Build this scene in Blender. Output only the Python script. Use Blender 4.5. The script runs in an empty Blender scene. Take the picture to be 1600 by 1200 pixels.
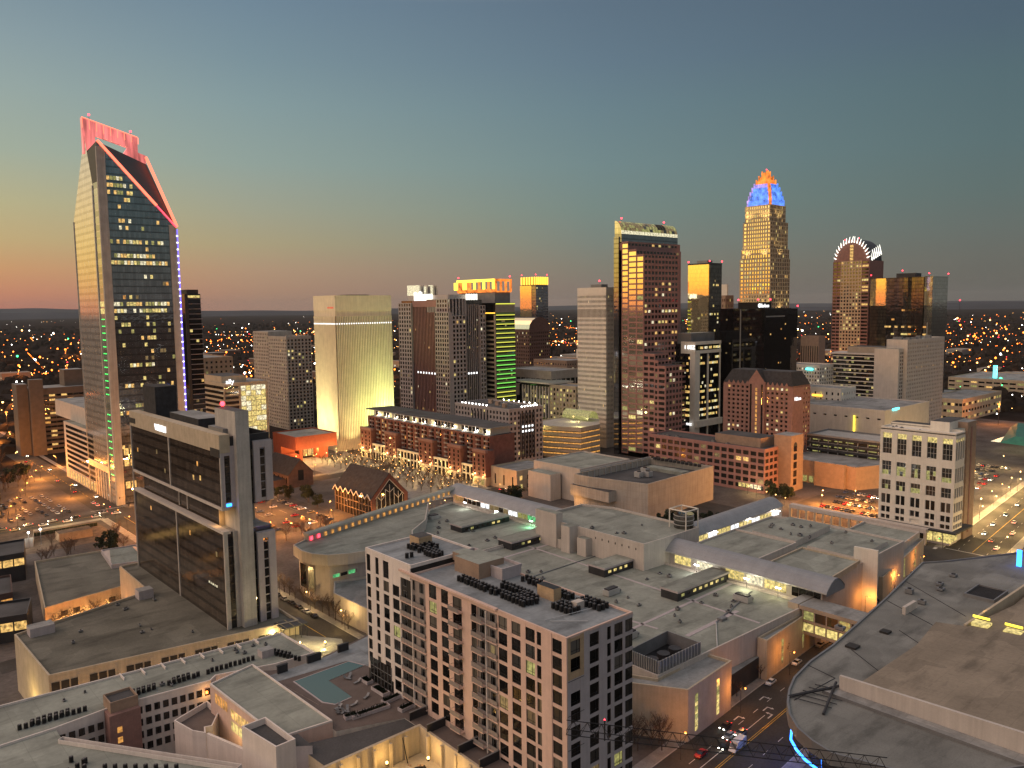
import bpy, math, random
from mathutils import Vector, Matrix
R = random.Random(11)
SC = bpy.context.scene
COL = SC.collection
rad = math.radians

# ------------------------------------------------------------------ camera
CAM = Vector((0.0, 0.0, 120.0))
_az, _pitch, _roll = rad(48.4), rad(5.49), rad(0.72)
_f0 = Vector((math.cos(_az), math.sin(_az), 0)); _r0 = Vector((math.sin(_az), -math.cos(_az), 0)); _u0 = Vector((0, 0, 1))
_f = _f0*math.cos(_pitch) - _u0*math.sin(_pitch)
_u = _u0*math.cos(_pitch) + _f0*math.sin(_pitch)
_r = _r0*math.cos(_roll) - _u*math.sin(_roll)
_u = _u*math.cos(_roll) + _r0*math.sin(_roll)
cd = bpy.data.cameras.new("camera")
cam = bpy.data.objects.new("camera", cd); COL.objects.link(cam)
cd.sensor_width = 36.0; cd.lens = 28.575; cd.clip_start = 1.0; cd.clip_end = 120000.0
cam.matrix_world = Matrix(((_r.x, _u.x, -_f.x, CAM.x), (_r.y, _u.y, -_f.y, CAM.y), (_r.z, _u.z, -_f.z, CAM.z), (0, 0, 0, 1)))
SC.camera = cam

# ------------------------------------------------------------------ render settings
SC.render.engine = 'CYCLES'
SC.view_settings.view_transform = 'Standard'
SC.view_settings.look = 'None'
SC.view_settings.gamma = 1.0
SC.view_settings.exposure = 0.0
SC.cycles.use_denoising = True
SC.cycles.max_bounces = 5
SC.cycles.diffuse_bounces = 2
SC.cycles.glossy_bounces = 3
SC.cycles.transmission_bounces = 2
SC.cycles.caustics_reflective = False
SC.cycles.caustics_refractive = False
SC.cycles.sample_clamp_indirect = 3.0
SC.cycles.use_light_tree = True

def lin(c):
    def f(v):
        v /= 255.0
        return v/12.92 if v <= 0.04045 else ((v+0.055)/1.055)**2.4
    return (f(c[0]), f(c[1]), f(c[2]), 1.0)

# ------------------------------------------------------------------ world: the sky after sunset
W = bpy.data.worlds.new("World"); SC.world = W; W.use_nodes = True
nt = W.node_tree; nt.nodes.clear()
def N(t, **kw):
    n = nt.nodes.new(t)
    for k, v in kw.items(): setattr(n, k, v)
    return n
L = lambda a, b: nt.links.new(a, b)
tc = N('ShaderNodeTexCoord')
nrm = N('ShaderNodeVectorMath', operation='NORMALIZE'); L(tc.outputs['Generated'], nrm.inputs[0])
sep = N('ShaderNodeSeparateXYZ'); L(nrm.outputs[0], sep.inputs[0])
hor = N('ShaderNodeCombineXYZ'); L(sep.outputs[0], hor.inputs[0]); L(sep.outputs[1], hor.inputs[1])
hn = N('ShaderNodeVectorMath', operation='NORMALIZE'); L(hor.outputs[0], hn.inputs[0])
SUN_AZ = rad(48.4 + 95)
dot = N('ShaderNodeVectorMath', operation='DOT_PRODUCT'); L(hn.outputs[0], dot.inputs[0])
dot.inputs[1].default_value = (math.cos(SUN_AZ), math.sin(SUN_AZ), 0)
elv = N('ShaderNodeMapRange'); L(sep.outputs[2], elv.inputs[0]); elv.inputs[1].default_value = 0.0; elv.inputs[2].default_value = 1.0
def ramp(stops):
    r = N('ShaderNodeValToRGB'); L(elv.outputs[0], r.inputs[0])
    e = r.color_ramp.elements
    e[0].position = stops[0][0]; e[0].color = stops[0][1]
    e[1].position = stops[-1][0]; e[1].color = stops[-1][1]
    for p, c in stops[1:-1]:
        q = e.new(p); q.color = c
    return r
def sk(cols, gain=1.0, fill_glow=(0.36, 0.36, 0.38)):
    degs = [0.2, 1.25, 2.6, 4.3, 6.5, 9.5, 13.2, 16.0, 19.6]
    st = [(math.sin(rad(d)), tuple(v*gain for v in lin(c)[:3]) + (1,)) for d, c in zip(degs, cols)]
    return ramp(st + [(math.sin(rad(27)), tuple(fill_glow) + (1,)), (math.sin(rad(42)), tuple(fill_glow) + (1,)), (math.sin(rad(60)), (0.40, 0.41, 0.44, 1))])  # bright band above the view, added to light walls and roofs
rS = sk([(255, 140, 54), (255, 186, 72), (255, 204, 88), (255, 212, 110), (250, 212, 140), (230, 205, 160), (200, 192, 170), (175, 180, 175), (150, 168, 176)], 1.85, (2.75, 1.84, 1.38))
rA = sk([(199, 124, 102), (205, 139, 106), (205, 155, 110), (195, 171, 124), (184, 177, 138), (163, 174, 157), (150, 167, 164), (138, 157, 163), (120, 141, 154)], 1.0, (1.5, 1.05, 0.86))
rD = sk([(172, 132, 111), (176, 139, 114), (178, 148, 120), (171, 159, 126), (160, 162, 141), (145, 162, 155), (133, 155, 158), (122, 145, 155), (111, 134, 151)], 1.0, (0.8, 0.65, 0.6))
rB = sk([(132, 117, 107), (133, 121, 110), (130, 127, 114), (124, 132, 123), (119, 137, 131), (114, 137, 139), (106, 130, 139), (100, 122, 137), (94, 114, 131)])
rC = sk([(98, 95, 90), (102, 101, 94), (104, 106, 99), (101, 110, 105), (95, 112, 110), (90, 112, 115), (85, 108, 115), (81, 101, 115), (77, 96, 112)])
def step(lo, hi, a, b):
    m = N('ShaderNodeMapRange'); L(dot.outputs['Value'], m.inputs[0]); m.inputs[1].default_value = lo; m.inputs[2].default_value = hi
    x = N('ShaderNodeMix', data_type='RGBA'); L(m.outputs[0], x.inputs['Factor']); L(a, x.inputs['A']); L(b, x.inputs['B'])
    return x.outputs['Result']
skc = step(-0.58, -0.19, rC.outputs[0], rB.outputs[0])
skc = step(-0.19, 0.21, skc, rD.outputs[0])
skc = step(0.21, 0.45, skc, rA.outputs[0])
skc = step(0.6, 0.95, skc, rS.outputs[0])
bg = N('ShaderNodeBackground'); L(skc, bg.inputs[0]); bg.inputs[1].default_value = 1.0
# the physical sky adds a little of its own twilight
sky = N('ShaderNodeTexSky'); sky.sky_type = 'NISHITA'; sky.sun_disc = False
sky.sun_elevation = rad(-1.5); sky.sun_rotation = rad(90) - SUN_AZ; sky.dust_density = 2.0
bg2 = N('ShaderNodeBackground'); L(sky.outputs[0], bg2.inputs[0]); bg2.inputs[1].default_value = 0.01
ad = N('ShaderNodeAddShader'); L(bg.outputs[0], ad.inputs[0]); L(bg2.outputs[0], ad.inputs[1])
wo = N('ShaderNodeOutputWorld'); L(ad.outputs[0], wo.inputs[0])
W.cycles.sampling_method = 'AUTOMATIC'

# ------------------------------------------------------------------ materials
MATS = {}
def base_mat(name):
    m = bpy.data.materials.new(name); m.use_nodes = True
    t = m.node_tree; b = t.nodes['Principled BSDF']
    MATS[name] = m
    return m, t, b
def M(name, col, rough=0.85, var=0.18, scale=0.25, streak=0.0, metal=0.0, bump=0.0, spec=0.3, fine=2.5, grid=None, stain=0.0):
    """painted / stone / membrane surface: base colour with blotches, grain, run-off streaks and optional joint grid (w, h, width, dark)"""
    m, t, b = base_mat(name)
    n = t.nodes; l = t.links
    co = n.new('ShaderNodeTexCoord')
    n1 = n.new('ShaderNodeTexNoise'); n1.inputs['Scale'].default_value = scale; n1.inputs['Detail'].default_value = 5; l.new(co.outputs['Object'], n1.inputs['Vector'])
    n2 = n.new('ShaderNodeTexNoise'); n2.inputs['Scale'].default_value = fine; n2.inputs['Detail'].default_value = 3; l.new(co.outputs['Object'], n2.inputs['Vector'])
    mp = n.new('ShaderNodeMapping'); mp.inputs['Scale'].default_value = (1.2, 1.2, 0.06); l.new(co.outputs['Object'], mp.inputs['Vector'])
    n3 = n.new('ShaderNodeTexNoise'); n3.inputs['Scale'].default_value = 1.0; n3.inputs['Detail'].default_value = 4; l.new(mp.outputs[0], n3.inputs['Vector'])
    def mr(src, a, lo=0.3, hi=0.7):
        q = n.new('ShaderNodeMapRange'); l.new(src, q.inputs[0]); q.inputs[1].default_value = lo; q.inputs[2].default_value = hi
        q.inputs[3].default_value = 1 - a; q.inputs[4].default_value = 1 + a; return q.outputs[0]
    def mul(a, c):
        q = n.new('ShaderNodeMath'); q.operation = 'MULTIPLY'; l.new(a, q.inputs[0]); l.new(c, q.inputs[1]); return q.outputs[0]
    f = mul(mr(n1.outputs[0], var), mr(n2.outputs[0], var*0.5))
    if streak: f = mul(f, mr(n3.outputs[0], streak))
    if stain:
        ms = n.new('ShaderNodeMapping'); ms.inputs['Rotation'].default_value = (0, 0, 0.25); ms.inputs['Scale'].default_value = (0.05, 0.16, 1); l.new(co.outputs['Object'], ms.inputs['Vector'])
        n4 = n.new('ShaderNodeTexNoise'); n4.inputs['Scale'].default_value = 1.0; n4.inputs['Detail'].default_value = 8; n4.inputs['Roughness'].default_value = 0.62; l.new(ms.outputs[0], n4.inputs['Vector'])
        q4 = n.new('ShaderNodeMapRange'); l.new(n4.outputs[0], q4.inputs[0]); q4.inputs[1].default_value = 0.52; q4.inputs[2].default_value = 0.68; q4.inputs[3].default_value = 1.0; q4.inputs[4].default_value = 1 - stain
        vo = n.new('ShaderNodeTexVoronoi'); vo.distance = 'CHEBYCHEV'; vo.inputs['Scale'].default_value = 0.085; l.new(co.outputs['Object'], vo.inputs['Vector'])
        sv = n.new('ShaderNodeSeparateColor'); l.new(vo.outputs['Color'], sv.inputs[0])
        f = mul(f, mul(q4.outputs[0], mr(sv.outputs[0], stain*0.35, 0.0, 1.0)))
    if grid:
        gw, gh, gl, gd = grid
        sx = n.new('ShaderNodeSeparateXYZ'); l.new(co.outputs['Object'], sx.inputs[0])
        def line(src, per, wid):
            a = n.new('ShaderNodeMath'); a.operation = 'PINGPONG'; l.new(src, a.inputs[0]); a.inputs[1].default_value = per/2
            c = n.new('ShaderNodeMath'); c.operation = 'GREATER_THAN'; l.new(a.outputs[0], c.inputs[0]); c.inputs[1].default_value = wid/2
            d = n.new('ShaderNodeMapRange'); l.new(c.outputs[0], d.inputs[0]); d.inputs[3].default_value = gd; d.inputs[4].default_value = 1.0
            return d.outputs[0]
        if gh == 'xy':
            f = mul(f, mul(line(sx.outputs[0], gw, gl), line(sx.outputs[1], gw*1.7, gl)))
        else:
            ad_ = n.new('ShaderNodeMath'); ad_.operation = 'ADD'; l.new(sx.outputs[0], ad_.inputs[0]); l.new(sx.outputs[1], ad_.inputs[1])
            f = mul(f, mul(line(ad_.outputs[0], gw, gl), line(sx.outputs[2], gh, gl)))
    cm = n.new('ShaderNodeVectorMath'); cm.operation = 'SCALE'; cm.inputs[0].default_value = col[:3]; l.new(f, cm.inputs['Scale'])
    l.new(cm.outputs[0], b.inputs['Base Color'])
    b.inputs['Roughness'].default_value = rough; b.inputs['Metallic'].default_value = metal; b.inputs['Specular IOR Level'].default_value = spec
    if bump:
        bp = n.new('ShaderNodeBump'); bp.inputs['Strength'].default_value = bump; bp.inputs['Distance'].default_value = 0.2; l.new(n2.outputs[0], bp.inputs['Height']); l.new(bp.outputs[0], b.inputs['Normal'])
    return m
def glass(name, col, rough=0.05, metal=0.9, fl=4.0, bay=1.6, dark=0.35, wob=0.03, band=0.28, vary=0.35):
    """reflective curtain wall: floor bands, mullions, per-pane tint and a slight waviness"""
    m, t, b = base_mat(name)
    n = t.nodes; l = t.links
    co = n.new('ShaderNodeTexCoord')
    sx = n.new('ShaderNodeSeparateXYZ'); l.new(co.outputs['Object'], sx.inputs[0])
    ad_ = n.new('ShaderNodeMath'); ad_.operation = 'ADD'; l.new(sx.outputs[0], ad_.inputs[0]); l.new(sx.outputs[1], ad_.inputs[1])
    def op(o, a, v):
        q = n.new('ShaderNodeMath'); q.operation = o; l.new(a, q.inputs[0]); q.inputs[1].default_value = v; return q.outputs[0]
    zz = op('DIVIDE', sx.outputs[2], fl); uu = op('DIVIDE', ad_.outputs[0], bay)
    zf = op('FRACT', zz, 0); uf = op('FRACT', uu, 0)
    sp = op('LESS_THAN', zf, band); mu = op('LESS_THAN', uf, 0.1)
    mx = n.new('ShaderNodeMath'); mx.operation = 'MAXIMUM'; l.new(op('MULTIPLY', sp, 1.0), mx.inputs[0]); l.new(op('MULTIPLY', mu, 0.6), mx.inputs[1])
    ce = n.new('ShaderNodeCombineXYZ'); l.new(op('FLOOR', uu, 0), ce.inputs[0]); l.new(op('FLOOR', zz, 0), ce.inputs[1])
    wn = n.new('ShaderNodeTexWhiteNoise'); wn.noise_dimensions = '2D'; l.new(ce.outputs[0], wn.inputs['Vector'])
    vr = n.new('ShaderNodeMapRange'); l.new(wn.outputs['Value'], vr.inputs[0]); vr.inputs[3].default_value = 1 - vary; vr.inputs[4].default_value = 1.0
    fd = n.new('ShaderNodeMapRange'); l.new(mx.outputs[0], fd.inputs[0]); fd.inputs[3].default_value = 1.0; fd.inputs[4].default_value = dark
    ff = n.new('ShaderNodeMath'); ff.operation = 'MULTIPLY'; l.new(vr.outputs[0], ff.inputs[0]); l.new(fd.outputs[0], ff.inputs[1])
    cm = n.new('ShaderNodeVectorMath'); cm.operation = 'SCALE'; cm.inputs[0].default_value = col[:3]; l.new(ff.outputs[0], cm.inputs['Scale'])
    l.new(cm.outputs[0], b.inputs['Base Color'])
    b.inputs['Metallic'].default_value = metal; b.inputs['Roughness'].default_value = rough
    nz = n.new('ShaderNodeTexNoise'); nz.inputs['Scale'].default_value = 0.35; nz.inputs['Detail'].default_value = 2; l.new(co.outputs['Object'], nz.inputs['Vector'])
    bp = n.new('ShaderNodeBump'); bp.inputs['Strength'].default_value = wob; bp.inputs['Distance'].default_value = 1.0; l.new(nz.outputs[0], bp.inputs['Height']); l.new(bp.outputs[0], b.inputs['Normal'])
    return m
def pane(name, col, rough=0.06, metal=0.9):
    """single dark window pane; each copy reflects a little differently"""
    m, t, b = base_mat(name)
    n = t.nodes; l = t.links
    oi = n.new('ShaderNodeObjectInfo')
    vr = n.new('ShaderNodeMapRange'); l.new(oi.outputs['Random'], vr.inputs[0]); vr.inputs[3].default_value = 0.85 if name == 'pane_mirror' else 0.5; vr.inputs[4].default_value = 1.0
    cm = n.new('ShaderNodeVectorMath'); cm.operation = 'SCALE'; cm.inputs[0].default_value = col[:3]; l.new(vr.outputs[0], cm.inputs['Scale'])
    l.new(cm.outputs[0], b.inputs['Base Color'])
    b.inputs['Metallic'].default_value = metal; b.inputs['Roughness'].default_value = rough
    co = n.new('ShaderNodeTexCoord')
    nz = n.new('ShaderNodeTexNoise'); nz.inputs['Scale'].default_value = 0.6; l.new(co.outputs['Object'], nz.inputs['Vector'])
    bp = n.new('ShaderNodeBump'); bp.inputs['Strength'].default_value = 0.006 if name == 'pane_mirror' else 0.03; bp.inputs['Distance'].default_value = 0.5; l.new(nz.outputs[0], bp.inputs['Height']); l.new(bp.outputs[0], b.inputs['Normal'])
    return m
def lit(name, col, s, noise=True, base=(0.05, 0.05, 0.05), sample=False, nsc=0.9, stretch=False):
    """something that gives off light: lit room behind a window, lamp, sign"""
    m, t, b = base_mat(name)
    n = t.nodes; l = t.links
    b.inputs['Base Color'].default_value = base + (1,)
    b.inputs['Emission Color'].default_value = tuple(col) + (1,)
    b.inputs['Emission Strength'].default_value = s
    b.inputs['Roughness'].default_value = 0.3
    if noise:
        co = n.new('ShaderNodeTexCoord'); oi = n.new('ShaderNodeObjectInfo')
        nz = n.new('ShaderNodeTexNoise'); nz.inputs['Scale'].default_value = nsc; nz.inputs['Detail'].default_value = 4
        av = n.new('ShaderNodeVectorMath'); av.operation = 'MULTIPLY_ADD'; l.new(oi.outputs['Location'], av.inputs[0]); av.inputs[1].default_value = (3.1, 1.7, 2.3); l.new(co.outputs['Object'], av.inputs[2])
        if stretch:
            sm = n.new('ShaderNodeMapping'); sm.inputs['Scale'].default_value = (3, 3, .35); l.new(co.outputs['Object'], sm.inputs['Vector']); l.new(sm.outputs[0], nz.inputs['Vector'])
        else: l.new(av.outputs[0], nz.inputs['Vector'])
        q = n.new('ShaderNodeMapRange'); l.new(nz.outputs[0], q.inputs[0]); q.inputs[1].default_value = 0.3; q.inputs[2].default_value = 0.7; q.inputs[3].default_value = 0.25*s; q.inputs[4].default_value = 1.45*s
        l.new(q.outputs[0], b.inputs['Emission Strength'])
    if not sample: m.cycles.emission_sampling = 'NONE'
    return m

M('forest_ground', (0.030, 0.024, 0.022), var=0.5, scale=0.004, fine=0.03, rough=1.0, spec=0.0)
M('city_ground', (0.11, 0.10, 0.095), var=0.35, scale=0.05, fine=0.6, rough=0.95, spec=0.1)
M('asphalt', (0.055, 0.053, 0.05), var=0.3, scale=0.08, fine=1.5, rough=0.9, spec=0.2)
M('pavement', (0.22, 0.21, 0.20), var=0.2, scale=0.3, grid=(3.0, 'xy', 0.08, 0.8))
M('lot_asphalt', (0.075, 0.07, 0.065), var=0.3, scale=0.1, rough=0.95)
M('white_marking', (0.6, 0.6, 0.57), var=0.25)
M('yellow_marking', (0.55, 0.36, 0.06), var=0.25)
M('kerb', (0.33, 0.32, 0.3))
M('grass', (0.05, 0.06, 0.025), var=0.4, scale=0.3, rough=1.0)
M('soil', (0.13, 0.09, 0.06), var=0.4, scale=0.3, rough=1.0)
M('hill_haze_blue', (0.06, 0.065, 0.08), var=0.2, scale=0.001, rough=1.0, spec=0.0)  # blue tint stands in for haze over the far hills
M('umber', (0.15, 0.118, 0.095), var=0.12, scale=0.3)
M('arena_grey', (0.185, 0.19, 0.178), var=0.2, scale=0.1, grid=(6.0, 'xy', 0.1, 0.85), stain=0.4)
M('white_roof', (0.25, 0.268, 0.235), var=0.16, scale=0.11, fine=0.9, grid=(6.0, 'xy', 0.14, 0.84), stain=0.38)
M('grey_roof', (0.27, 0.275, 0.27), var=0.2, scale=0.12, fine=0.9, grid=(5.0, 'xy', 0.12, 0.85), stain=0.4)
M('gravel_roof', (0.14, 0.137, 0.112), var=0.25, scale=0.09, fine=2.0, stain=0.45)
M('blue_grey_roof', (0.235, 0.26, 0.275), var=0.18, scale=0.2, fine=1.2, grid=(4.0, 'xy', 0.08, 0.87), stain=0.4)
M('dark_roof', (0.07, 0.07, 0.072), var=0.3, scale=0.1)
M('metal_roof', (0.26, 0.275, 0.295), rough=0.55, var=0.1, metal=0.2, spec=0.4, grid=(1.1, 'xy', 0.06, 0.85))
M('slate', (0.036, 0.036, 0.04), var=0.3, scale=0.5, grid=(1.2, 0.5, 0.06, 0.7))
M('pink_stucco', (0.62, 0.45, 0.38), var=0.07, scale=0.4, streak=0.06)
M('white_stucco', (0.68, 0.62, 0.58), var=0.06, scale=0.3, streak=0.06)
M('grey_and_shade_stucco', (0.42, 0.38, 0.39), var=0.08, scale=0.3, streak=0.08)  # plain grey parts, and the shade of the apartment end wall
M('tan_panel', (0.44, 0.32, 0.20), var=0.12, scale=0.6, grid=(1.2, 1.2, 0.06, 0.85))
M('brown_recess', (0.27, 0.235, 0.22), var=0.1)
M('concrete', (0.42, 0.40, 0.37), var=0.13, scale=0.2, streak=0.14)
M('precast', (0.40, 0.36, 0.31), var=0.1, scale=0.2, streak=0.12, grid=(6.0, 4.0, 0.12, 0.8))
M('pale_precast', (0.50, 0.46, 0.42), var=0.07, scale=0.2, streak=0.08)
M('white_precast', (0.70, 0.66, 0.58), var=0.06, scale=0.3, streak=0.06)
M('cream_stone', (0.72, 0.66, 0.50), var=0.06, scale=0.2, streak=0.1)
M('grey_granite', (0.36, 0.32, 0.31), var=0.1, scale=0.3)
M('pink_granite', (0.30, 0.165, 0.15), var=0.1, scale=0.3)
M('gold_granite', (0.46, 0.36, 0.24), var=0.1, scale=0.3)
M('brown_brick', (0.26, 0.15, 0.13), var=0.15, scale=0.4, grid=(0.6, 0.3, 0.04, 0.85))
M('red_brick', (0.18, 0.078, 0.06), var=0.18, scale=0.4, grid=(0.6, 0.3, 0.04, 0.85))
M('dark_brick', (0.11, 0.07, 0.06), var=0.2, scale=0.4)
M('tan_brick', (0.30, 0.215, 0.16), var=0.12, scale=0.4)
M('terracotta', (0.34, 0.085, 0.045), var=0.12, scale=0.4, grid=(1.2, 0.6, 0.05, 0.85))
M('tan_stone', (0.46, 0.39, 0.29), var=0.1, scale=0.3, streak=0.08)
M('dark_metal', (0.045, 0.045, 0.05), rough=0.5, var=0.2, metal=0.3)
M('black_metal', (0.018, 0.018, 0.02), rough=0.45, var=0.3, metal=0.2)
M('grey_metal', (0.22, 0.225, 0.235), rough=0.5, var=0.12, metal=0.4)
M('light_metal', (0.5, 0.5, 0.5), rough=0.45, var=0.1, metal=0.5)
M('dark_core', (0.03, 0.028, 0.027), rough=0.6)
M('bark', (0.075, 0.055, 0.042), var=0.3, scale=2.0)
M('twigs', (0.10, 0.066, 0.048), var=0.4, scale=0.8)
M('evergreen', (0.022, 0.032, 0.016), var=0.5, scale=0.5)
M('pool_tile', (0.06, 0.17, 0.17), var=0.1)
M('deck', (0.13, 0.105, 0.095), var=0.14, scale=0.3, grid=(2.4, 'xy', 0.06, 0.85))
M('arena_roof', (0.23, 0.195, 0.15), var=0.16, scale=0.07, fine=1.2, grid=(3.0, 'xy', 0.14, 0.86), stain=0.4)
M('bridge_bronze', (0.30, 0.26, 0.21), rough=0.6, var=0.1)
M('green_canopy', (0.03, 0.16, 0.12), rough=0.6)
M('rubber', (0.02, 0.02, 0.02), rough=0.8)
for nm, c in dict(car_white=(0.7, 0.7, 0.7), car_black=(0.015, 0.015, 0.018), car_silver=(0.35, 0.36, 0.38), car_red=(0.4, 0.02, 0.02), car_blue=(0.03, 0.06, 0.16), car_tan=(0.3, 0.26, 0.2)).items():
    M(nm, c, rough=0.3, var=0.05, spec=0.6)
glass('navy_glass', (0.40, 0.43, 0.47), fl=4.2, bay=1.5, band=0.22, dark=0.55, rough=0.04, vary=0.3)
glass('silver_glass', (0.8, 0.78, 0.74), fl=4.2, bay=1.5, band=0.4, dark=0.72, rough=0.1, vary=0.2, metal=.62, wob=.012)
glass('bronze_glass', (0.17, 0.135, 0.11), fl=3.6, bay=1.4, band=0.3, dark=0.45, vary=0.45, metal=0.55, rough=.12)
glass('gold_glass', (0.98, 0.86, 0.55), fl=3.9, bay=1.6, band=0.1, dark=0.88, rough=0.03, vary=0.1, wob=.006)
glass('black_glass', (0.075, 0.075, 0.082), fl=3.9, bay=1.6, band=0.2, dark=0.8, vary=0.2)
glass('teal_glass', (0.62, 0.66, 0.62), fl=3.9, bay=1.6, band=0.15, dark=0.75, vary=0.2)
glass('dim_glass', (0.20, 0.19, 0.18), fl=3.8, bay=1.5, band=0.25, dark=0.6, vary=0.45)
glass('slate_glass', (0.34, 0.36, 0.40), fl=3.8, bay=1.5, band=0.25, dark=0.6, vary=0.2)
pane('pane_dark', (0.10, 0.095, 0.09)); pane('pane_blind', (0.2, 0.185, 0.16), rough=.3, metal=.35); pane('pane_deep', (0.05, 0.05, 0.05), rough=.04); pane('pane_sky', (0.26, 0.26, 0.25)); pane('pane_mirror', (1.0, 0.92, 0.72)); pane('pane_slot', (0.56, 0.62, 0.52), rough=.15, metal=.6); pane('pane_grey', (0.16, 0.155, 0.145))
lit('lit_warm', (1.0, 0.60, 0.18), 0.95); lit('lit_yellow', (1.0, 0.78, 0.26), 0.85); lit('lit_pale', (1.0, 0.9, 0.6), 1.0); lit('lit_dim', (0.9, 0.62, 0.24), 0.22); lit('lit_white', (0.95, 0.98, 1.0), 1.6)
lit('lit_amber', (1.0, 0.45, 0.10), 0.8); lit('lit_olive', (0.75, 0.70, 0.22), 0.45); lit('lit_green', (0.2, 1.0, 0.35), 0.6)
lit('glow_orange', (1.0, 0.23, 0.03), 5, False); lit('glow_warm', (1.0, 0.5, 0.14), 8, False); lit('far_orange', (1.0, 0.2, 0.02), 8, False); lit('far_yellow', (1.0, 0.5, 0.14), 9, False); lit('glow_white', (1.0, 0.97, 0.9), 14, False)
lit('glow_red', (1.0, 0.03, 0.05), 9, False); lit('glow_green', (0.05, 1.0, 0.25), 6, False); lit('glow_blue', (0.05, 0.25, 1.0), 6, False); lit('glow_cyan', (0.1, 0.9, 0.9), 4, False)
lit('sign_white', (1, 1, 1), 2.2, False); lit('sign_red', (1.0, 0.05, 0.08), 4, False); lit('neon_red', (1.0, 0.16, 0.09), 2.6, False); lit('crown_pink_glow', (1.0, 0.23, 0.21), 1.05, True, nsc=0.10, stretch=True)
lit('led_violet', (0.22, 0.16, 1.0), 1.5, False); lit('led_bead', (0.75, 0.7, 1.0), 4, False); lit('led_green', (0.05, 0.9, 0.15), 2.0, False)
lit('spill_green', (0.35, 0.6, 0.1), 0.10, True); lit('led_yellow', (0.85, 0.85, 0.1), 1.1, False); lit('led_lime', (0.25, 0.95, 0.12), 1.1, False)
lit('crown_blue', (0.10, 0.26, 1.0), 1.5, True, nsc=.25); lit('crown_orange', (1.0, 0.24, 0.03), 1.4, True, nsc=.2); lit('crown_violet', (0.55, 0.35, 1.0), 1.2, True, nsc=.25)
lit('arch_white', (1.0, 0.97, 0.85), 2.4, False); lit('neon_blue', (0.02, 0.2, 1.0), 7, False); lit('bar_orange', (1.0, 0.5, 0.05), 2.5, False); lit('bar_yellow', (1.0, 0.75, 0.05), 3, False)
lit('head_lamp', (1.0, 0.95, 0.8), 26, False); lit('tail_lamp', (1.0, 0.03, 0.02), 9, False); lit('lens_off', (0.5, 0.5, 0.5), 0.0, False); lit('tail_off', (0.5, 0.02, 0.02), 0.03, False)

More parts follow.
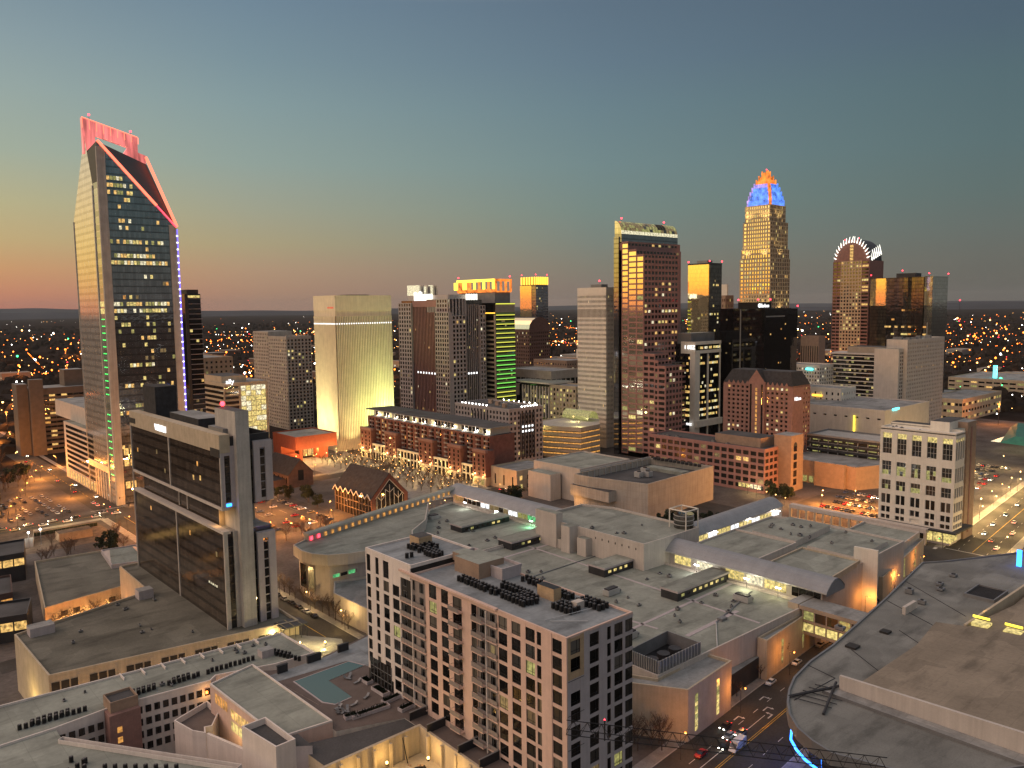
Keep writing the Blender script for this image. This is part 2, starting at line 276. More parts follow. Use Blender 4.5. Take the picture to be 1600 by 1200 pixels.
# ------------------------------------------------------------------ mesh helpers
class MB:
    """collects faces (in world metres) and links them as ONE mesh object"""
    def __init__(self): self.v = []; self.f = []; self.m = []; self.names = []
    def mi(self, mat):
        if mat not in self.names: self.names.append(mat)
        return self.names.index(mat)
    def face(self, pts, mat):
        b = len(self.v); self.v += [tuple(p) for p in pts]; self.f.append(tuple(range(b, b+len(pts)))); self.m.append(self.mi(mat))
    def hexa(self, p, mat, top=None):
        b = len(self.v); self.v += [tuple(q) for q in p]
        for k, fc in enumerate(((3, 2, 1, 0), (4, 5, 6, 7), (0, 1, 5, 4), (1, 2, 6, 5), (2, 3, 7, 6), (3, 0, 4, 7))):
            self.f.append(tuple(b+i for i in fc)); self.m.append(self.mi(top if (top and k == 1) else mat))
    def box(self, x0, y0, z0, x1, y1, z1, mat, top=None):
        self.hexa([(x0, y0, z0), (x1, y0, z0), (x1, y1, z0), (x0, y1, z0), (x0, y0, z1), (x1, y0, z1), (x1, y1, z1), (x0, y1, z1)], mat, top)
    def prism(self, poly, z0, z1, mat, top=None):
        n = len(poly); b = len(self.v)
        zt = z1 if isinstance(z1, (list, tuple)) else [z1]*n
        self.v += [(x, y, z0) for x, y in poly] + [(x, y, zt[i]) for i, (x, y) in enumerate(poly)]
        for i in range(n):
            j = (i+1) % n; self.f.append((b+i, b+j, b+n+j, b+n+i)); self.m.append(self.mi(mat))
        self.f.append(tuple(b+n+i for i in range(n))); self.m.append(self.mi(top or mat))
        self.f.append(tuple(b+i for i in reversed(range(n)))); self.m.append(self.mi(mat))
    def rim(self, poly, z0, z1, w, mat):
        """parapet: a wall of thickness w just inside a polygon"""
        n = len(poly); cx = sum(p[0] for p in poly)/n; cy = sum(p[1] for p in poly)/n
        area = sum(poly[i][0]*poly[(i+1) % n][1]-poly[(i+1) % n][0]*poly[i][1] for i in range(n))
        s = 1 if area > 0 else -1
        inn = []
        for i in range(n):
            a = Vector(poly[i-1]); b = Vector(poly[i]); c = Vector(poly[(i+1) % n])
            e1 = (b-a).normalized(); e2 = (c-b).normalized()
            n1 = Vector((-e1.y, e1.x))*s; n2 = Vector((-e2.y, e2.x))*s
            k = n1+n2; q = k/max(0.3, k.dot(n1)) if k.length > 1e-6 else n1
            inn.append(tuple(b+q*w))
        for i in range(n):
            j = (i+1) % n
            self.hexa([(*poly[i], z0), (*poly[j], z0), (*inn[j], z0), (*inn[i], z0), (*poly[i], z1), (*poly[j], z1), (*inn[j], z1), (*inn[i], z1)], mat)
    def fbox(self, fr, u0, u1, z0, z1, d0, d1, mat):
        px, py, dx, dy, nx, ny = fr
        P = lambda u, d, z: (px+dx*u+nx*d, py+dy*u+ny*d, z)
        self.hexa([P(u0, d0, z0), P(u1, d0, z0), P(u1, d1, z0), P(u0, d1, z0), P(u0, d0, z1), P(u1, d0, z1), P(u1, d1, z1), P(u0, d1, z1)], mat)
    def fquad(self, fr, u0, u1, z0, z1, d, mat):
        px, py, dx, dy, nx, ny = fr
        P = lambda u, z: (px+dx*u+nx*d, py+dy*u+ny*d, z)
        self.face([P(u0, z0), P(u1, z0), P(u1, z1), P(u0, z1)], mat)
    def cyl(self, x, y, z0, z1, r, mat, n=12, r1=None, top=None):
        r1 = r if r1 is None else r1; b = len(self.v)
        for k in range(n):
            a = 2*math.pi*k/n; self.v.append((x+r*math.cos(a), y+r*math.sin(a), z0))
        for k in range(n):
            a = 2*math.pi*k/n; self.v.append((x+r1*math.cos(a), y+r1*math.sin(a), z1))
        for k in range(n):
            j = (k+1) % n; self.f.append((b+k, b+j, b+n+j, b+n+k)); self.m.append(self.mi(mat))
        self.f.append(tuple(b+n+k for k in range(n))); self.m.append(self.mi(top or mat))
        self.f.append(tuple(b+k for k in reversed(range(n)))); self.m.append(self.mi(mat))
    def tube(self, p, q, r, mat, n=6, r1=None):
        p = Vector(p); q = Vector(q); d = q-p
        if d.length < 1e-6: return
        r1 = r if r1 is None else r1
        a = d.orthogonal().normalized(); c = d.normalized().cross(a); b = len(self.v)
        for o, rr in ((p, r), (q, r1)):
            for k in range(n):
                t = 2*math.pi*k/n; self.v.append(tuple(o+a*(rr*math.cos(t))+c*(rr*math.sin(t))))
        for k in range(n):
            j = (k+1) % n; self.f.append((b+k, b+j, b+n+j, b+n+k)); self.m.append(self.mi(mat))
        self.f.append(tuple(b+k for k in reversed(range(n)))); self.m.append(self.mi(mat))
        self.f.append(tuple(b+n+k for k in range(n))); self.m.append(self.mi(mat))
    def ball(self, x, y, z, r, mat, sz=1.0, n=8, k=5):
        b = len(self.v)
        for i in range(1, k):
            t = math.pi*i/k
            for j in range(n):
                a = 2*math.pi*j/n; self.v.append((x+r*math.sin(t)*math.cos(a), y+r*math.sin(t)*math.sin(a), z+r*sz*math.cos(t)))
        self.v += [(x, y, z+r*sz), (x, y, z-r*sz)]; T = len(self.v)-2
        for j in range(n):
            jj = (j+1) % n
            self.f.append((T, b+j, b+jj)); self.m.append(self.mi(mat))
            self.f.append((T+1, b+(k-2)*n+jj, b+(k-2)*n+j)); self.m.append(self.mi(mat))
            for i in range(k-2):
                self.f.append((b+i*n+j, b+(i+1)*n+j, b+(i+1)*n+jj, b+i*n+jj)); self.m.append(self.mi(mat))
    def mesh(self, name, off=(0, 0, 0)):
        me = bpy.data.meshes.new(name)
        ox, oy, oz = off
        me.from_pydata([(x-ox, y-oy, z-oz) for x, y, z in self.v], [], self.f)
        for nm in self.names: me.materials.append(MATS[nm])
        me.polygons.foreach_set('material_index', self.m); me.update()
        return me
    def build(self, name, parent=None, label=None):
        off = wloc(parent) if parent else (0, 0, 0)
        o = bpy.data.objects.new(name, self.mesh(name, off)); COL.objects.link(o)
        if parent: o.parent = parent
        if label: o['label'] = label
        return o
def wloc(o):
    x, y, z = o.location
    while o.parent: o = o.parent; x += o.location.x; y += o.location.y; z += o.location.z
    return (x, y, z)
def tag(o, label, cat, group=None, kind=None):
    if label: o['label'] = label
    if cat: o['category'] = cat
    if group: o['group'] = group
    if kind: o['kind'] = kind
    return o
def thing(name, label, cat, loc=(0, 0, 0), group=None):
    o = bpy.data.objects.new(name, None); COL.objects.link(o); o.location = loc; o.empty_display_size = 1
    return tag(o, label, cat, group)
def struct(mb, name):
    o = mb.build(name); o['kind'] = 'structure'; return o
def copy_tree(o, loc, rz=None, label=None, parent=None):
    c = o.copy(); COL.objects.link(c)
    if parent is not None: c.parent = parent
    else:
        c.location = loc
        if rz is not None: c.rotation_euler = (0, 0, rz)
        if label: c['label'] = label
    for ch in list(o.children): copy_tree(ch, None, parent=c)
    return c
FW = lambda x, y: (x, y, 0, 1, -1, 0)      # face looking to -X, u runs along +Y
FS = lambda x, y: (x, y, 1, 0, 0, -1)      # face looking to -Y, u runs along +X

# ---- windows: each a part of its own; past 100 of them the rest is one part
_pm = {}
def pane_mesh(w, h, mat, frame=None, part='glass'):
    key = (round(w, 2), round(h, 2), mat, frame, part)
    if key not in _pm:
        b = MB(); w, h = key[0], key[1]
        if part == 'glass': b.face([(-w/2, 0, -h/2), (w/2, 0, -h/2), (w/2, 0, h/2), (-w/2, 0, h/2)], mat)
        else:
            t = 0.07
            for x0, x1, z0, z1 in ((-w/2, -w/2+t, -h/2, h/2), (w/2-t, w/2, -h/2, h/2), (-w/2+t, w/2-t, -h/2, -h/2+t), (-w/2+t, w/2-t, h/2-t, h/2)):
                b.box(x0, -0.06, z0, x1, 0.01, z1, frame)
            if w > 1.1: b.box(w*0.16-t/2, -0.05, -h/2+t, w*0.16+t/2, 0.01, h/2-t, frame)
            if h > 1.5: b.box(-w/2+t, -0.045, -h/2+h*0.24-t/2, w/2-t, 0.012, -h/2+h*0.24+t/2, frame)
        _pm[key] = b.mesh('window')
    return _pm[key]
class Wins:
    def __init__(self, th): self.th = th; self.L = []
    def add(self, fr, u, z, w, h, mat, d=0.04, frame=None):
        x = fr[0]+fr[2]*u+fr[4]*d; y = fr[1]+fr[3]*u+fr[5]*d
        self.L.append((((x-CAM.x)**2+(y-CAM.y)**2+(z-CAM.z)**2)/(w*h), x, y, z, w, h, mat, fr, frame))
    def flush(self, parent=None, name='window', most=100):
        p = parent or self.th; off = wloc(p); self.L.sort(key=lambda a: a[0])
        rest = MB()
        for i, (k, x, y, z, w, h, mat, fr, frame) in enumerate(self.L):
            if i < most:
                o = bpy.data.objects.new(name, pane_mesh(w, h, mat, frame)); COL.objects.link(o); o.parent = p
                o.location = (x-off[0], y-off[1], z-off[2]); o.rotation_euler = (0, 0, math.atan2(fr[4], -fr[5]))
                if frame: q = bpy.data.objects.new('frame', pane_mesh(w, h, '', frame, 'frame')); COL.objects.link(q); q.parent = o
            else:
                dx, dy = fr[2]*w/2, fr[3]*w/2
                if frame:
                    t_ = .07; f2 = (x, y, fr[2], fr[3], fr[4], fr[5])
                    for a_ in ((-w/2, -w/2+t_, z-h/2, z+h/2), (w/2-t_, w/2, z-h/2, z+h/2), (-w/2+t_, w/2-t_, z-h/2, z-h/2+t_), (-w/2+t_, w/2-t_, z+h/2-t_, z+h/2), (w*.16, w*.16+t_, z-h/2+t_, z+h/2-t_)): rest.fbox(f2, *a_, .005, .06, frame)
                rest.face([(x-dx, y-dy, z-h/2), (x+dx, y+dy, z-h/2), (x+dx, y+dy, z+h/2), (x-dx, y-dy, z+h/2)], mat)
        if rest.f: o = rest.build(name, p); o['kind'] = 'stuff'
LITS = ['lit_warm', 'lit_yellow', 'lit_yellow', 'lit_pale', 'lit_dim', 'lit_dim', 'lit_olive']
def pick(dark, p, lits=LITS):
    return R.choice(lits) if R.random() < p else dark
def lattice(wb, wins, fr, u0, u1, z0, z1, nu, nz, fw, fh, depth, wall, dark, lit_p=0.08, rows=None, lits=LITS, sill=0.5, frame=None):
    """a wall of real thickness with nu x nz openings, a pane set back in each"""
    cu = (u1-u0)/nu; cz = (z1-z0)/nz; pw = cu*(1-fw); ph = cz*(1-fh)
    for i in range(nu+1):
        c = u0+i*cu; a = max(u0, c-pw/2); b = min(u1, c+pw/2)
        wb.fbox(fr, a, b, z0, z1, 0, depth, wall)
    for k in range(nz+1):
        c = z0+(k+ (sill-0.5))*cz; a = max(z0, c-ph/2); b = min(z1, c+ph/2)
        if k == 0: a = z0
        if k == nz: b = z1
        if b > a: wb.fbox(fr, u0+0.01, u1-0.01, a, b, 0, depth-0.05, wall)
    for k in range(nz):
        p = rows.get(k, lit_p) if rows else lit_p
        if not rows and R.random() < 0.06: p = min(0.6, lit_p*5)
        for i in range(nu):
            wins.add(fr, u0+(i+.5)*cu, z0+(k+.5+(sill-.5))*cz, cu*fw, cz*fh, pick(dark, p, lits), 0.04, frame)
def scatter_lit(wins, fr, u0, u1, z0, fl, nfl, bay, p=0.05, rowp=0.1, rowfill=0.6, lits=LITS, h=1.9, zmaxf=None, d=0.06, w=None):
    """lit panes on a curtain wall: single rooms and a few whole floors"""
    n = int((u1-u0)/bay)
    for k in range(nfl):
        q = rowfill if R.random() < rowp else p
        for i in range(n):
            u = u0+(i+.5)*bay; z = z0+k*fl+fl*0.62
            if zmaxf and z+h > zmaxf(u): continue
            if R.random() < q: wins.add(fr, u, z, w or bay*0.86, h, R.choice(lits), d)
def rect(x0, y0, lx, ly): return [(x0, y0), (x0+lx, y0), (x0+lx, y0+ly), (x0, y0+ly)]
def roof(th, poly, z, mat, rim_mat, h=1.1, w=0.5, name='roof'):
    b = MB(); b.prism(poly, z-0.4, z, rim_mat, mat); b.rim(poly, z, z+h, w, rim_mat)
    return b.build(name, th)
def clutter(x0, y0, x1, y1, z, n, label, group, big=1.0):
    """plant boxes and vents standing on a roof, each a thing of its own"""
    for i in range(n):
        x = R.uniform(x0, x1); y = R.uniform(y0, y1); b = MB()
        a, c, h = R.uniform(1.2, 3.2)*big, R.uniform(1.2, 3.2)*big, R.uniform(0.8, 2.0)*big
        b.box(x-a/2, y-c/2, z+0.25, x+a/2, y+c/2, z+h, 'grey_metal'); b.box(x-a/2+.15, y-c/2+.15, z, x+a/2-.15, y+c/2-.15, z+0.25, 'dark_metal')
        b.cyl(x, y, z+h, z+h+0.3, min(a, c)*0.32, 'dark_metal', 10)
        t = thing('roof_unit', label, 'roof unit', (x, y, z), group); b.build('casing', t)
def beacon(th, x, y, z, r=0.7):
    b = MB(); b.tube((x, y, z-3), (x, y, z), 0.12, 'dark_metal'); b.ball(x, y, z, r, 'glow_red'); b.build('beacon', th)
def text(th, s, x, y, z, rz, size, mat, name='sign_letters', ext=0.12, align='LEFT', tilt=0):
    c = bpy.data.curves.new(name, 'FONT'); c.body = s; c.size = size; c.extrude = ext; c.align_x = align; c.resolution_u = 3
    f = bpy.data.objects.new('letters', c); COL.objects.link(f)
    me = bpy.data.meshes.new_from_object(f.evaluated_get(bpy.context.evaluated_depsgraph_get())); bpy.data.objects.remove(f)
    me.materials.clear(); me.materials.append(MATS[mat]); o = bpy.data.objects.new(name, me); COL.objects.link(o)
    o.parent = th; off = wloc(th); o.location = (x-off[0], y-off[1], z-off[2]); o.rotation_euler = (rad(90), 0, rz)
    return o
TXW = rad(-90); TXS = 0.0          # reading direction on a -X face and on a -Y face

# ------------------------------------------------------------------ ground, roads
def slab(name, poly, z, mat):
    b = MB(); b.face([(x, y, z) for x, y in poly], mat); return struct(b, name)
g = MB(); g.face([(30000*math.cos(rad(a)), 30000*math.sin(rad(a)), 0) for a in range(0, 360, 5)], 'forest_ground'); struct(g, 'ground')
slab('city_ground', [(-60, 40), (620, 40), (900, 150), (900, 560), (620, 760), (300, 700), (60, 700), (-60, 500)], 0.02, 'city_ground')
slab('road', [(130, 99), (640, 146), (640, 171), (130, 124)], 0.05, 'asphalt')           # the wide street on the right
slab('road', [(131, 215), (147, 215), (147, 1000), (129, 1000)], 0.054, 'asphalt')        # between hotel and convention hall
slab('road', [(-40, 505), (340, 509), (340, 523), (-40, 519)], 0.058, 'asphalt')
slab('road', [(45, 308), (131, 318), (131, 329), (45, 319)], 0.062, 'asphalt')
slab('road', [(386, 60), (410, 60), (410, 420), (386, 420)], 0.066, 'asphalt')
slab('road', [(300, 388), (420, 398), (420, 412), (300, 402)], 0.07, 'asphalt')
slab('road', [(130, 840), (190, 1000), (320, 1300), (290, 1300), (150, 1000), (118, 840)], 0.074, 'asphalt')
slab('road', [(640, 146), (1500, 215), (1500, 245), (640, 171)], 0.078, 'asphalt')
slab('parking_lot', [(165, 400), (232, 400), (232, 500), (165, 500)], 0.03, 'lot_asphalt')
slab('parking_lot', [(428, 176), (500, 188), (502, 246), (428, 246)], 0.034, 'lot_asphalt')
slab('parking_lot', [(545, 182), (700, 195), (690, 240), (545, 232)], 0.038, 'lot_asphalt')
slab('plaza', [(285, 404), (341, 404), (341, 600), (285, 600)], 0.042, 'pavement')
slab('path', [(60, 455), (124, 455), (124, 500), (60, 500)], 0.046, 'soil')
k = MB()
def kerb(p, q, w=0.3, h=0.14, wide=4.0, side=1):
    a = Vector(p); c = Vector(q); d = (c-a).normalized(); nn = Vector((-d.y, d.x))*side
    k.hexa([(*a, 0.03), (*c, 0.03), (*(c+nn*w), 0.03), (*(a+nn*w), 0.03), (*a, h), (*c, h), (*(c+nn*w), h), (*(a+nn*w), h)], 'kerb')
    k.hexa([(*(a+nn*w), 0.03), (*(c+nn*w), 0.03), (*(c+nn*wide), 0.03), (*(a+nn*wide), 0.03), (*(a+nn*w), h-.01), (*(c+nn*w), h-.01), (*(c+nn*wide), h-.01), (*(a+nn*wide), h-.01)], 'pavement')
kerb((130, 124), (384, 147.5)); kerb((412, 150), (640, 171)); kerb((130, 99), (384, 122.4), side=-1); kerb((412, 125), (640, 146), side=-1)
kerb((131, 332), (131, 503), side=1); kerb((147, 215), (147, 503), side=-1, wide=3); kerb((147, 525), (152, 1000), side=-1, wide=3); kerb((60, 505), (129, 506), side=-1); kerb((149, 525), (340, 525))
struct(k, 'pavement')
mk = MB()
def stripe(p, q, w, mat, z=0.086, dash=None):
    a = Vector(p); c = Vector(q); Ln = (c-a).length; d = (c-a).normalized(); nn = Vector((-d.y, d.x))*w/2
    segs = [(0, Ln)] if not dash else [(s, min(Ln, s+dash[0])) for s in [i*(dash[0]+dash[1]) for i in range(int(Ln/(dash[0]+dash[1]))+1)]]
    for s, e in segs:
        mk.face([(*(a+d*s-nn), z), (*(a+d*e-nn), z), (*(a+d*e+nn), z), (*(a+d*s+nn), z)], mat)
RD = lambda x, o: (x, 99+(x-130)*0.0922+o)        # point on the right-hand street, o metres from its near kerb
for o in (6.3, 18.8): stripe(RD(150, o), RD(380, o), 0.18, 'white_marking', dash=(3, 6)); stripe(RD(415, o), RD(640, o), 0.18, 'white_marking', dash=(3, 6))
stripe(RD(150, 12.1), RD(380, 12.1), 0.2, 'yellow_marking'); stripe(RD(150, 12.7), RD(380, 12.7), 0.2, 'yellow_marking'); stripe(RD(415, 12.4), RD(640, 12.4), 0.25, 'yellow_marking')
stripe(RD(150, 15.6), RD(205, 15.6), 0.2, 'white_marking')
for xx in (382, 413): stripe(RD(xx, 1), RD(xx, 24), 0.5, 'white_marking')
for xx in (385.5, 409.5): stripe((xx, RD(xx, 27)[1]), (xx, RD(xx, 27)[1]+1.5), 3, 'white_marking')
stripe((139, 230), (139, 500), 0.25, 'yellow_marking'); stripe((137.5, 527), (140, 900), 0.25, 'yellow_marking', dash=(4, 5)); stripe((60, 513), (128, 514), 0.25, 'yellow_marking'); stripe((128, 527), (147, 527), 0.5, 'white_marking')
for i in range(9):                                                    # bays of the two car parks
    stripe((428+i*8, 196), (428+i*8, 206), 0.15, 'white_marking'); stripe((170+i*7, 440), (170+i*7, 450), 0.15, 'white_marking')
def arrow(x, y, s, turn):
    P = lambda a, c: (x+a*s*0.9957-c*s*0.092, y+a*s*0.092+c*s*0.9957, 0.088)
    mk.face([P(0, -.2), P(3, -.2), P(3, .2), P(0, .2)], 'white_marking')
    mk.face([P(2.6, .2), P(3, .2), P(3.1, 1.3*turn), P(2.7, 1.3*turn)], 'white_marking')
    mk.face([P(2.3, 1.2*turn), P(3.5, 1.2*turn), P(2.9, 2.1*turn)], 'white_marking')
for x, o in ((183, 14.1), (186.5, 17.2), (204, 14.1), (207, 17.2), (196, 21), (212, 21)): arrow(*RD(x, o), 1.0, -1 if o > 17 else 1)
struct(mk, 'road')
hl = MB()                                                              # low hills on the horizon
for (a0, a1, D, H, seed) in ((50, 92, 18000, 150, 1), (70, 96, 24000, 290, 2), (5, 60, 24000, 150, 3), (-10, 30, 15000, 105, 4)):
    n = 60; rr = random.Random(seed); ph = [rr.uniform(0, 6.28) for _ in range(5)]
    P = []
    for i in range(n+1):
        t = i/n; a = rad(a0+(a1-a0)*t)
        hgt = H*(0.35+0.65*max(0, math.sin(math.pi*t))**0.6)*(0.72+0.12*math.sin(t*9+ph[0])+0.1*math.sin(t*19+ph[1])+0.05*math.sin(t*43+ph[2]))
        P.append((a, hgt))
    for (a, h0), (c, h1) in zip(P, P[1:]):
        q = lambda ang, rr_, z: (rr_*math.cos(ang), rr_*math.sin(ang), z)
        hl.face([q(a, D-2500, 0), q(c, D-2500, 0), q(c, D, h1), q(a, D, h0)], 'hill_haze_blue'); hl.face([q(a, D, h0), q(c, D, h1), q(c, D+3000, 0), q(a, D+3000, 0)], 'hill_haze_blue')
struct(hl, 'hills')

# ------------------------------------------------------------------ the tall glass tower with the red crown (left)
x0, y0, lx, ly = 144.9, 531.9, 43.9, 61.0  # here and throughout, building and road coordinates were computed from image pixels
t = thing('office_tower', 'tall dark glass tower topped by a glowing red open frame with a diagonal neon edge', 'tower', (x0, y0, 0))
zN, zR, zRb, zLb, zK = 220.5, 172.0, 215.5, 219.5, 178.0
b = MB()
b.face([(x0, y0, 0), (x0+lx, y0, 0), (x0+lx, y0, zR), (x0, y0, zN)], 'navy_glass')
b.face([(x0+lx, y0, 0), (x0+lx, y0+ly, 0), (x0+lx, y0+ly, 170), (x0+lx, y0, zR)], 'navy_glass')
b.face([(x0+lx, y0+ly, 0), (x0, y0+ly, 0), (x0, y0+ly, zK), (x0+lx, y0+ly, 170)], 'navy_glass')
b.build('curtain_wall', t)
b = MB(); yk = y0+26.0                                                # silver side, its far edge leaning in above the kink
b.face([(x0, y0, 0), (x0, y0+ly, 0), (x0, y0+ly, zK), (x0, yk-1, 228), (x0, y0+13, 196), (x0, y0, 196)], 'silver_glass'); b.face([(x0, y0, 196), (x0, y0+13, 196), (x0, y0+21, 217), (x0, y0, zN)], 'dark_metal')
b.build('silver_side', t)
b = MB(); b.face([(x0, y0, zN), (x0+lx, y0, zR), (x0+36.5, yk, 214), (x0, yk, 217)], 'black_metal'); b.face([(x0, yk, 217), (x0+36.5, yk, 214), (x0+lx, y0+ly, 170), (x0, y0+ly, zK)], 'black_glass'); b.face([(x0+lx, y0, zR), (x0+lx, y0+ly, 170), (x0+36.5, yk, 214)], 'black_glass'); b.build('sloping_roof', t)
b = MB()
fs = FS(x0, y0); fw = FW(x0, y0)
b.fbox(fs, -0.3, 4.2, 0, zN-3, 0, 0.5, 'concrete'); b.fbox(fs, lx-4.4, lx, 0, zR+1.5, 0, 0.5, 'concrete')
b.fbox(fw, -0.4, 1.6, 0, zN-3, 0, 0.5, 'concrete'); b.fbox(fw, 12.6, 14.2, 0, 196, 0, 0.5, 'light_metal'); b.fbox(fw, ly-.6, ly, 0, zK, 0, 0.4, 'light_metal')
b.fbox(fw, 14.2, ly-1, 18, 22, 0, 0.4, 'light_metal')
for i in range(6): b.fbox(fw, 15+i*5.4, 16.4+i*5.4, 0, 18, 0, 0.45, 'concrete')
b.build('pier', t)
fl = 4.2; w = Wins(t)
zlim = lambda u: zN-(zN-zR)*u/lx-1.5
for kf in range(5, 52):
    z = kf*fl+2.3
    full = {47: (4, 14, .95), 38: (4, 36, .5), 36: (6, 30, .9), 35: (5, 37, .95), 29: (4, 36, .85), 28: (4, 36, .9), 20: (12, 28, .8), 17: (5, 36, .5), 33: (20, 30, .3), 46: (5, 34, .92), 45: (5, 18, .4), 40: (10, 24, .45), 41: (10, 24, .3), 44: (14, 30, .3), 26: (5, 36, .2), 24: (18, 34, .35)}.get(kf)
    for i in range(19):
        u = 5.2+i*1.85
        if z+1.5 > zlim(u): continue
        p = full[2] if full and full[0] <= u <= full[1] else (0.04 if kf > 30 else 0.13)  # extra lit panes low down also stand for reflected city lights
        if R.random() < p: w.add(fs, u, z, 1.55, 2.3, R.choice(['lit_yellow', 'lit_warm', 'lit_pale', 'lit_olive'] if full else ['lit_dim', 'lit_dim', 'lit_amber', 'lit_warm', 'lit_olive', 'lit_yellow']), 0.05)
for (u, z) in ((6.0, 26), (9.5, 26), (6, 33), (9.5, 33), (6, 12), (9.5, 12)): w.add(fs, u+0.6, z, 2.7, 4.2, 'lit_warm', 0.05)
for kf in range(5, 47):                                              # the slot beside the corner: dim green glass
    w.add(fw, 7.1, kf*fl+2.3, 9.4, 3.3, 'lit_yellow' if kf in (28, 29) else 'pane_slot', 0.05)
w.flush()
b = MB()
for kf in range(4, 28):
    if kf in (14, 15): continue
    for u in (5.6, 9.2): b.fbox(fw, u-0.9, u+0.9, kf*fl*1.0+1.2, kf*fl+1.75, 0.05, 0.3, 'led_green')
b.build('green_lights', t)
b = MB(); b.fbox(FS(x0+lx, y0), 0.0, 0.9, 28, zR-1, 0.0, 0.5, 'led_violet'); b.build('violet_light_strip', t)
b = MB()
for kf in range(7, 40): b.ball(x0+lx+0.2, y0-0.7, kf*fl+3, 0.55, 'led_bead', n=6, k=4)
b.build('bead_lights', t)
b = MB()                                                              # the open frame; its red lighting and streaks put in as emission
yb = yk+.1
def leg(xa, xb, za0, za1, zb0, zb1, m='crown_pink_glow'): b.hexa([(xa, yb, za0), (xb, yb, zb0), (xb, yb+3, zb0), (xa, yb+3, za0), (xa, yb, za1), (xb, yb, zb1), (xb, yb+3, zb1), (xa, yb+3, za1)], m)
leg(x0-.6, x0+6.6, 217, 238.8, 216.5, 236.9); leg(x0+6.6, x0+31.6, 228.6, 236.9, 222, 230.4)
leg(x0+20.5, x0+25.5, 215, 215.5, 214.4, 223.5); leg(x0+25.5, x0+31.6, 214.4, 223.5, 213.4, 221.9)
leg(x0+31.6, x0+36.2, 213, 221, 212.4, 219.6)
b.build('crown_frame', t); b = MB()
for i in range(9): b.box(x0-.6+i*4.05, yb-.25, 231+5.6-i*.78-4, x0-.2+i*4.05, yb, 238.6-i*1.03, 'neon_red')
b.tube((x0-.6, yb-.2, 238.9), (x0+31.6, yb-.2, 230.6), .3, 'neon_red', 5); b.build('crown_rib', t)
b = MB(); b.tube((x0+0.3, y0-0.7, zN+0.5), (x0+lx*0.74, y0-0.7, zN-(zN-zR)*0.74+0.5), 0.8, 'neon_red', 8); b.tube((x0+lx*0.74, y0-0.7, zN-(zN-zR)*0.74+0.5), (x0+lx, y0-0.7, zR+.4), 0.4, 'sign_red', 8); b.tube((x0+lx+0.5, y0-0.2, zR+0.8), (x0+36.4, yk, 218.5), 0.9, 'neon_red', 8); b.build('neon_edge', t)
b = MB()                                                              # lit plant storey seen in the sloping roof
def q(s, v):                                                          # s along the neon edge, v towards the back edge
    A = Vector((x0+lx*s, y0, zN+(zR-zN)*s)); B = Vector((x0+36.5*s, yk, 217-3*s)); p_ = A.lerp(B, v); return (p_.x-.15, p_.y-.15, p_.z+.35)
b.face([q(.60, .03), q(.90, .10), q(.93, .62), q(.78, .55)], 'lit_warm' if False else 'lit_dim'); b.build('plant_storey', t)
beacon(t, x0+4, yb+1, 241, 0.7); beacon(t, x0+28, yb+1, 234, 0.7)
# its low wing
t = thing('office_wing', 'low silver banded office wing at the foot of the tall red crowned tower', 'office', (145, 580, 0))
b = MB(); b.box(145, 577, 0, 180, 655, 41, 'pale_precast', 'white_roof'); b.box(150, 578, 41, 178, 700, 53, 'pale_precast', 'grey_roof'); b.build('wall', t)
b = MB(); fr = FW(145, 577)
for i in range(9): b.fbox(fr, 2, 72, 8+i*3.6, 10.1+i*3.6, 0, 0.12, 'dim_glass')
b.build('ribbon_window', t)
b = MB()
for i in range(11): b.fbox(fr, 3+i*6.6, 6.2+i*6.6, 1, 6.4, 0, 0.15, 'lit_warm')
b.build('shopfront', t)

# ------------------------------------------------------------------ generic stone or panel towers
def tower(name, label, cat, x0, y0, lx, ly, z0, z1, wall, Wf, Sf, dark='pane_dark', lp=0.07, dep=0.45, roofm='grey_roof', top=1.5, base=0, lits=LITS, wrows=None, srows=None, th=None, flush=True, group=None, sill=0.5):
    t = th or thing(name, label, cat, (x0, y0, 0), group)
    b = MB(); w = Wins(t)
    b.box(x0+dep, y0+dep, z0, x0+lx, y0+ly, z1-0.4, wall)
    for fr, Ln, spec, rows in ((FW(x0+dep, y0), ly, Wf, wrows), (FS(x0, y0+dep), lx, Sf, srows)):
        u0 = 0 if fr[2] == 0 else dep
        if spec is None: b.fbox(fr, u0, Ln, z0, z1, 0, dep, wall); continue
        nu, nz, fw_, fh_ = spec[:4]
        if base: b.fbox(fr, u0, Ln, z0, z0+base, 0, dep+.05, wall)
        b.fbox(fr, u0, Ln, z1-top, z1, 0, dep+.05, wall)
        lattice(b, w, fr, u0, Ln, z0+base, z1-top, nu, nz, fw_, fh_, dep, wall, dark, lp, rows, lits, sill)
    b.build('wall', t)
    roof(t, rect(x0+.02, y0+.02, lx-.04, ly-.04), z1-.3, roofm, wall, 1.0, 0.6)
    if flush: w.flush(); return t
    return t, w
# slim dark balcony tower
t = thing('apartment_tower', 'slim dark apartment tower with balcony slabs right of the red crowned tower', 'tower', (206, 571, 0))
b = MB(); b.box(206, 571, 0, 217, 586, 131, 'black_glass', 'grey_roof'); b.box(208, 572, 131, 216, 584, 134, 'dark_metal'); b.build('curtain_wall', t)
b = MB()
for i in range(34): b.fbox(FS(206, 571), 2.5, 11.4, 12+i*3.5, 12.35+i*3.5, 0, 1.0, 'grey_granite')
b.fbox(FS(206, 571), 0, 2.2, 0, 131, 0, 0.5, 'dark_metal'); b.build('balcony_slab', t)
w = Wins(t); scatter_lit(w, FS(206, 571), 2.5, 11, 12.4, 3.5, 33, 2.1, 0.05, 0.0)
w.add(FS(206, 571), 6, 129.2, 9, 1.6, 'lit_yellow', 0.3); w.flush()
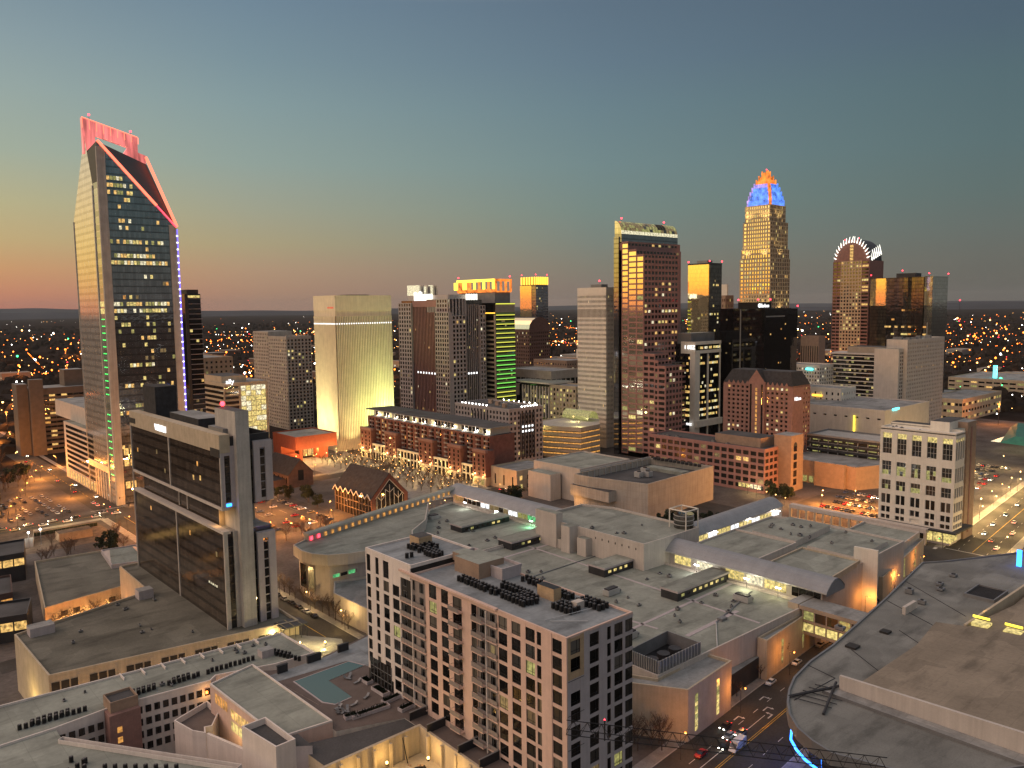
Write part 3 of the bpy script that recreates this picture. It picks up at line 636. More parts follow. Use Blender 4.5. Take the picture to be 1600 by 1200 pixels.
# ally office
t = thing('office_building', 'small glass office with a glowing all glass stair bay behind the dark hotel block', 'office', (253.5, 628, 0))
b = MB(); b.box(253.5, 628, 0, 290, 673, 62, 'tan_stone', 'grey_roof'); b.box(254.5, 634, 62, 275, 670, 67, 'tan_stone', 'dark_roof'); b.build('wall', t)
b = MB(); w = Wins(t)
for i in range(14): b.fbox(FW(253.5, 628), 1, 44, 5+i*4, 7.3+i*4, 0, 0.15, 'dim_glass')
for i in range(14): b.fbox(FS(253.5, 628), 1, 12, 5+i*4, 7.3+i*4, 0, 0.15, 'dim_glass')
b.build('ribbon_window', t)
for i in range(5):
    for j in range(9): w.add(FS(253.5, 628), 15.8+i*4.2, 23.5+j*4.2, 3.8, 3.7, 'lit_yellow' if R.random() < .6 else 'lit_pale', 0.2)
scatter_lit(w, FW(253.5, 628), 1, 44, 4, 4, 14, 3, 0.12, 0.1); w.flush(name='window')
text(t, 'ally', 255, 627.2, 61.5, TXS, 5.2, 'sign_white')
t = tower('apartment_block', 'old brown brick apartment block behind the small glass office', 'building', 262, 700, 30, 70, 0, 78, 'tan_brick', (16, 18, .4, .45), (7, 18, .4, .45), lp=0.05)
# twin residential slabs
t, w = tower('apartment_tower', 'weathered tan apartment tower left of the cream ribbed tower', 'tower', 365.2, 744.6, 27, 40, 0, 92, 'precast', (10, 26, .4, .5), (7, 26, .55, .6), lp=0.09, flush=False)
b = MB(); b.box(366, 786, 0, 392, 822, 97, 'precast', 'grey_roof')
lattice(b, w, FW(366, 786), 0, 36, 0, 96, 9, 27, .4, .5, .4, 'precast', 'pane_dark', 0.07)
for i in range(8): b.box(365.4+i*3.3, 744.8, 92, 366.4+i*3.3, 746, 94.5, 'precast')
b.build('wall', t); w.flush()
# cream floodlit bank tower with vertical ribs
x0, y0, lx, ly, z1 = 340.0, 602.3, 55.1, 37.3, 129.7
t = thing('office_tower', 'broad cream ribbed tower washed with yellow floodlight', 'tower', (x0, y0, 0))
b = MB(); b.box(x0+.8, y0+.8, 4, x0+lx, y0+ly, z1-.5, 'dim_glass', 'white_roof'); b.build('glazing', t)
b = MB()
for fr, Ln, n in ((FW(x0+.8, y0), ly, 22), (FS(x0, y0+.8), lx, 34)):
    for i in range(n+1):
        c = i*Ln/n; b.fbox(fr, max(0, c-0.48), min(Ln, c+0.48), 0, 113, 0, 0.8, 'cream_stone')
        b.hexa([(fr[0]+fr[2]*uu+fr[4]*dd, fr[1]+fr[3]*uu+fr[5]*dd, zz) for zz, ww in ((0, .48), (9, .48)) for uu, dd in ((c-ww, .8), (c+ww, .8), (c+ww, .8+(2.2 if zz == 0 else 0.02)), (c-ww, .8+(2.2 if zz == 0 else 0.02)))], 'cream_stone')
    b.fbox(fr, 0, Ln, 117.5, z1, 0, 0.78, 'cream_stone'); b.fbox(fr, 0, Ln, 113, 117.5, 0, 0.45, 'cream_stone')
b.rim(rect(x0, y0, lx, ly), z1-.5, z1+.8, .7, 'cream_stone'); b.build('rib', t)
b = MB(); b.box(x0+20, y0+12, z1, x0+40, y0+26, z1+1.6, 'dark_metal'); b.build('plant_room', t)
b = MB()
for fr, Ln, n in ((FW(x0, y0), ly, 18), (FS(x0, y0), lx, 24)):
    for i in range(n): b.fbox(fr, (i+.5)*Ln/n-.32, (i+.5)*Ln/n+.32, 106.4, 107.4, 0.02, 0.3, 'sign_white')
b.build('light_row', t)
w = Wins(t); scatter_lit(w, FS(x0, y0+.8), 1, 54, 8, 4, 24, 1.62, 0.02, 0, lits=['lit_pale', 'lit_yellow'], w=.7); scatter_lit(w, FS(x0, y0+.8), 1, 12, 8, 4, 9, 1.62, 0.15, 0, w=.7); w.flush()
b = MB(); lit('sign_dim_red', (1.0, .12, .06), .7, False)
for i in range(5): b.fbox(FW(x0, y0), 3+i*2.1, 4.4+i*2.1, 119.6, 121.0, 0.02, .2, 'sign_dim_red')
b.build('red_sign', t)
# thin dark tower seen in the gap
t = tower('office_tower', 'thin dark tower in the gap beside the cream ribbed tower', 'tower', 548, 800, 16, 22, 0, 104, 'dark_brick', (8, 24, .6, .6), (6, 24, .6, .6), lp=0.12)
# grey granite tower with the white lit crown
x0, y0, lx, ly = 446.1, 587.7, 42.7, 80.1
t = thing('office_tower', 'grey granite tower with notched corners and a bright white lit crown', 'tower', (x0, y0, 0))
b = MB(); w = Wins(t)
b.box(x0+3, y0+3, 0, x0+lx-1, y0+ly-1, 126, 'dim_glass', 'grey_roof')
# W: corner block, recessed dark bay, corner block ; S the same
D = 'pane_dark'; G_ = 'grey_granite'
for (u0, u1, zt, nu) in ((0, 21, 115, 6), (59, 80, 124, 5)):
    b.box(x0+.4, y0+u0+.1, 0, x0+4, y0+u1-.1, zt, G_); lattice(b, w, FW(x0+.4, y0), u0, u1, 8, zt, nu, 27 if zt < 120 else 29, .58, .62, .4, G_, D, 0.06)
b.box(x0+2, y0+21, 115, x0+5, y0+36, 126, G_); lattice(b, w, FW(x0+2.4, y0), 0.5, 36, 115, 127, 9, 3, .58, .62, .4, G_, D, 0.05)
for (u0, u1, zt, nu) in ((0, 20, 112, 5), (37, 43.5, 121, 2)):
    b.box(x0+u0+.5, y0+.4, 0, x0+u1-.1, y0+4, zt, G_); lattice(b, w, FS(x0, y0+.4), u0 if u0 else .4, u1, 8, zt, nu, 26 if zt < 120 else 28, .58, .62, .4, G_, D, 0.06)
b.box(x0+3, y0+2, 112, x0+22, y0+5, 127, G_); lattice(b, w, FS(x0, y0+2.4), 1, 20, 112, 127, 5, 4, .58, .62, .4, G_, 'pane_grey', 0.05)
b.build('wall', t)
b = MB()
for i in range(17): b.fbox(FW(x0+3, y0+21), i*2.35, i*2.35+.7, 0, 122, 0, .9, 'pink_granite')
b.fbox(FW(x0+3, y0+21), 0, 38, 120, 126, 0, 1.1, 'pink_granite'); b.build('mullion', t); b = MB()
for i in range(8): b.fbox(FS(x0+20, y0+3), i*2.35, i*2.35+.6, 0, 122, 0, .8, G_)
b.build('mullion', t)
scatter_lit(w, FW(x0+3, y0+21), 1, 38, 8, 4.2, 26, 2.35, 0.02, 0.05, .3, w=1.3); scatter_lit(w, FS(x0+20, y0+3), 0, 17, 8, 4.2, 26, 2.35, 0.05, 0.06, .5, w=1.4)
for i in range(7): w.add(FW(x0+3, y0+21), 4+i*4.5, 58, 1.7, 1.7, 'sign_white', 1.0)
for i in range(4): w.add(FS(x0+20, y0+3), 4+i*3.2, 58, 1.6, 1.6, 'sign_white', 1.0)
w.flush()
b = MB()
for i in range(13): b.fbox(FW(x0+4.5, y0+30), i*2.3, i*2.3+1.3, 126, 132+ (4 if i > 6 else 0)*R.random(), 0, .6, 'arch_white')
for i in range(5): b.fbox(FS(x0+24, y0+4.5), i*2.9, i*2.9+1.5, 122, 131.5, 0, .6, 'arch_white')
b.build('crown_fin', t)
b = MB(); b.box(x0+6, y0+8, 126, x0+38, y0+72, 131, 'pale_precast', 'grey_roof'); b.box(x0+8, y0+56, 131, x0+30, y0+72, 136, 'pale_precast', 'grey_roof')
for i in range(9): b.box(x0+6+i*2.6, y0+54, 131, x0+7+i*2.6, y0+73, 139.5+R.random()*1.5, 'lit_pale' if i % 3 == 0 else 'pale_precast')
b.build('crown', t)
# green striped tower with the orange lit top
x0, y0, lx, ly = 496.2, 580.9, 24.0, 62.0
t = thing('office_tower', 'glass tower striped with green light lines under an orange lit crown', 'tower', (x0, y0, 0))
b = MB(); b.box(x0, y0, 0, x0+lx, y0+ly, 123, 'black_glass', 'dark_roof'); b.build('curtain_wall', t)
b = MB(); fs, fw = FS(x0, y0), FW(x0, y0)
b.fbox(fw, 0, 2, 0, 112, 0, .5, 'tan_stone'); b.fbox(fw, 14, 30, 0, 112, 0, .4, 'tan_stone')
for i in range(24): b.fbox(fw, 2.2, 13.5, 6+i*4.3, 7.6+i*4.3, 0, .3, 'tan_stone')
b.fbox(fs, 0, lx, 114, 122, 0, .3, 'bridge_bronze'); b.build('wall', t)
b = MB()
for i in range(26):
    z = 8+i*4.3
    if z > 112: break
    m = 'led_lime' if 8 <= i <= 15 else 'led_yellow'
    b.fbox(fs, .5, lx, z+.9, z+2.6, 0, .12, 'spill_green'); b.fbox(fs, .5, lx, z, z+.75, 0, .4, m); b.fbox(fw, 15+ (i % 2), 24, z, z+.7, .4, .7, 'led_yellow')  # dim green bands: soffit light on the glass put in as glow
b.fbox(fs, .2, lx, 121.6, 122.6, .3, .7, 'led_yellow'); b.fbox(fw, 0, 20, 113, 114, .5, .9, 'bar_orange'); b.build('light_strip', t)
b = MB(); b.box(x0+3, y0+4, 123, x0+lx-2, y0+58, 133, 'grey_metal', 'dark_roof'); b.build('top_storey', t)
b = MB(); zz = 133
b.box(x0+2, y0+3, zz, x0+lx-1, y0+60, zz+1.3, 'crown_orange')
b.fbox(FW(x0+2, y0+3), 0, 57, 143.2, 145.5, 0, .8, 'bar_yellow'); b.fbox(FS(x0+2, y0+3), 0, 21, 143.2, 145.5, 0, .8, 'crown_orange'); b.fbox(FW(x0+2, y0+3), 0, 57, 134.3, 136, 0, .8, 'crown_orange')
for i in range(9): b.fbox(FW(x0+2, y0+3), i*7, i*7+(3 if i < 5 else 5.5), 136, 143.2, 0, .7, 'crown_orange' if i % 2 else 'bar_yellow')
for i in range(4): b.fbox(FS(x0+2, y0+3), i*6.2, i*6.2+2.4, 134, 143.2, 0, .7, 'crown_orange')
b.build('crown', t)
beacon(t, x0+2, y0+58, 148); beacon(t, x0+22, y0+4, 148)
w = Wins(t); scatter_lit(w, FS(x0, y0), .5, 23, 8, 4.3, 24, 2.2, 0.06, 0, lits=['lit_olive', 'lit_dim', 'lit_green'], h=2.4); w.flush()
# tower with orange lit head, far
x0, y0, lx, ly = 726.9, 770, 22, 30
t = thing('apartment_tower', 'distant slim dark tower with an orange glowing top behind the barrel roofed tower', 'tower', (x0, y0, 0))
b = MB(); b.box(x0, y0, 0, x0+lx, y0+ly, 146, 'slate_glass', 'dark_roof'); b.build('curtain_wall', t)
b = MB(); b.fbox(FW(x0, y0), 8, 30, 95, 146, 0, .4, 'gold_glass')
for i in range(40): b.fbox(FS(x0, y0), 13, 22, 8+i*3.4, 8.4+i*3.4, 0, .8, 'grey_metal')
b.build('side_panel', t)
b = MB()
for i in range(7): b.fbox(FS(x0, y0), .5+i*3.2, 2.8+i*3.2, 147, 157, 0, .4, 'bar_orange')
for i in range(6): b.fbox(FW(x0, y0), .5+i*5, 3.5+i*5, 147, 157, 0, .4, 'bar_orange')
b.box(x0+1, y0+1, 146, x0+lx-1, y0+ly-1, 156.5, 'dark_metal'); b.build('crown', t)
beacon(t, x0+1, y0+1, 160); beacon(t, x0+21, y0+1, 160); beacon(t, x0+1, y0+28, 160)
w = Wins(t); scatter_lit(w, FS(x0, y0), 1, 13, 8, 3.4, 40, 2.4, 0.12, 0); w.flush()
# brown domed tower
x0, y0 = 640, 690
t, w = tower('office_tower', 'dark brown tower with a gilded barrel roof behind the green striped tower', 'tower', x0, y0, 34, 44, 0, 92, 'dark_brick', (14, 21, .45, .5), (11, 21, .45, .5), lp=0.06, flush=False)
w.flush(); b = MB()
for i in range(8):
    a, c = rad(i*180/8), rad((i+1)*180/8)
    P = lambda an, yy: (x0+17-17*math.cos(an), yy, 92.8+14*math.sin(an))
    b.face([P(a, y0), P(c, y0), P(c, y0+44), P(a, y0+44)], 'gold_glass' if i < 3 else 'slate')
b.face([(x0+17-17*math.cos(rad(i*180/8)), y0, 92.8+14*math.sin(rad(i*180/8))) for i in range(9)], 'dark_brick'); b.build('barrel_roof', t)
# mid rise infill
tower('hotel', 'low salmon brick hotel between the green striped tower and the white grid tower', 'building', 600, 590, 36, 50, 0, 62, 'tan_brick', (14, 15, .4, .42), (10, 15, .4, .42), lp=0.1)
tower('office_building', 'plain white block behind the salmon brick hotel', 'building', 660, 610, 24, 24, 0, 70, 'white_precast', None, None)
tower('office_building', 'squat grey office with dark ribbon windows in front of the salmon hotel', 'office', 548, 560, 40, 66, 0, 56, 'precast', (9, 3, .85, .35), (6, 3, .85, .35), lp=0.1)
# cube office with lit fins
x0, y0 = 528, 508
t, w = tower('office_building', 'stone office with a lit glass pavilion and white fins beside the white grid tower', 'office', x0, y0, 22, 34, 0, 46, 'tan_stone', (8, 10, .55, .55), (6, 10, .55, .55), lp=0.55, lits=['lit_olive', 'lit_dim', 'lit_yellow'], flush=False)
b = MB(); b.box(x0+2, y0+34, 0, x0+24, y0+78, 45, 'dim_glass', 'white_roof'); b.box(x0-2, y0+32, 46.5, x0+30, y0+84, 48, 'white_precast', 'white_roof'); b.build('pavilion', t)
b = MB()
for i in range(10): b.fbox(FW(x0+2, y0+36), i*4, i*4+1.1, 14, 44, 0, 1.2, 'white_stucco')
b.build('fin', t)
for i in range(9):
    for j in range(7): w.add(FW(x0+2, y0+36), 2.6+i*4, 12+j*4.4, 2.5, 3, pick('pane_grey', .5, ['lit_olive', 'lit_dim', 'lit_yellow']), .06)
w.flush()
# white grid tower
x0, y0, lx, ly = 539, 481.2-32, 16, 35
x0, y0 = 507.2, 452.8
t, w = tower('office_tower', 'tall off-white tower with a fine grid of small dark windows', 'tower', x0, y0, 14.5, 32.8, 0, 133.7, 'white_precast', (24, 31, .5, .5), (8, 31, .5, .5), lp=0.03, dep=.4, top=5, base=6, flush=False)
b = MB()
for i in range(24): b.fbox(FW(x0, y0), .45+i*1.36, 1.0+i*1.36, 109.5, 116.5, 0.0, .1, 'dark_core')
b.box(x0+3, y0+8, 133.7, x0+11, y0+20, 137, 'grey_metal'); b.build('louvre', t); w.flush()
beacon(t, x0+5, y0+12, 140); 
# parking garage lit yellow
t = thing('parking_garage', 'floodlit parking garage with an arched roof canopy below the white grid tower', 'garage', (442, 425, 0))
b = MB(); P = [(446, 424), (470, 426), (498, 452), (498, 478), (440, 478), (434, 452)]
b.prism([(x*.98+9.3, y*.98+9) for x, y in P], 0, 24, 'dark_core')
for i in range(6): b.prism(P, 2.8+i*4.2, 5.0+i*4.2, 'tan_stone', 'concrete')
b.rim(P, 26, 27, .4, 'tan_stone'); b.build('deck', t)
b = MB()
for i in range(5): b.prism([(x*.985+7, y*.985+6.7) for x, y in P], 5.4+i*4.2, 6.4+i*4.2, 'lit_amber')
b.build('ceiling_lights', t)
b = MB()
for i in range(8):
    a, c = rad(i*22.5), rad((i+1)*22.5); Q = lambda an, yy: (484-6*math.cos(an), yy, 27+7*math.sin(an))
    b.face([Q(a, 446), Q(c, 446), Q(c, 476), Q(a, 476)], 'lit_olive')  # lamplit yellow of the canopy put in as emission
b.build('arched_canopy', t)

FL = []
# ------------------------------------------------------------------ pink granite tower with the barrel vault top
x0, y0 = 492.4, 379.9
t = thing('office_tower', 'stepped pink granite tower capped by a lit glass barrel vault', 'tower', (x0, y0, 0))
b = MB(); w = Wins(t); PG = 'pink_granite'
tiers = [(0, 20.6, 73.4), (7.5, 17.5, 77.4), (10.5, 17.5, 82.2), (21.7, 42.8, 158.1), (28.6, 57.0, 162.4), (37.0, 67.0, 168.8)]
for i, (dy, L_, zt) in enumerate(tiers):
    nxt = tiers[i+1][0] if i+1 < len(tiers) else 43.6
    b.box(x0+.5, y0+dy+.5, 0, x0+L_, y0+46-i*.02, zt, PG, 'dark_roof')
    if i > 3: w_n = int(L_/4.2); [w.add(FS(x0, y0+dy+.5), 2.2+j*4.2, zt-2.2, 2.8, 1.7, pick('pane_grey', .12), .05) for j in range(w_n)]
    nu = max(1, round((nxt-dy)/6.95)) if i >= 3 else max(1, round((nxt-dy)/5.4))
    nz = round((zt-5)/4.25)
    lattice(b, w, FW(x0+.5, y0), dy, nxt, zt-1.2-nz*4.25, zt-1.2, nu, nz, .86 if i >= 3 else .74, .72 if i >= 3 else .55, .3 if i >= 3 else .45, PG, 'pane_mirror' if i >= 3 else 'pane_grey', 0.05 if i >= 3 else .09, rows=None)  # upper panes tinted and enlarged to carry more sunset reflection
    b.fbox(FW(x0+.5, y0), dy, nxt, zt-1.2, zt, 0, .5, PG)
for (dy, L_, zt, zb) in ((0, 20.6, 73.4, 0), (7.5, 17.5, 77.4, 73.5), (10.5, 17.5, 82.2, 77.5)):
    nz = max(1, round((zt-zb)/4.25)); lattice(b, w, FS(x0, y0+dy+.5), .5, L_, zb, zt-.6, max(3, round(L_/4.3)), nz, .72, .55, .45, PG, 'pane_grey', 0.10)
b.build('wall', t)
b = MB(); b.box(x0+.55, y0+22.0, 73, x0+43.0, y0+24, 157.5, 'dim_glass'); b.box(x0+18, y0+12, 0, x0+43, y0+24, 73.5, 'dim_glass', 'dark_roof'); b.box(x0-.6, y0+46.1, 0, x0+72, y0+51, 173, 'slate_glass', 'dark_roof'); b.box(x0+.5, y0+44, 168, x0+72.3, y0+51, 175.2, 'slate_glass', 'dark_roof'); b.build('curtain_wall', t)
b = MB()
for i in range(20): b.fbox(FS(x0, y0+22.0), .6, 43, 73+i*4.25, 74.9+i*4.25, 0, .25, PG)
for i in range(11): b.fbox(FS(x0, y0+22.0), .6+i*4.24, 1.9+i*4.24, 73, 157.4, 0, .18, PG)
for i in range(17): b.fbox(FS(x0+18, y0+12), 0, 25, 2+i*4.25, 3.6+i*4.25, 0, .25, PG)
b.build('spandrel', t)
for k, p in ((0, .15), (5, .35), (7, .6), (1, .2), (3, .25), (9, .5), (10, .1), (12, .25), (14, .15), (13, .1), (16, .05)):
    for i in range(10):
        if R.random() < p: w.add(FS(x0, y0+22), 3.3+i*4.24, 76.2+k*4.25 if k < 19 else 0, 2.6, 2.1, R.choice(['lit_yellow', 'lit_pale', 'lit_warm']), .12)
scatter_lit(w, FS(x0+18, y0+12), 0, 25, 3.4, 4.25, 16, 2.4, .12, .15, .5); w.flush()
b = MB()
for i in range(7):
    a, c = rad(i*90/6), rad((i+1)*90/6)
    if i == 6: break
    P = lambda an, x: (x, y0+51-7*math.cos(an), 175.2+10.5*math.sin(an))
    for j in range(20):
        b.face([P(a, x0+.5+j*3.6), P(a, x0+.5+(j+1)*3.6-.35), P(c, x0+.5+(j+1)*3.6-.35), P(c, x0+.5+j*3.6)], 'dark_core' if (j in (13, 14, 15) and 1 < i < 5) else R.choice(['lit_dim', 'lit_olive', 'lit_olive', 'lit_dim', 'pane_grey']) if i else 'lit_pale')
b.face([(x0+.5, y0+51, 175.2)]+[(x0+.5, y0+51-7*math.cos(rad(k*15)), 175.2+10.5*math.sin(rad(k*15))) for k in range(7)], 'teal_glass')
b.face([(x0+72.3, y0+51, 175.2)]+[(x0+72.3, y0+51-7*math.cos(rad(k*15)), 175.2+10.5*math.sin(rad(k*15))) for k in range(7)], 'teal_glass')
b.face([(x0+.5, y0+51, 175), (x0+72.3, y0+51, 175), (x0+72.3, y0+51, 185.7), (x0+.5, y0+51, 185.7)], 'teal_glass')
b.build('barrel_vault', t); beacon(t, x0+8, y0+50.5, 188); beacon(t, x0+62, y0+50.5, 188)
# gold mirror tower
x0, y0, lx, ly = 648.6, 449.9, 19.7, 24.6
t = thing('office_tower', 'mirror glass tower whose left side reflects the sunset in gold', 'tower', (x0, y0, 0))
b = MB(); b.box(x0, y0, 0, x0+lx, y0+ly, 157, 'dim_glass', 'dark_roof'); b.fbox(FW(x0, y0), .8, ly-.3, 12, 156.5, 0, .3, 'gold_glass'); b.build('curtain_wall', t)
b = MB(); b.rim(rect(x0-.1, y0-.1, lx+.2, ly+.2), 156.5, 157.8, .5, 'dark_metal'); b.box(x0+5, y0+6, 157, x0+13, y0+18, 160.5, 'grey_metal'); b.build('parapet', t)
w = Wins(t); scatter_lit(w, FS(x0, y0), .5, 19, 10, 3.9, 36, 2.4, .06, .06, .6); scatter_lit(w, FW(x0, y0), 1, 24, 10, 3.9, 26, 3, .08, .1, .4, d=.36); w.flush()
beacon(t, x0, y0+24, 159.5); beacon(t, x0+lx, y0, 159.5); beacon(t, x0, y0, 159.5)
# white framed office with lit floors
x0, y0, lx, ly = 533.0, 382.7, 35, 13
t = thing('office_building', 'dark glass office with a broad pale corner column and bands of lit floors', 'office', (x0, y0, 0))
b = MB(); b.box(x0+.4, y0+.4, 0, x0+lx, y0+ly+6, 88, 'black_glass', 'dark_roof'); b.build('curtain_wall', t)
b = MB(); fs, fw = FS(x0, y0+.4), FW(x0+.4, y0)
b.fbox(fs, -.4, 6, 0, 82, 0, 1.0, 'white_precast'); b.fbox(fw, -.4, 4.2, 0, 82, 0, 1.0, 'white_precast'); b.fbox(fs, 17, 18.5, 0, 80, 0, .7, 'white_precast'); b.fbox(fs, lx-1.2, lx, 0, 88, 0, .7, 'white_precast')
b.fbox(fw, -.4, ly, 80.5, 90, 0, 1.02, 'white_precast'); b.fbox(fs, -.4, lx, 80.5, 83, 0, 1.02, 'white_precast'); b.fbox(fs, -.4, lx, 87.5, 90, 0, 1.02, 'white_precast'); b.fbox(fs, -.4, lx, 22, 27, 0, 3, 'white_precast')
b.box(x0+3, y0+6, 88, x0+lx, y0+ly+6, 96.5, 'grey_metal'); b.build('frame', t)
w = Wins(t)
for z, p in ((85, .85), (77, .25), (72.5, .75), (67, .2), (50, .85), (45, .3), (41, .7), (35.5, .85), (31, .75), (62, .25), (57, .2), (54, .45)):
    for i in range(14):
        u = 7+i*1.98
        if 16.4 < u < 18.8: continue
        if R.random() < p: w.add(fs, u, z, 1.8, 1.9, R.choice(['lit_yellow', 'lit_warm', 'lit_pale']), 1.08 if z == 85 else .1)
    for i in range(4):
        if R.random() < p+.15: w.add(fw, 5.2+i*2, z, 1.9, 2.0, R.choice(['lit_yellow', 'lit_warm']), .1)
w.flush(); text(t, '1 BEZ', x0-1.2, y0+9.6, 84.2, TXW, 4.2, 'sign_white'); text(t, '1BEZ', x0-2.3, y0+6.5, 23.6, TXW, 2.6, 'sign_white')
# crowned tower
xc, yc = 765.6+38.4-19.2+.0, 456.4+18.4
t = thing('office_tower', 'tallest gold lit granite tower with a stepped crown lit orange and blue', 'tower', (765.6, 456.4, 0))
b = MB(); w = Wins(t); GG = 'gold_granite'
X0, Y0 = 765.6, 456.4
for i, (dy, lx_, ly_, zb, zt) in enumerate(((0, 38.4, 36.8, 0, 166), (0.6, 37, 35, 166, 176), (1.6, 34.4, 32.6, 176, 204), (3.2, 30.6, 29.6, 204, 221.4))):
    xx, yy = X0+dy*.8, Y0+dy
    b.box(xx+.5, yy+.5, zb, xx+lx_, yy+ly_, zt, GG, 'grey_roof')
    nz = max(2, round((zt-zb)/4.1))
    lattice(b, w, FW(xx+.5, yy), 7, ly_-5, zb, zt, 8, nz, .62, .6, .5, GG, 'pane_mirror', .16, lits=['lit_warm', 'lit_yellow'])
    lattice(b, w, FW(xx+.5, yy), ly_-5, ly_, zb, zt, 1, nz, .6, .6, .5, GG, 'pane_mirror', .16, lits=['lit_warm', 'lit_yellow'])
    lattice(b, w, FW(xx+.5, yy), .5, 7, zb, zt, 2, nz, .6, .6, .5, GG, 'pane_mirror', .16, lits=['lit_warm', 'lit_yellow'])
    lattice(b, w, FS(xx, yy+.5), .5, 7, zb, zt, 2, nz, .6, .6, .5, GG, 'pane_dark', .16, lits=['lit_warm', 'lit_yellow'])
    lattice(b, w, FS(xx, yy+.5), 7, lx_, zb, zt, 9, nz, .55, .72, .5, GG, 'pane_dark', .07 if i < 2 else .3, lits=['lit_warm', 'lit_yellow', 'lit_dim'])
    b.fbox(FS(xx, yy+.5), 5.5, 6.6, zb, zt, .5, 1.2, GG)
b.build('wall', t); w.flush()
b = MB()
for zz in (60, 110, 166.5, 204.5):
    for u in (6, 18, 30):
        b.box(X0-4.2, Y0+u-.3, zz-.5, X0-3.4, Y0+u+.3, zz, 'dark_metal'); b.tube((X0, Y0+u, zz-1), (X0-4, Y0+u, zz-.3), .12, 'dark_metal', 4)
    b.box(X0+18, Y0-4.2, zz-.5, X0+18.6, Y0-3.4, zz, 'dark_metal'); b.tube((X0+18.3, Y0, zz-1), (X0+18.3, Y0-4, zz-.3), .12, 'dark_metal', 4)
o = b.build('floodlight', t)
for zz, dz in ((60, 40), (110, 40), (166.5, 30), (204.5, 15)):
    for u in (8, 28): FL.append((o, X0-4, Y0+u, zz+.5, X0+1, Y0+u, zz+dz, 9000, (1, .72, .3)))
    FL.append((o, X0+18.3, Y0-4, zz+.5, X0+18.3, Y0+1, zz+dz, 6000, (1, .74, .32)))
b = MB(); s0 = (X0+3.4, Y0+4.0, 29.0, 28.0)
for i, (ins, zb, zt) in enumerate(((0, 221.4, 227.5), (.9, 226.5, 232), (1.9, 231, 236.5), (3.3, 235.5, 241), (4.7, 240, 245), (6.3, 244, 249), (7.9, 248, 253), (10.2, 252, 257.6))):
    xx, yy, lx_, ly_ = s0[0]+ins, s0[1]+ins, s0[2]-2*ins, s0[3]-2*ins
    b.box(xx+.8, yy+.8, zb-1, xx+lx_-.8, yy+ly_-.8, zt-1.5, 'crown_orange' if i > 4 else 'crown_blue', 'dark_metal')
    n = max(3, int(ly_/2.1))
    for j in range(n):
        h = zt-(0 if j in (0, n-1) else 1.2)
        m = ('crown_orange' if i > 4 else ('crown_orange' if j < 1 else ('crown_violet' if (j > n-2 or i == 4) else 'crown_blue')))
        b.fbox(FW(xx+.8, yy), j*ly_/n+.3, j*ly_/n+1.5, zb-.5, h, 0, .9, m)
        m = 'crown_orange' if (i > 4 or j < 1) else 'crown_blue'
        b.fbox(FS(xx, yy+.8), j*lx_/n+.3, j*lx_/n+1.5, zb-.5, h, 0, .9, m)
    b.fbox(FS(xx, yy+.8), 0, 2.6, zb-.5, zt+.6, .9, 1.3, 'crown_orange')
b.build('crown', t); beacon(t, X0+17.2, Y0+17, 259.5, .6)
t = tower('office_tower', 'small pinkish tower peeking out left of the tallest crowned tower', 'tower', 780, 520, 16, 18, 0, 128, 'tan_brick', (8, 20, .5, .5), (6, 20, .5, .5), lp=.1)
b = MB(); b.box(786, 522, 127, 788, 530, 141, 'white_precast'); b.build('pylon', t)
# black tower
x0, y0, lx, ly = 576.1, 347.9, 54, 41
t = thing('office_tower', 'plain black glass tower with a white sign on its flat top', 'tower', (x0, y0, 0))
b = MB(); b.box(x0, y0, 0, x0+lx-14, y0+ly, 115.5, 'black_glass', 'dark_roof'); b.box(x0+lx-14.3, y0+2, 0, x0+lx, y0+ly-4, 115, 'black_glass', 'dark_roof'); b.build('curtain_wall', t)
b = MB(); b.box(x0-.2, y0+6, 115.2, x0+20, y0+24, 120.5, 'black_metal'); b.fbox(FW(x0, y0), 21, 21.9, 0, 115, 0, .5, 'grey_metal'); b.fbox(FS(x0, y0), 2, 30, 108.5, 109.6, 0, .2, 'grey_metal'); b.build('penthouse', t)
w = Wins(t); scatter_lit(w, FW(x0, y0), 1, 40, 30, 3.9, 20, 3.2, .05, 0, lits=['lit_warm', 'lit_white', 'lit_dim'], h=1.2, w=1.4); scatter_lit(w, FS(x0, y0), 1, 38, 30, 3.9, 20, 3.2, .05, 0, lits=['lit_warm', 'lit_dim', 'lit_amber'], h=1.2, w=1.5)
w.flush(); text(t, 'Carlson', x0+3, y0+5.7, 116.4, TXS, 4.0, 'sign_white'); b = MB(); b.cyl(x0+1.6, y0+5.4, 116.4, 119.8, .01, 'sign_white'); b.ball(x0+1.4, y0+5.5, 117.8, 1.6, 'sign_white'); b.build('logo', t)
beacon(t, x0, y0+24, 122.5); beacon(t, x0, y0+6, 122.5); beacon(t, x0+18, y0+6, 122.5); beacon(t, x0+lx, y0+2, 117)
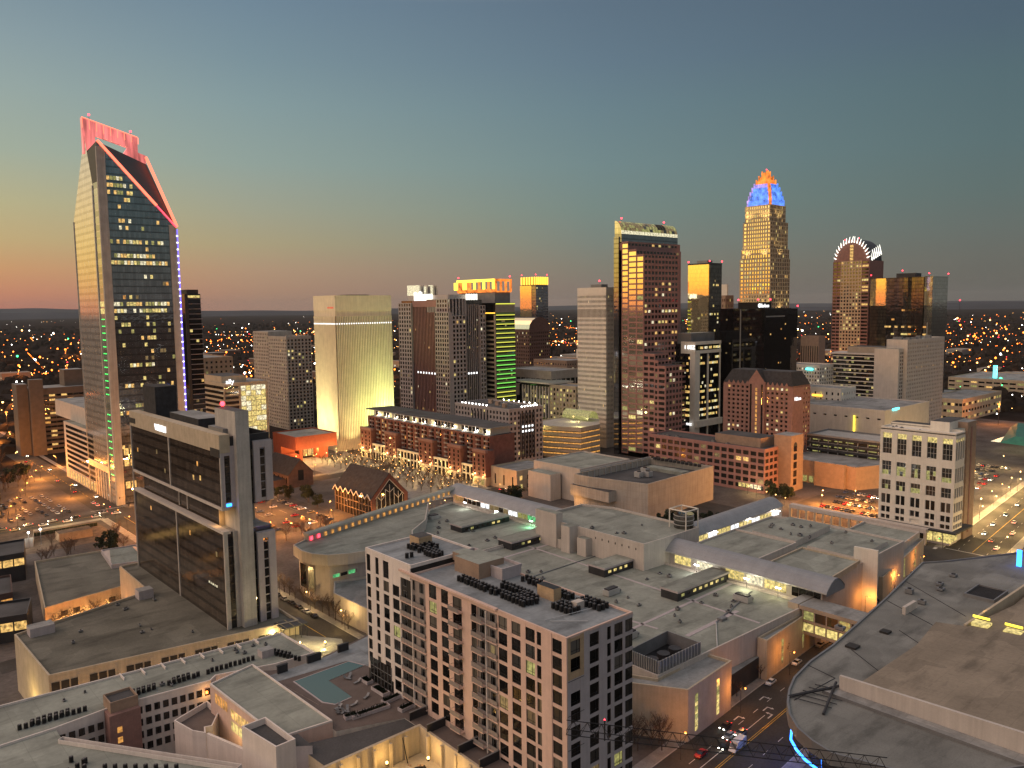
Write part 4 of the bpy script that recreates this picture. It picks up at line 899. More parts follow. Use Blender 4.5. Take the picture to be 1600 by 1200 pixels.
# gabled hotel
x0, y0, lx, ly = 516.5, 289.1, 24, 56
t = thing('hotel', 'brown brick hotel slab with a mansard roof and a central pointed gable', 'hotel', (x0, y0, 0))
b = MB(); w = Wins(t); BB = 'brown_brick'
b.box(x0+.5, y0+.5, 0, x0+lx, y0+ly, 62, BB)
fw = FW(x0+.5, y0); fs = FS(x0, y0+.5)
for (u0, u1, n) in ((3, 21, 5), (34, 53, 5)): lattice(b, w, fw, u0, u1, 16, 61, n, 14, .52, .5, .5, BB, 'pane_dark', .14, lits=['lit_warm', 'lit_yellow', 'lit_pale'])
b.fbox(fw, 0, 3, 0, 61, 0, .5, BB); b.fbox(fw, 53, ly, 0, 61, 0, .5, BB); b.fbox(fw, 21, 34, 0, 63.9, 0, 2.0, BB); b.fbox(fw, 3, 21, 0, 16, 0, .5, BB); b.fbox(fw, 34, 53, 0, 16, 0, .5, BB)
b.fbox(fs, .5, 14, 0, 61, 0, .5, BB); lattice(b, w, fs, 14, lx, 4, 61, 3, 17, .45, .5, .5, BB, 'pane_dark', .18)
for u0, u1 in ((3, 21), (34, 53)):
    for i in range(5):
        c = u0+(i+.5)*(u1-u0)/5; px, py = fw[0]-.55, fw[1]
        b.face([(px, py+c-1.8, 61), (px, py+c+1.8, 61), (px, py+c, 64.2)], BB)
px = fw[0]-2.05
b.face([(px, y0+21, 63.9), (px, y0+34, 63.9), (px, y0+27.5, 72.5)], BB); b.face([(px, y0+21, 63.9), (px, y0+27.5, 72.5), (x0+10, y0+27.5, 72.5), (x0+10, y0+21, 63.9)], 'slate'); b.face([(px, y0+34, 63.9), (px, y0+27.5, 72.5), (x0+10, y0+27.5, 72.5), (x0+10, y0+34, 63.9)], 'slate')
b.build('wall', t)
for k in range(14): w.add(fw, 27.5, 18+k*3.1, 1.5, 2.2, R.choice(['lit_amber', 'lit_warm']), 2.06)
w.add(fw, 23, 40, 1.4, 44, 'pane_dark', 2.06); w.add(fw, 32, 40, 1.4, 44, 'pane_dark', 2.06)
w.flush()
b = MB(); e = 4.5
A = [(x0, y0, 62.02), (x0+lx, y0, 62.02), (x0+lx, y0+ly, 62.02), (x0, y0+ly, 62.02)]; T = [(x0+e, y0+e, 71.5), (x0+lx-e, y0+e, 71.5), (x0+lx-e, y0+ly-e, 71.5), (x0+e, y0+ly-e, 71.5)]
for i in range(4): j = (i+1) % 4; b.face([A[i], A[j], T[j], T[i]], 'slate')
b.face(T, 'dark_roof'); b.build('mansard_roof', t)
text(t, 'Hilton', x0+2, y0-.3, 52, TXS, 3.4, 'sign_white')
# pink annex
x0, y0, lx, ly = 451.9, 271.2, 30, 90
t, w = tower('office_building', 'low pink granite office annex with big square windows in front of the gabled hotel', 'office', x0, y0, 26, 92, 0, 27.8, PG, (17, 6, .76, .62), (5, 6, .76, .62), dark='pane_grey', lp=.08, top=.8, base=1, lits=['lit_yellow', 'lit_dim', 'lit_warm', 'lit_dim'], flush=False, roofm='dark_roof')
b = MB(); b.box(x0+8, y0+8, 27, x0+26, y0+42, 33.5, 'tan_brick', 'dark_roof'); b.box(x0+16, y0-9, 0, x0+31, y0+3, 36, 'tan_brick', 'grey_roof'); b.build('penthouse', t)
for k in range(5): w.add(FS(x0+16, y0-9), 5, 6+k*5.4, 4, 4, 'pane_dark', .06)
b = MB(); px = x0+16; yy = y0-9.08
b.face([(px+3, yy, 29)]+[(px+5-2.2*math.cos(rad(a)), yy, 29+2.6*math.sin(rad(a))) for a in range(0, 181, 20)], 'dark_core'); b.build('arch_window', t)
for i in range(6): w.add(FW(x0, y0), 3+i*2.8, 3.8, 2.2, 2.6, 'lit_pale' if i < 3 else 'lit_yellow', .6)
w.flush()
for i in range(6): clutter(x0+2, y0+14, x0+7, y0+88, 27.6, 1, 'grey plant box on the dark roof of the pink granite annex', 'plant boxes on the pink annex roof')
# arch crowned tower
x0, y0, lx, ly = 930.7, 429.1, 44, 43.5
t = thing('office_tower', 'brown tower with a white lit arched crown on the right', 'tower', (x0, y0, 0))
b = MB(); w = Wins(t); B2 = 'gold_granite'
b.box(x0+.6, y0+.6, 0, x0+lx-8, y0+ly, 167, 'brown_brick', 'dark_roof'); b.box(x0+lx-18, y0+8, 0, x0+lx, y0+ly-4, 180, 'brown_brick', 'dark_roof'); b.box(x0+lx-15, y0+12, 180, x0+lx-4, y0+ly-8, 187, 'brown_brick', 'dark_roof')
lattice(b, w, FW(x0+.6, y0), .6, 9, 6, 167, 1, 40, .9, .55, .6, 'brown_brick', 'pane_grey', .14, lits=['lit_warm', 'lit_yellow'])
lattice(b, w, FW(x0+.6, y0), 9, 34, 6, 167, 7, 40, .6, .55, .6, B2, 'pane_sky', .1, lits=['lit_warm', 'lit_yellow', 'lit_dim'])
lattice(b, w, FW(x0+.6, y0), 34, ly, 6, 167, 2, 40, .85, .55, .6, 'brown_brick', 'pane_grey', .1, lits=['lit_warm', 'lit_yellow'])
b.fbox(FS(x0, y0+.6), .5, lx-8, 0, 167, 0, .55, 'brown_brick')
for i in range(16): b.fbox(FS(x0, y0+.6), 1+i*2.2, 1.9+i*2.2, 0, 167, .55, .7, 'brown_brick')
cy_, rr = y0+ly*.5, ly*.5                                               # the arched gable wall
P = [(x0+.9, cy_-rr*math.cos(rad(a))*.98, 166+rr*1.2*math.sin(rad(a))) for a in range(0, 181, 12)]
Q = [(x0+lx-12, p[1], p[2]) for p in P]
b.face(P, 'brown_brick')
for i in range(len(P)-1): b.face([P[i], P[i+1], Q[i+1], Q[i]], 'dark_metal')
b.build('wall', t)
for k in range(6): w.add(FW(x0+.6, y0), ly/2, 166+k*3.6, 4.0, 2.8, R.choice(['lit_amber', 'lit_warm']), .1)
w.flush(); b = MB()
for i in range(1, 18):
    a = rad(i*10); dz = 1.15; sgn = 1 if i < 9 else -1
    p = Vector((x0-.3, cy_-rr*math.cos(a)*.86, 166+rr*1.2*math.sin(a)*.86)); q = Vector((x0+1.5, cy_-rr*math.cos(a)*1.08+sgn*1.2, 166+rr*1.2*math.sin(a)*1.1+.8)); b.tube(p, q, .75, 'arch_white', 5, .25)
for i in range(6): b.tube((x0+6+i*4.5, y0-.3, 167+i*1.5), (x0+8+i*4.5, y0+3, 178+i*1.6), .7, 'arch_white', 5, .25)
b.build('crown_fin', t); beacon(t, x0+2, y0+ly*.7, 192); beacon(t, x0+4, y0+ly*.35, 193)
# orange / teal reflecting tower
x0, y0, lx, ly = 909.6, 351.2, 41, 66
t = thing('office_tower', 'wide dark glass tower with orange sunset reflections right of the arched crown tower', 'tower', (x0, y0, 0))
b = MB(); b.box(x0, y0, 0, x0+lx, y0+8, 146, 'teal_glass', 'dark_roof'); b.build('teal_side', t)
b = MB(); n = 8
cur = [(x0, y0+9)] + [(x0+6*math.sin(rad(k*180/n)), y0+9+2+ (ly-22)*k/n*.78) for k in range(1, n)] + [(x0, y0+ly-18), (x0, y0+ly), (x0+lx, y0+ly), (x0+lx, y0+9)]
b.prism(cur, 0, 145.5, 'dim_glass', 'dark_roof'); b.build('curtain_wall', t)
b = MB(); b.hexa([(x0-.25, y0+ly-18, 115), (x0, y0+ly-18, 115), (x0, y0+ly, 115), (x0-1.3, y0+ly, 115), (x0-.25, y0+ly-18, 145), (x0, y0+ly-18, 145), (x0, y0+ly, 145), (x0-1.3, y0+ly, 145)], 'gold_glass'); b.build('sunset_mirror', t); b = MB(); b.hexa([(x0-.1, y0+.5, 115), (x0, y0+.5, 115), (x0, y0+8, 115), (x0-.6, y0+8, 115), (x0-.1, y0+.5, 145.4), (x0, y0+.5, 145.4), (x0, y0+8, 145.4), (x0-.6, y0+8, 145.4)], 'gold_glass'); b.build('sunset_mirror', t)  # added gold panels, angled to catch the sunset reflection
w = Wins(t)
for z, p in ((127, .2), (110, .3), (100, .3), (92, .5), (84, .45), (78, .6), (70, .3), (62, .4), (55, .3), (48, .4), (41, .5)):
    for i in range(12):
        if R.random() < p: w.add(FW(x0, y0), 2+i*1.6 if i < 4 else 8+i*3.6, z, 3.2, 1.9, R.choice(['lit_warm', 'lit_amber', 'lit_yellow']), .4)
w.flush(); b = MB(); b.box(x0+4, y0+20, 145.5, x0+20, y0+40, 150, 'dark_metal'); b.build('plant_room', t)
beacon(t, x0, y0+ly, 149); beacon(t, x0, y0+4, 149); beacon(t, x0+lx, y0, 149); beacon(t, x0+5, y0+34, 153)
# glass office with white floor bands
x0, y0, lx, ly = 725.9, 316.8, 26, 50
t = thing('office_building', 'mid-rise office banded with white lit floors left of the pale hotel slab', 'office', (x0, y0, 0))
b = MB(); b.box(x0, y0, 0, x0+lx, y0+ly, 72, 'dim_glass', 'dark_roof'); b.build('curtain_wall', t)
b = MB()
for i in range(18): b.fbox(FW(x0, y0), 0, ly, 6+i*3.75, 6.8+i*3.75, 0, .5, 'white_precast')
b.box(x0-2, y0-1, 72, x0+lx, y0+ly+4, 73.2, 'pale_precast'); b.box(x0+4, y0+4, 73.2, x0+lx, y0+ly-12, 79, 'bridge_bronze', 'dark_roof'); b.build('floor_band', t)
w = Wins(t); scatter_lit(w, FW(x0, y0), 1, 49, 6.6, 3.75, 17, 2.4, .28, .2, .5, lits=['lit_olive', 'lit_dim', 'lit_dim', 'lit_yellow'], w=2.2)
for (u, z) in ((44, 18), (20, 8), (4, 26), (45, 10)): w.add(FW(x0, y0), u, z, 8, 2, 'lit_white', .2)
w.add(FW(x0, y0), 48, 10, 4, 5, 'glow_cyan', .3); w.flush()
# pale hotel slab
x0, y0, lx, ly = 719.2, 296.5, 84, 19
t, w = tower('hotel', 'pale hotel slab with paired small windows and a lower blank end wall', 'hotel', x0, y0, 80, 18, 0, 86, 'pale_precast', None, (22, 24, .42, .5), lp=.04, flush=False, roofm='white_roof', lits=['lit_warm', 'lit_dim'])
b = MB(); b.box(x0-10, y0+3, 0, x0+2, y0+24, 79, 'pale_precast', 'white_roof'); b.build('end_wing', t)
for k in range(22):
    for i in range(2): w.add(FS(x0-10, y0+3), 4.2+i*3.6, 8+k*3.2, 1.8, 2.0, 'pane_dark', .05)
w.flush(); b = MB(); b.tube((x0+60, y0+8, 86), (x0+60, y0+8, 100), .2, 'light_metal'); b.build('mast', t)
clutter(x0+5, y0+3, x0+70, y0+15, 85.9, 8, 'vent box on the roof of the pale hotel slab', 'vent boxes on the pale hotel roof', 1.6)
# cream low rises with light bars
t, w = tower('office_building', 'cream block with square punched windows between the black tower and the white banded office', 'office', 700, 366, 26, 36, 0, 62, 'white_precast', (14, 9, .5, .55), (6, 9, .5, .55), lp=.25, lits=['lit_pale', 'lit_dim'], flush=False, base=30); w.flush()
b = MB(); b.fbox(FW(700, 366), 6, 13, 58, 59.5, .5, 1, 'glow_cyan'); b.build('light_bar', t)
t, w = tower('office_building', 'cream low-rise with orange and blue light bars on its face', 'office', 645, 318, 26, 40, 0, 48, 'white_precast', (8, 9, .3, .45), (6, 9, .3, .45), lp=.12, flush=False)
b = MB(); b.fbox(FW(645, 318), 16, 25, 41, 42.6, .5, 1.1, 'bar_orange'); b.fbox(FW(645, 318), 31, 39, 33, 34.6, .5, 1.1, 'neon_blue'); b.fbox(FW(645, 318), 24, 33, 10.5, 12.4, .5, 1.1, 'neon_blue'); b.build('light_bar', t); w.flush()
tower('office_building', 'small orange brown tower block behind the cream low-rises', 'building', 800, 420, 14, 20, 0, 84, 'tan_brick', (8, 1, .4, .8), None, lp=0)
# yellow lamp wall building
t, w = tower('warehouse', 'long plain cream building with one yellow light standing against its wall', 'building', 600, 262, 80, 76, 0, 39, 'pale_precast', (9, 1, .3, .12), None, lp=0, base=28, flush=False, roofm='grey_roof'); w.flush()
b = MB(); b.fbox(FW(600, 262), 22, 23, 20, 34, .7, 1.3, 'bar_yellow'); b.build('light_bar', t)
b = MB(); b.fbox(FS(600, 262), 12, 22, 38.6, 40.2, .3, 1, 'glow_cyan'); b.fbox(FW(600, 262), 71, 75, 32, 34, .6, 1, 'glow_cyan'); b.build('lit_sign', t)
b = MB(); b.tube((599, 285, 20), (599, 285, 34), .2, 'bar_yellow'); b.build('lamp_tube', t)
# dark open garage
t = thing('parking_garage', 'dark open parking garage with pale lit decks beside the pink annex', 'garage', (537, 236.7, 0))
b = MB(); Z = 27
b.box(539, 239, 0, 566, 287, Z-2, 'dark_core')
for i in range(6): b.box(537, 236.7, 3.2+i*4.2, 568, 289, 4.9+i*4.2, 'dark_metal', 'concrete')
b.rim(rect(537, 236.7, 31, 52.3), 25.9, 27.1, .4, 'grey_metal')
for i in range(8): b.box(537.3, 238+i*7, 0, 538, 238.6+i*7, 25, 'grey_metal')
b.build('deck', t); b = MB()
for i in range(6):
    for j in range(6):
        if R.random() < .6: b.fbox(FW(538.95, 239), 1+j*8, 6.5+j*8, 2.0+i*4.2, 2.7+i*4.2, 0, .2, 'lit_olive')
    b.fbox(FS(539, 238.95), 1+i*4, 4+i*4, 2.2+i*4.2, 2.8+i*4.2, 0, .2, 'lit_olive')
b.build('ceiling_lights', t)
# brown low hall beside the red lit car park
t = thing('hall', 'flat roofed brown hall behind the red lit car park', 'building', (501, 234, 0))
b = MB(); b.prism([(501, 236), (520, 228), (560, 236), (560, 290), (503, 290)], 0, 14, 'tan_brick', 'grey_roof'); b.rim([(501, 236), (520, 228), (560, 236), (560, 290), (503, 290)], 13.9, 15, .5, 'tan_brick')
b.box(497.5, 242, 0, 501, 262, 16, 'tan_brick', 'grey_roof'); b.build('wall', t); w = Wins(t)
for i in range(5): w.add(FW(500.9, 264), 2+i*4.5, 3, 3, 4, R.choice(['lit_amber', 'lit_dim', 'lit_olive']), .06)
w.flush()
# white mid-rise office on the right
x0, y0, lx, ly = 415.8, 147.3, 8, 36.2
t = thing('office_building', 'white mid-rise office with big square windows and a blank stair tower', 'office', (x0, y0, 0))
b = MB(); w = Wins(t); WP = 'white_precast'
b.box(x0+.6, y0+.6, 8, x0+12, y0+ly, 55.4, WP); b.box(x0+12, y0+2.6, 0, x0+19, y0+ly, 56.5, WP, 'white_roof'); b.box(x0+19, y0+1.5, 0, x0+31, y0+16, 59.5, 'tan_brick', 'grey_roof'); b.box(x0+2, y0+2, 0, x0+12, y0+ly-1, 8, 'pale_precast')
fw = FW(x0+.6, y0); fs = FS(x0, y0+.6)
zz = [8, 11.5, 15.8, 22.8, 30.2, 40.2, 55.4]
for k in range(6):
    n = 5; cu = ly/n; za, zb = zz[k], zz[k+1]; top = {5: 2.2, 4: 1.5, 3: 1.3, 2: 1.2, 1: .7, 0: .7}[k]; bot = {5: 2.4, 4: 1.4, 3: 1.2, 2: 1, 1: .6, 0: .7}[k]
    b.fbox(fw, 0, ly, za, za+bot, 0, .55, WP); b.fbox(fw, 0, ly, zb-top, zb, 0, .55, WP)
    b.fbox(fs, .6, 12, za, za+bot, 0, .55, WP); b.fbox(fs, .6, 12, zb-top, zb, 0, .55, WP)
    for i in range(n+1):
        c = i*cu; pw = 1.35; b.fbox(fw, max(0, c-pw), min(ly, c+pw), za+bot, zb-top, 0, .6, WP)
    for i in range(5): b.fbox(fs, .6+i*2.85-.35 if i else .6, .6+i*2.85+.35 if i < 4 else 12, za+bot, zb-top, 0, .6, WP)
    h = zb-top-za-bot
    for i in range(n):
        u = (i+.5)*cu; ww = cu-2.7
        if k >= 3:
            for j in range(3):
                q = (j-1)*ww/3
                nrow = 4 if k == 5 else (3 if k == 4 else 2)
                for m_ in range(nrow):
                    top_lit = (k == 5 and m_ == nrow-1) or (k == 4 and m_ in (0, 1) and R.random() < .5) or (k == 3 and m_ == 0 and R.random() < .35)
                    w.add(fw, u+q, za+bot+(m_+.5)*h/nrow, ww/3-.12, h/nrow-.12, ('lit_yellow' if k == 5 else 'lit_olive') if top_lit else 'pane_grey', .04)
        elif not (k == 0 and i == 2):
            for j in (-1, 1): w.add(fw, u+j*ww*.27, za+bot+h/2, ww*.42, h, 'pane_dark' if R.random() < .85 else 'pane_sky', .04)
            b.fbox(fw, u-.28*1, u+.28, za+bot, zb-top, 0, .3, WP)
    for i in range(4):
        w.add(fs, .6+(i+.5)*2.85, za+bot+h/2, 2.1, h, 'pane_grey', .04)
        if k == 5: w.add(fs, .6+(i+.5)*2.85, zb-top-.9, 2.1, 1.5, 'lit_yellow', .08)
for k in range(9): b.box(x0+12, y0+2.25, 12+k*4.8, x0+19, y0+2.6, 14.4+k*4.8, 'grey_and_shade_stucco')
b.fbox(FS(x0+19, y0+1.5), 4.5, 6, 3, 57, 0, .3, 'brown_brick'); b.build('wall', t)
for i in range(7): w.add(FW(x0+2, y0+2), 1+i*4.4, 4.2, 4.0, 6.0, 'lit_yellow' if i < 3 else 'pane_grey', .05)
for i in range(4): w.add(FS(x0+2, y0+2), 1.4+i*2.6, 4.2, 2.3, 6.0, 'lit_yellow', .05)
w.flush()
b = MB(); b.box(x0-3, y0-2.5, 7.2, x0+20, y0+ly, 7.99, 'dark_metal', 'dark_roof'); b.build('canopy', t)
roof(t, rect(x0+.05, y0+.05, 11.9, ly-.1), 55.3, 'dark_roof', WP, .9); b = MB(); b.box(x0+8, y0+6, 55, x0+30, y0+15, 60.2, WP, 'dark_roof'); b.box(x0+12, y0+15, 55, x0+19, y0+ly, 57.3, WP, 'dark_roof'); b.build('penthouse', t)
clutter(x0+2, y0+18, x0+9, y0+34, 55.25, 5, 'small vent on the roof of the white mid-rise office', 'vents on the white mid-rise roof', .6)
# arcade wall between car park and hall
t = thing('arcade', 'long low arcade of square openings in front of the red lit car park', 'arcade', (409.5, 160, 0))
b = MB(); fr = FW(411, 158); n = 15
for i in range(n+1): b.fbox(fr, i*4.8-.6, i*4.8+.6, 0, 6, -.8, .4, 'tan_stone')
b.fbox(fr, -.6, n*4.8+.6, 6, 8, -3.5, .6, 'pale_precast'); b.fbox(fr, -.6, n*4.8+.6, 0, 1, -.6, .2, 'tan_stone'); b.build('colonnade', t)
# far right: bus canopy, garages
t = thing('bus_station', 'green roofed transit shelter lit from below at the right edge', 'shelter', (700, 195, 0))
b = MB(); b.hexa([(690, 160, 9), (790, 170, 9), (798, 238, 9), (700, 216, 9), (698, 168, 14), (780, 176, 14), (788, 230, 14), (708, 208, 14)], 'green_canopy'); b.build('roof', t)
b = MB()
for i in range(12): b.cyl(697+i*8, 172+i*3.5, 0, 9, .4, 'light_metal', 8)
b.build('column', t); b = MB(); b.box(705, 180, 8.5, 780, 224, 8.9, 'lit_pale'); b.build('ceiling_lights', t)
for (name, lab, x, y, a, c, h, wm) in (('parking_garage', 'long tan parking garage with a string of roof lamps at the far right', 1150, 330, 120, 90, 18, 'tan_stone'), ('parking_garage', 'nearer tan garage block with a row of small lit openings at the far right', 860, 300, 110, 36, 22, 'tan_stone'), ('warehouse', 'grey shed roof between the pale hotel slab and the far garages', 1000, 400, 60, 50, 20, 'grey_metal'), ('office_building', 'low dark block beyond the pale hotel slab', 980, 330, 50, 50, 14, 'dark_metal')):
    tower(name, lab, 'garage' if 'garage' in name else 'building', x, y, a, c, 0, h, wm, (10, 3, .8, .4), (14, 3, .7, .4), lp=.35, lits=['lit_olive', 'lit_warm', 'lit_dim'])
b = MB(); b.box(1180, 372, 0, 1183, 376, 34, 'glow_cyan'); t = thing('sign_pylon', 'upright teal lit sign pylon beyond the far garage', 'sign', (1180, 372, 0)); b.build('light_panel', t)

# ------------------------------------------------------------------ brick condominium with uplit corner towers
x0, y0 = 342.3, 411.0
t = thing('apartment_block', 'red brick apartment block with uplit square towers and balconies over a stone arcade', 'building', (x0, y0, 0))
b = MB(); w = Wins(t); RB = 'red_brick'; fw = FW(x0, y0)
b.box(x0+.6, y0+.6, 0, x0+30, y0+158, 12, 'tan_stone', 'dark_roof'); b.box(x0+4.5, y0+3, 12, x0+27, y0+156, 33, RB, 'dark_roof'); b.box(x0+8, y0+6, 33, x0+25, y0+153, 38, 'pale_precast')
TW = [(0, 14), (27, 41.5), (60, 77), (107, 122), (142, 158)]
for (u0, u1) in TW:
    b.box(x0-1.8, y0+u0, 6, x0+6, y0+u1, 24, RB, 'dark_roof'); b.fbox(fw, u0-.3, u1+.3, 22.6, 24.4, 0, 2.2, 'brown_brick'); b.fbox(fw, u0, u1, 0, 6, -.2, 1.85, 'tan_stone')
    for k in range(5):
        for i in range(3): w.add(fw, u0+(i+.5)*(u1-u0)/3, 8.2+k*3.0, 1.5, 1.8, pick('pane_dark', .03), 1.86)
    for i in range(2): w.add(fw, u0+(i+.5)*(u1-u0)/2, 2.6, 3, 3.6, pick('pane_dark', .2), 1.9)
for (a, c) in ((14, 27), (41.5, 60), (77, 107), (122, 142)):
    n = max(2, round((c-a)/4.2)); cu = (c-a)/n
    for i in range(n+1): b.fbox(fw, a+i*cu-.45, a+i*cu+.45, 0, 11.4, -.2, .8, 'cream_stone')
    b.fbox(fw, a, c, 5.6, 6.4, -.2, 1.0, 'cream_stone'); b.fbox(fw, a, c, 11.2, 12.6, -.2, 1.1, 'cream_stone')
    for i in range(n): w.add(fw, a+(i+.5)*cu, 3, cu-1.3, 4.6, pick('pane_dark', .25, ['lit_warm', 'lit_dim', 'lit_yellow']), -.15+.5); w.add(fw, a+(i+.5)*cu, 8.8, cu-1.4, 4.4, pick('pane_dark', .08), .35)
for k in range(6):
    z = 13.6+k*3.2
    for i in range(34):
        u = 4+i*4.5
        w.add(FW(x0+4.5, y0), u, z+1, 1.7, 2.1, pick('pane_dark', .06, ['lit_warm', 'lit_amber']), .05)
    for i in range(17): b.fbox(FW(x0+4.5, y0), 4+i*9.0, 7.4+i*9.0, z-.5, z-.2, 0, 1.5, 'pale_precast'); b.fbox(FW(x0+4.5, y0), 4+i*9.0, 7.4+i*9.0, z-.2, z+.7, 1.42, 1.5, 'grey_metal')
for i in range(8): b.fbox(FW(x0+4.5, y0), 15+i*18, 18.5+i*18, 12, 31, 0, 1.2, RB)
b.build('wall', t)
for i in range(36): w.add(FW(x0+8, y0), 8+i*4, 35.4, 3.2, 3.6, pick('pane_grey', .5, ['lit_olive', 'lit_dim', 'lit_yellow']), .06)
w.flush()
b = MB()
for i in range(4): b.box(x0+2.2+.4*(i % 2), y0+2+i*38.5, 38.2+.25*(i % 2), x0+27, y0+2+i*38.5+38.4, 38.8+.25*(i % 2), 'metal_roof', 'dark_roof')
b.build('overhanging_roof', t)
def uplight(th, x, y, z, nx, ny, power, col, name='uplight', rr=0.35):
    """a wall washer with its own lamp"""
    bb = MB(); bb.box(x-.25, y-.25, z, x+.25, y+.25, z+.35, 'dark_metal'); bb.ball(x, y, z+.55, rr, 'glow_warm', n=6, k=4); o = bb.build(name, th)
    point(o, x+nx*.3, y+ny*.3, z+1.2, power, col, .3)
def point(par, x, y, z, power, col, r=0.5):
    l = bpy.data.lights.new('lamp', 'POINT'); l.energy = power; l.color = col; l.shadow_soft_size = r
    o = bpy.data.objects.new('lamp', l); COL.objects.link(o); off = wloc(par) if par else (0, 0, 0); o.location = (x-off[0], y-off[1], z-off[2])
    if par: o.parent = par
    return o
def spot(par, x, y, z, tx, ty, tz, power, col, ang=70, blend=.6, r=.5):
    l = bpy.data.lights.new('lamp', 'SPOT'); l.energy = power; l.color = col; l.spot_size = rad(ang); l.spot_blend = blend; l.shadow_soft_size = r
    o = bpy.data.objects.new('lamp', l); COL.objects.link(o); off = wloc(par) if par else (0, 0, 0); o.location = (x-off[0], y-off[1], z-off[2])
    o.rotation_euler = (Vector((tx, ty, tz))-Vector((x, y, z))).to_track_quat('-Z', 'Y').to_euler()
    if par: o.parent = par
    return o
for f_ in FL: spot(*f_, 110, .8, .4)
for (u0, u1) in TW:
    for u in (u0+1.6, u1-1.6): uplight(t, x0-2.9, y0+u, 6.1, 0, 0, 2200, (1, .62, .22))
for i in range(12): uplight(t, x0+6.6, y0+9+i*12.4, 33.2, 0, 0, 1500, (1, .95, .8))
tower('podium_building', 'two storey beige stone block joined to the near end of the brick apartment block', 'building', 345, 385, 34, 25.9, 0, 13, 'tan_stone', (3, 1, .18, .6), (5, 2, .4, .5), lp=.3)
# white gridded offices behind it
x0, y0 = 387.8, 440.6
t, w = tower('office_building', 'grey granite mid-rise with a row of white roof lamps behind the brick apartment block', 'office', x0, y0, 34, 64, 0, 44.4, 'grey_granite', (17, 11, .5, .58), (9, 11, .5, .58), lp=.08, base=2, flush=False, roofm='dark_roof', top=1)
b = MB()
for i in range(9): b.fbox(FS(x0+11, y0), i*1.7, i*1.7+.5, 8, 41, 0, .7, 'dark_metal')
b.build('mullion', t); b = MB()
for i in range(6): b.fbox(FW(x0, y0+24), i*3.5, i*3.5+.6, 6, 41, 0, .7, 'dark_metal')
b.build('mullion', t)
for r_ in (27.5, 31):
    for i in range(4): w.add(FS(x0+11, y0), 2+i*3.2, r_, 1.5, 1.5, 'sign_white', .8)
w.flush(); b = MB()
for i in range(8): b.ball(x0+.6, y0+26+i*4.2, 45.9, .55, 'glow_white', n=6, k=4)
for i in range(6): b.ball(x0+13+i*3, y0+.4, 45.9, .55, 'glow_white', n=6, k=4)
for i in range(7): b.ball(x0+33.5, y0+8+i*6, 45.9, .5, 'glow_white', n=6, k=4)
b.build('roof_lamp', t)
for i in range(3): b = MB(); b.box(x0+9+i*5, y0+14+i*14, 44, x0+11+i*5, y0+18+i*14, 47.2, 'tan_brick'); b.build('stack', t)
# terracotta museum
x0, y0 = 290, 582
t = thing('museum', 'orange terracotta box with its upper storey hanging over a glowing open court', 'museum', (x0, y0, 0))
b = MB(); b.box(x0, y0, 9.5, x0+36, y0+40, 19, 'terracotta', 'grey_roof'); b.box(x0, y0+26, 0, x0+34, y0+39.5, 9.5, 'terracotta'); b.box(x0+22, y0+4, 0, x0+30, y0+14, 9.5, 'terracotta'); b.cyl(x0+6, y0+4, 0, 9.5, 1.4, 'terracotta', 12); b.box(x0+12, y0+14, 0, x0+30, y0+26, 9.5, 'dim_glass'); b.box(x0, y0+14, 0, x0+11, y0+26, 3.2, 'terracotta'); b.rim(rect(x0, y0, 36, 40), 18.95, 19.9, .5, 'terracotta'); b.build('wall', t)
w = Wins(t)
for i in range(4): w.add(FS(x0+12, y0+14), 3+i*4, 4.5, 3.4, 6, R.choice(['lit_yellow', 'lit_warm', 'lit_amber']), .06)
w.flush(); point(t, x0+8, y0+8, 7.5, 5200, (1, .42, .12)); point(t, x0+20, y0+6, 7.5, 3500, (1, .55, .2)); point(t, x0-5, y0-6, 9, 4000, (1, .4, .12))
# dark church with a spire
x0, y0 = 243, 500
t = thing('church', 'old dark gabled church with a slender pointed spire', 'church', (x0, y0, 0))
b = MB()
b.box(x0, y0, 0, x0+18, y0+38, 9, 'dark_brick')
for s in (0, 1): b.face([(x0+(18.6 if s else -.6), y0-.5, 8.8), (x0+9, y0-.5, 19), (x0+9, y0+38.5, 19), (x0+(18.6 if s else -.6), y0+38.5, 8.8)], 'slate')
for yy in (y0-.02, y0+38.02): b.face([(x0, yy, 9), (x0+18, yy, 9), (x0+9, yy, 18.6)], 'dark_brick')
b.box(x0-9, y0+4, 0, x0, y0+22, 6, 'dark_brick', 'slate'); b.build('nave', t)
b = MB(); b.box(x0-4, y0+34, 0, x0+2.5, y0+40.5, 18, 'dark_brick'); b.cyl(x0-.75, y0+37.2, 18, 36, 4.2, 'slate', 8, .05); b.build('spire', t)
w = Wins(t)
for i in range(6): w.add(FW(x0, y0), 3+i*6, 5, 1.2, 4, 'pane_dark', .05)
w.add(FS(x0, y0), 9, 8, 4, 7, 'pane_dark', .1); w.flush(); point(t, x0-12, y0+8, 4, 2600, (1, .36, .08))
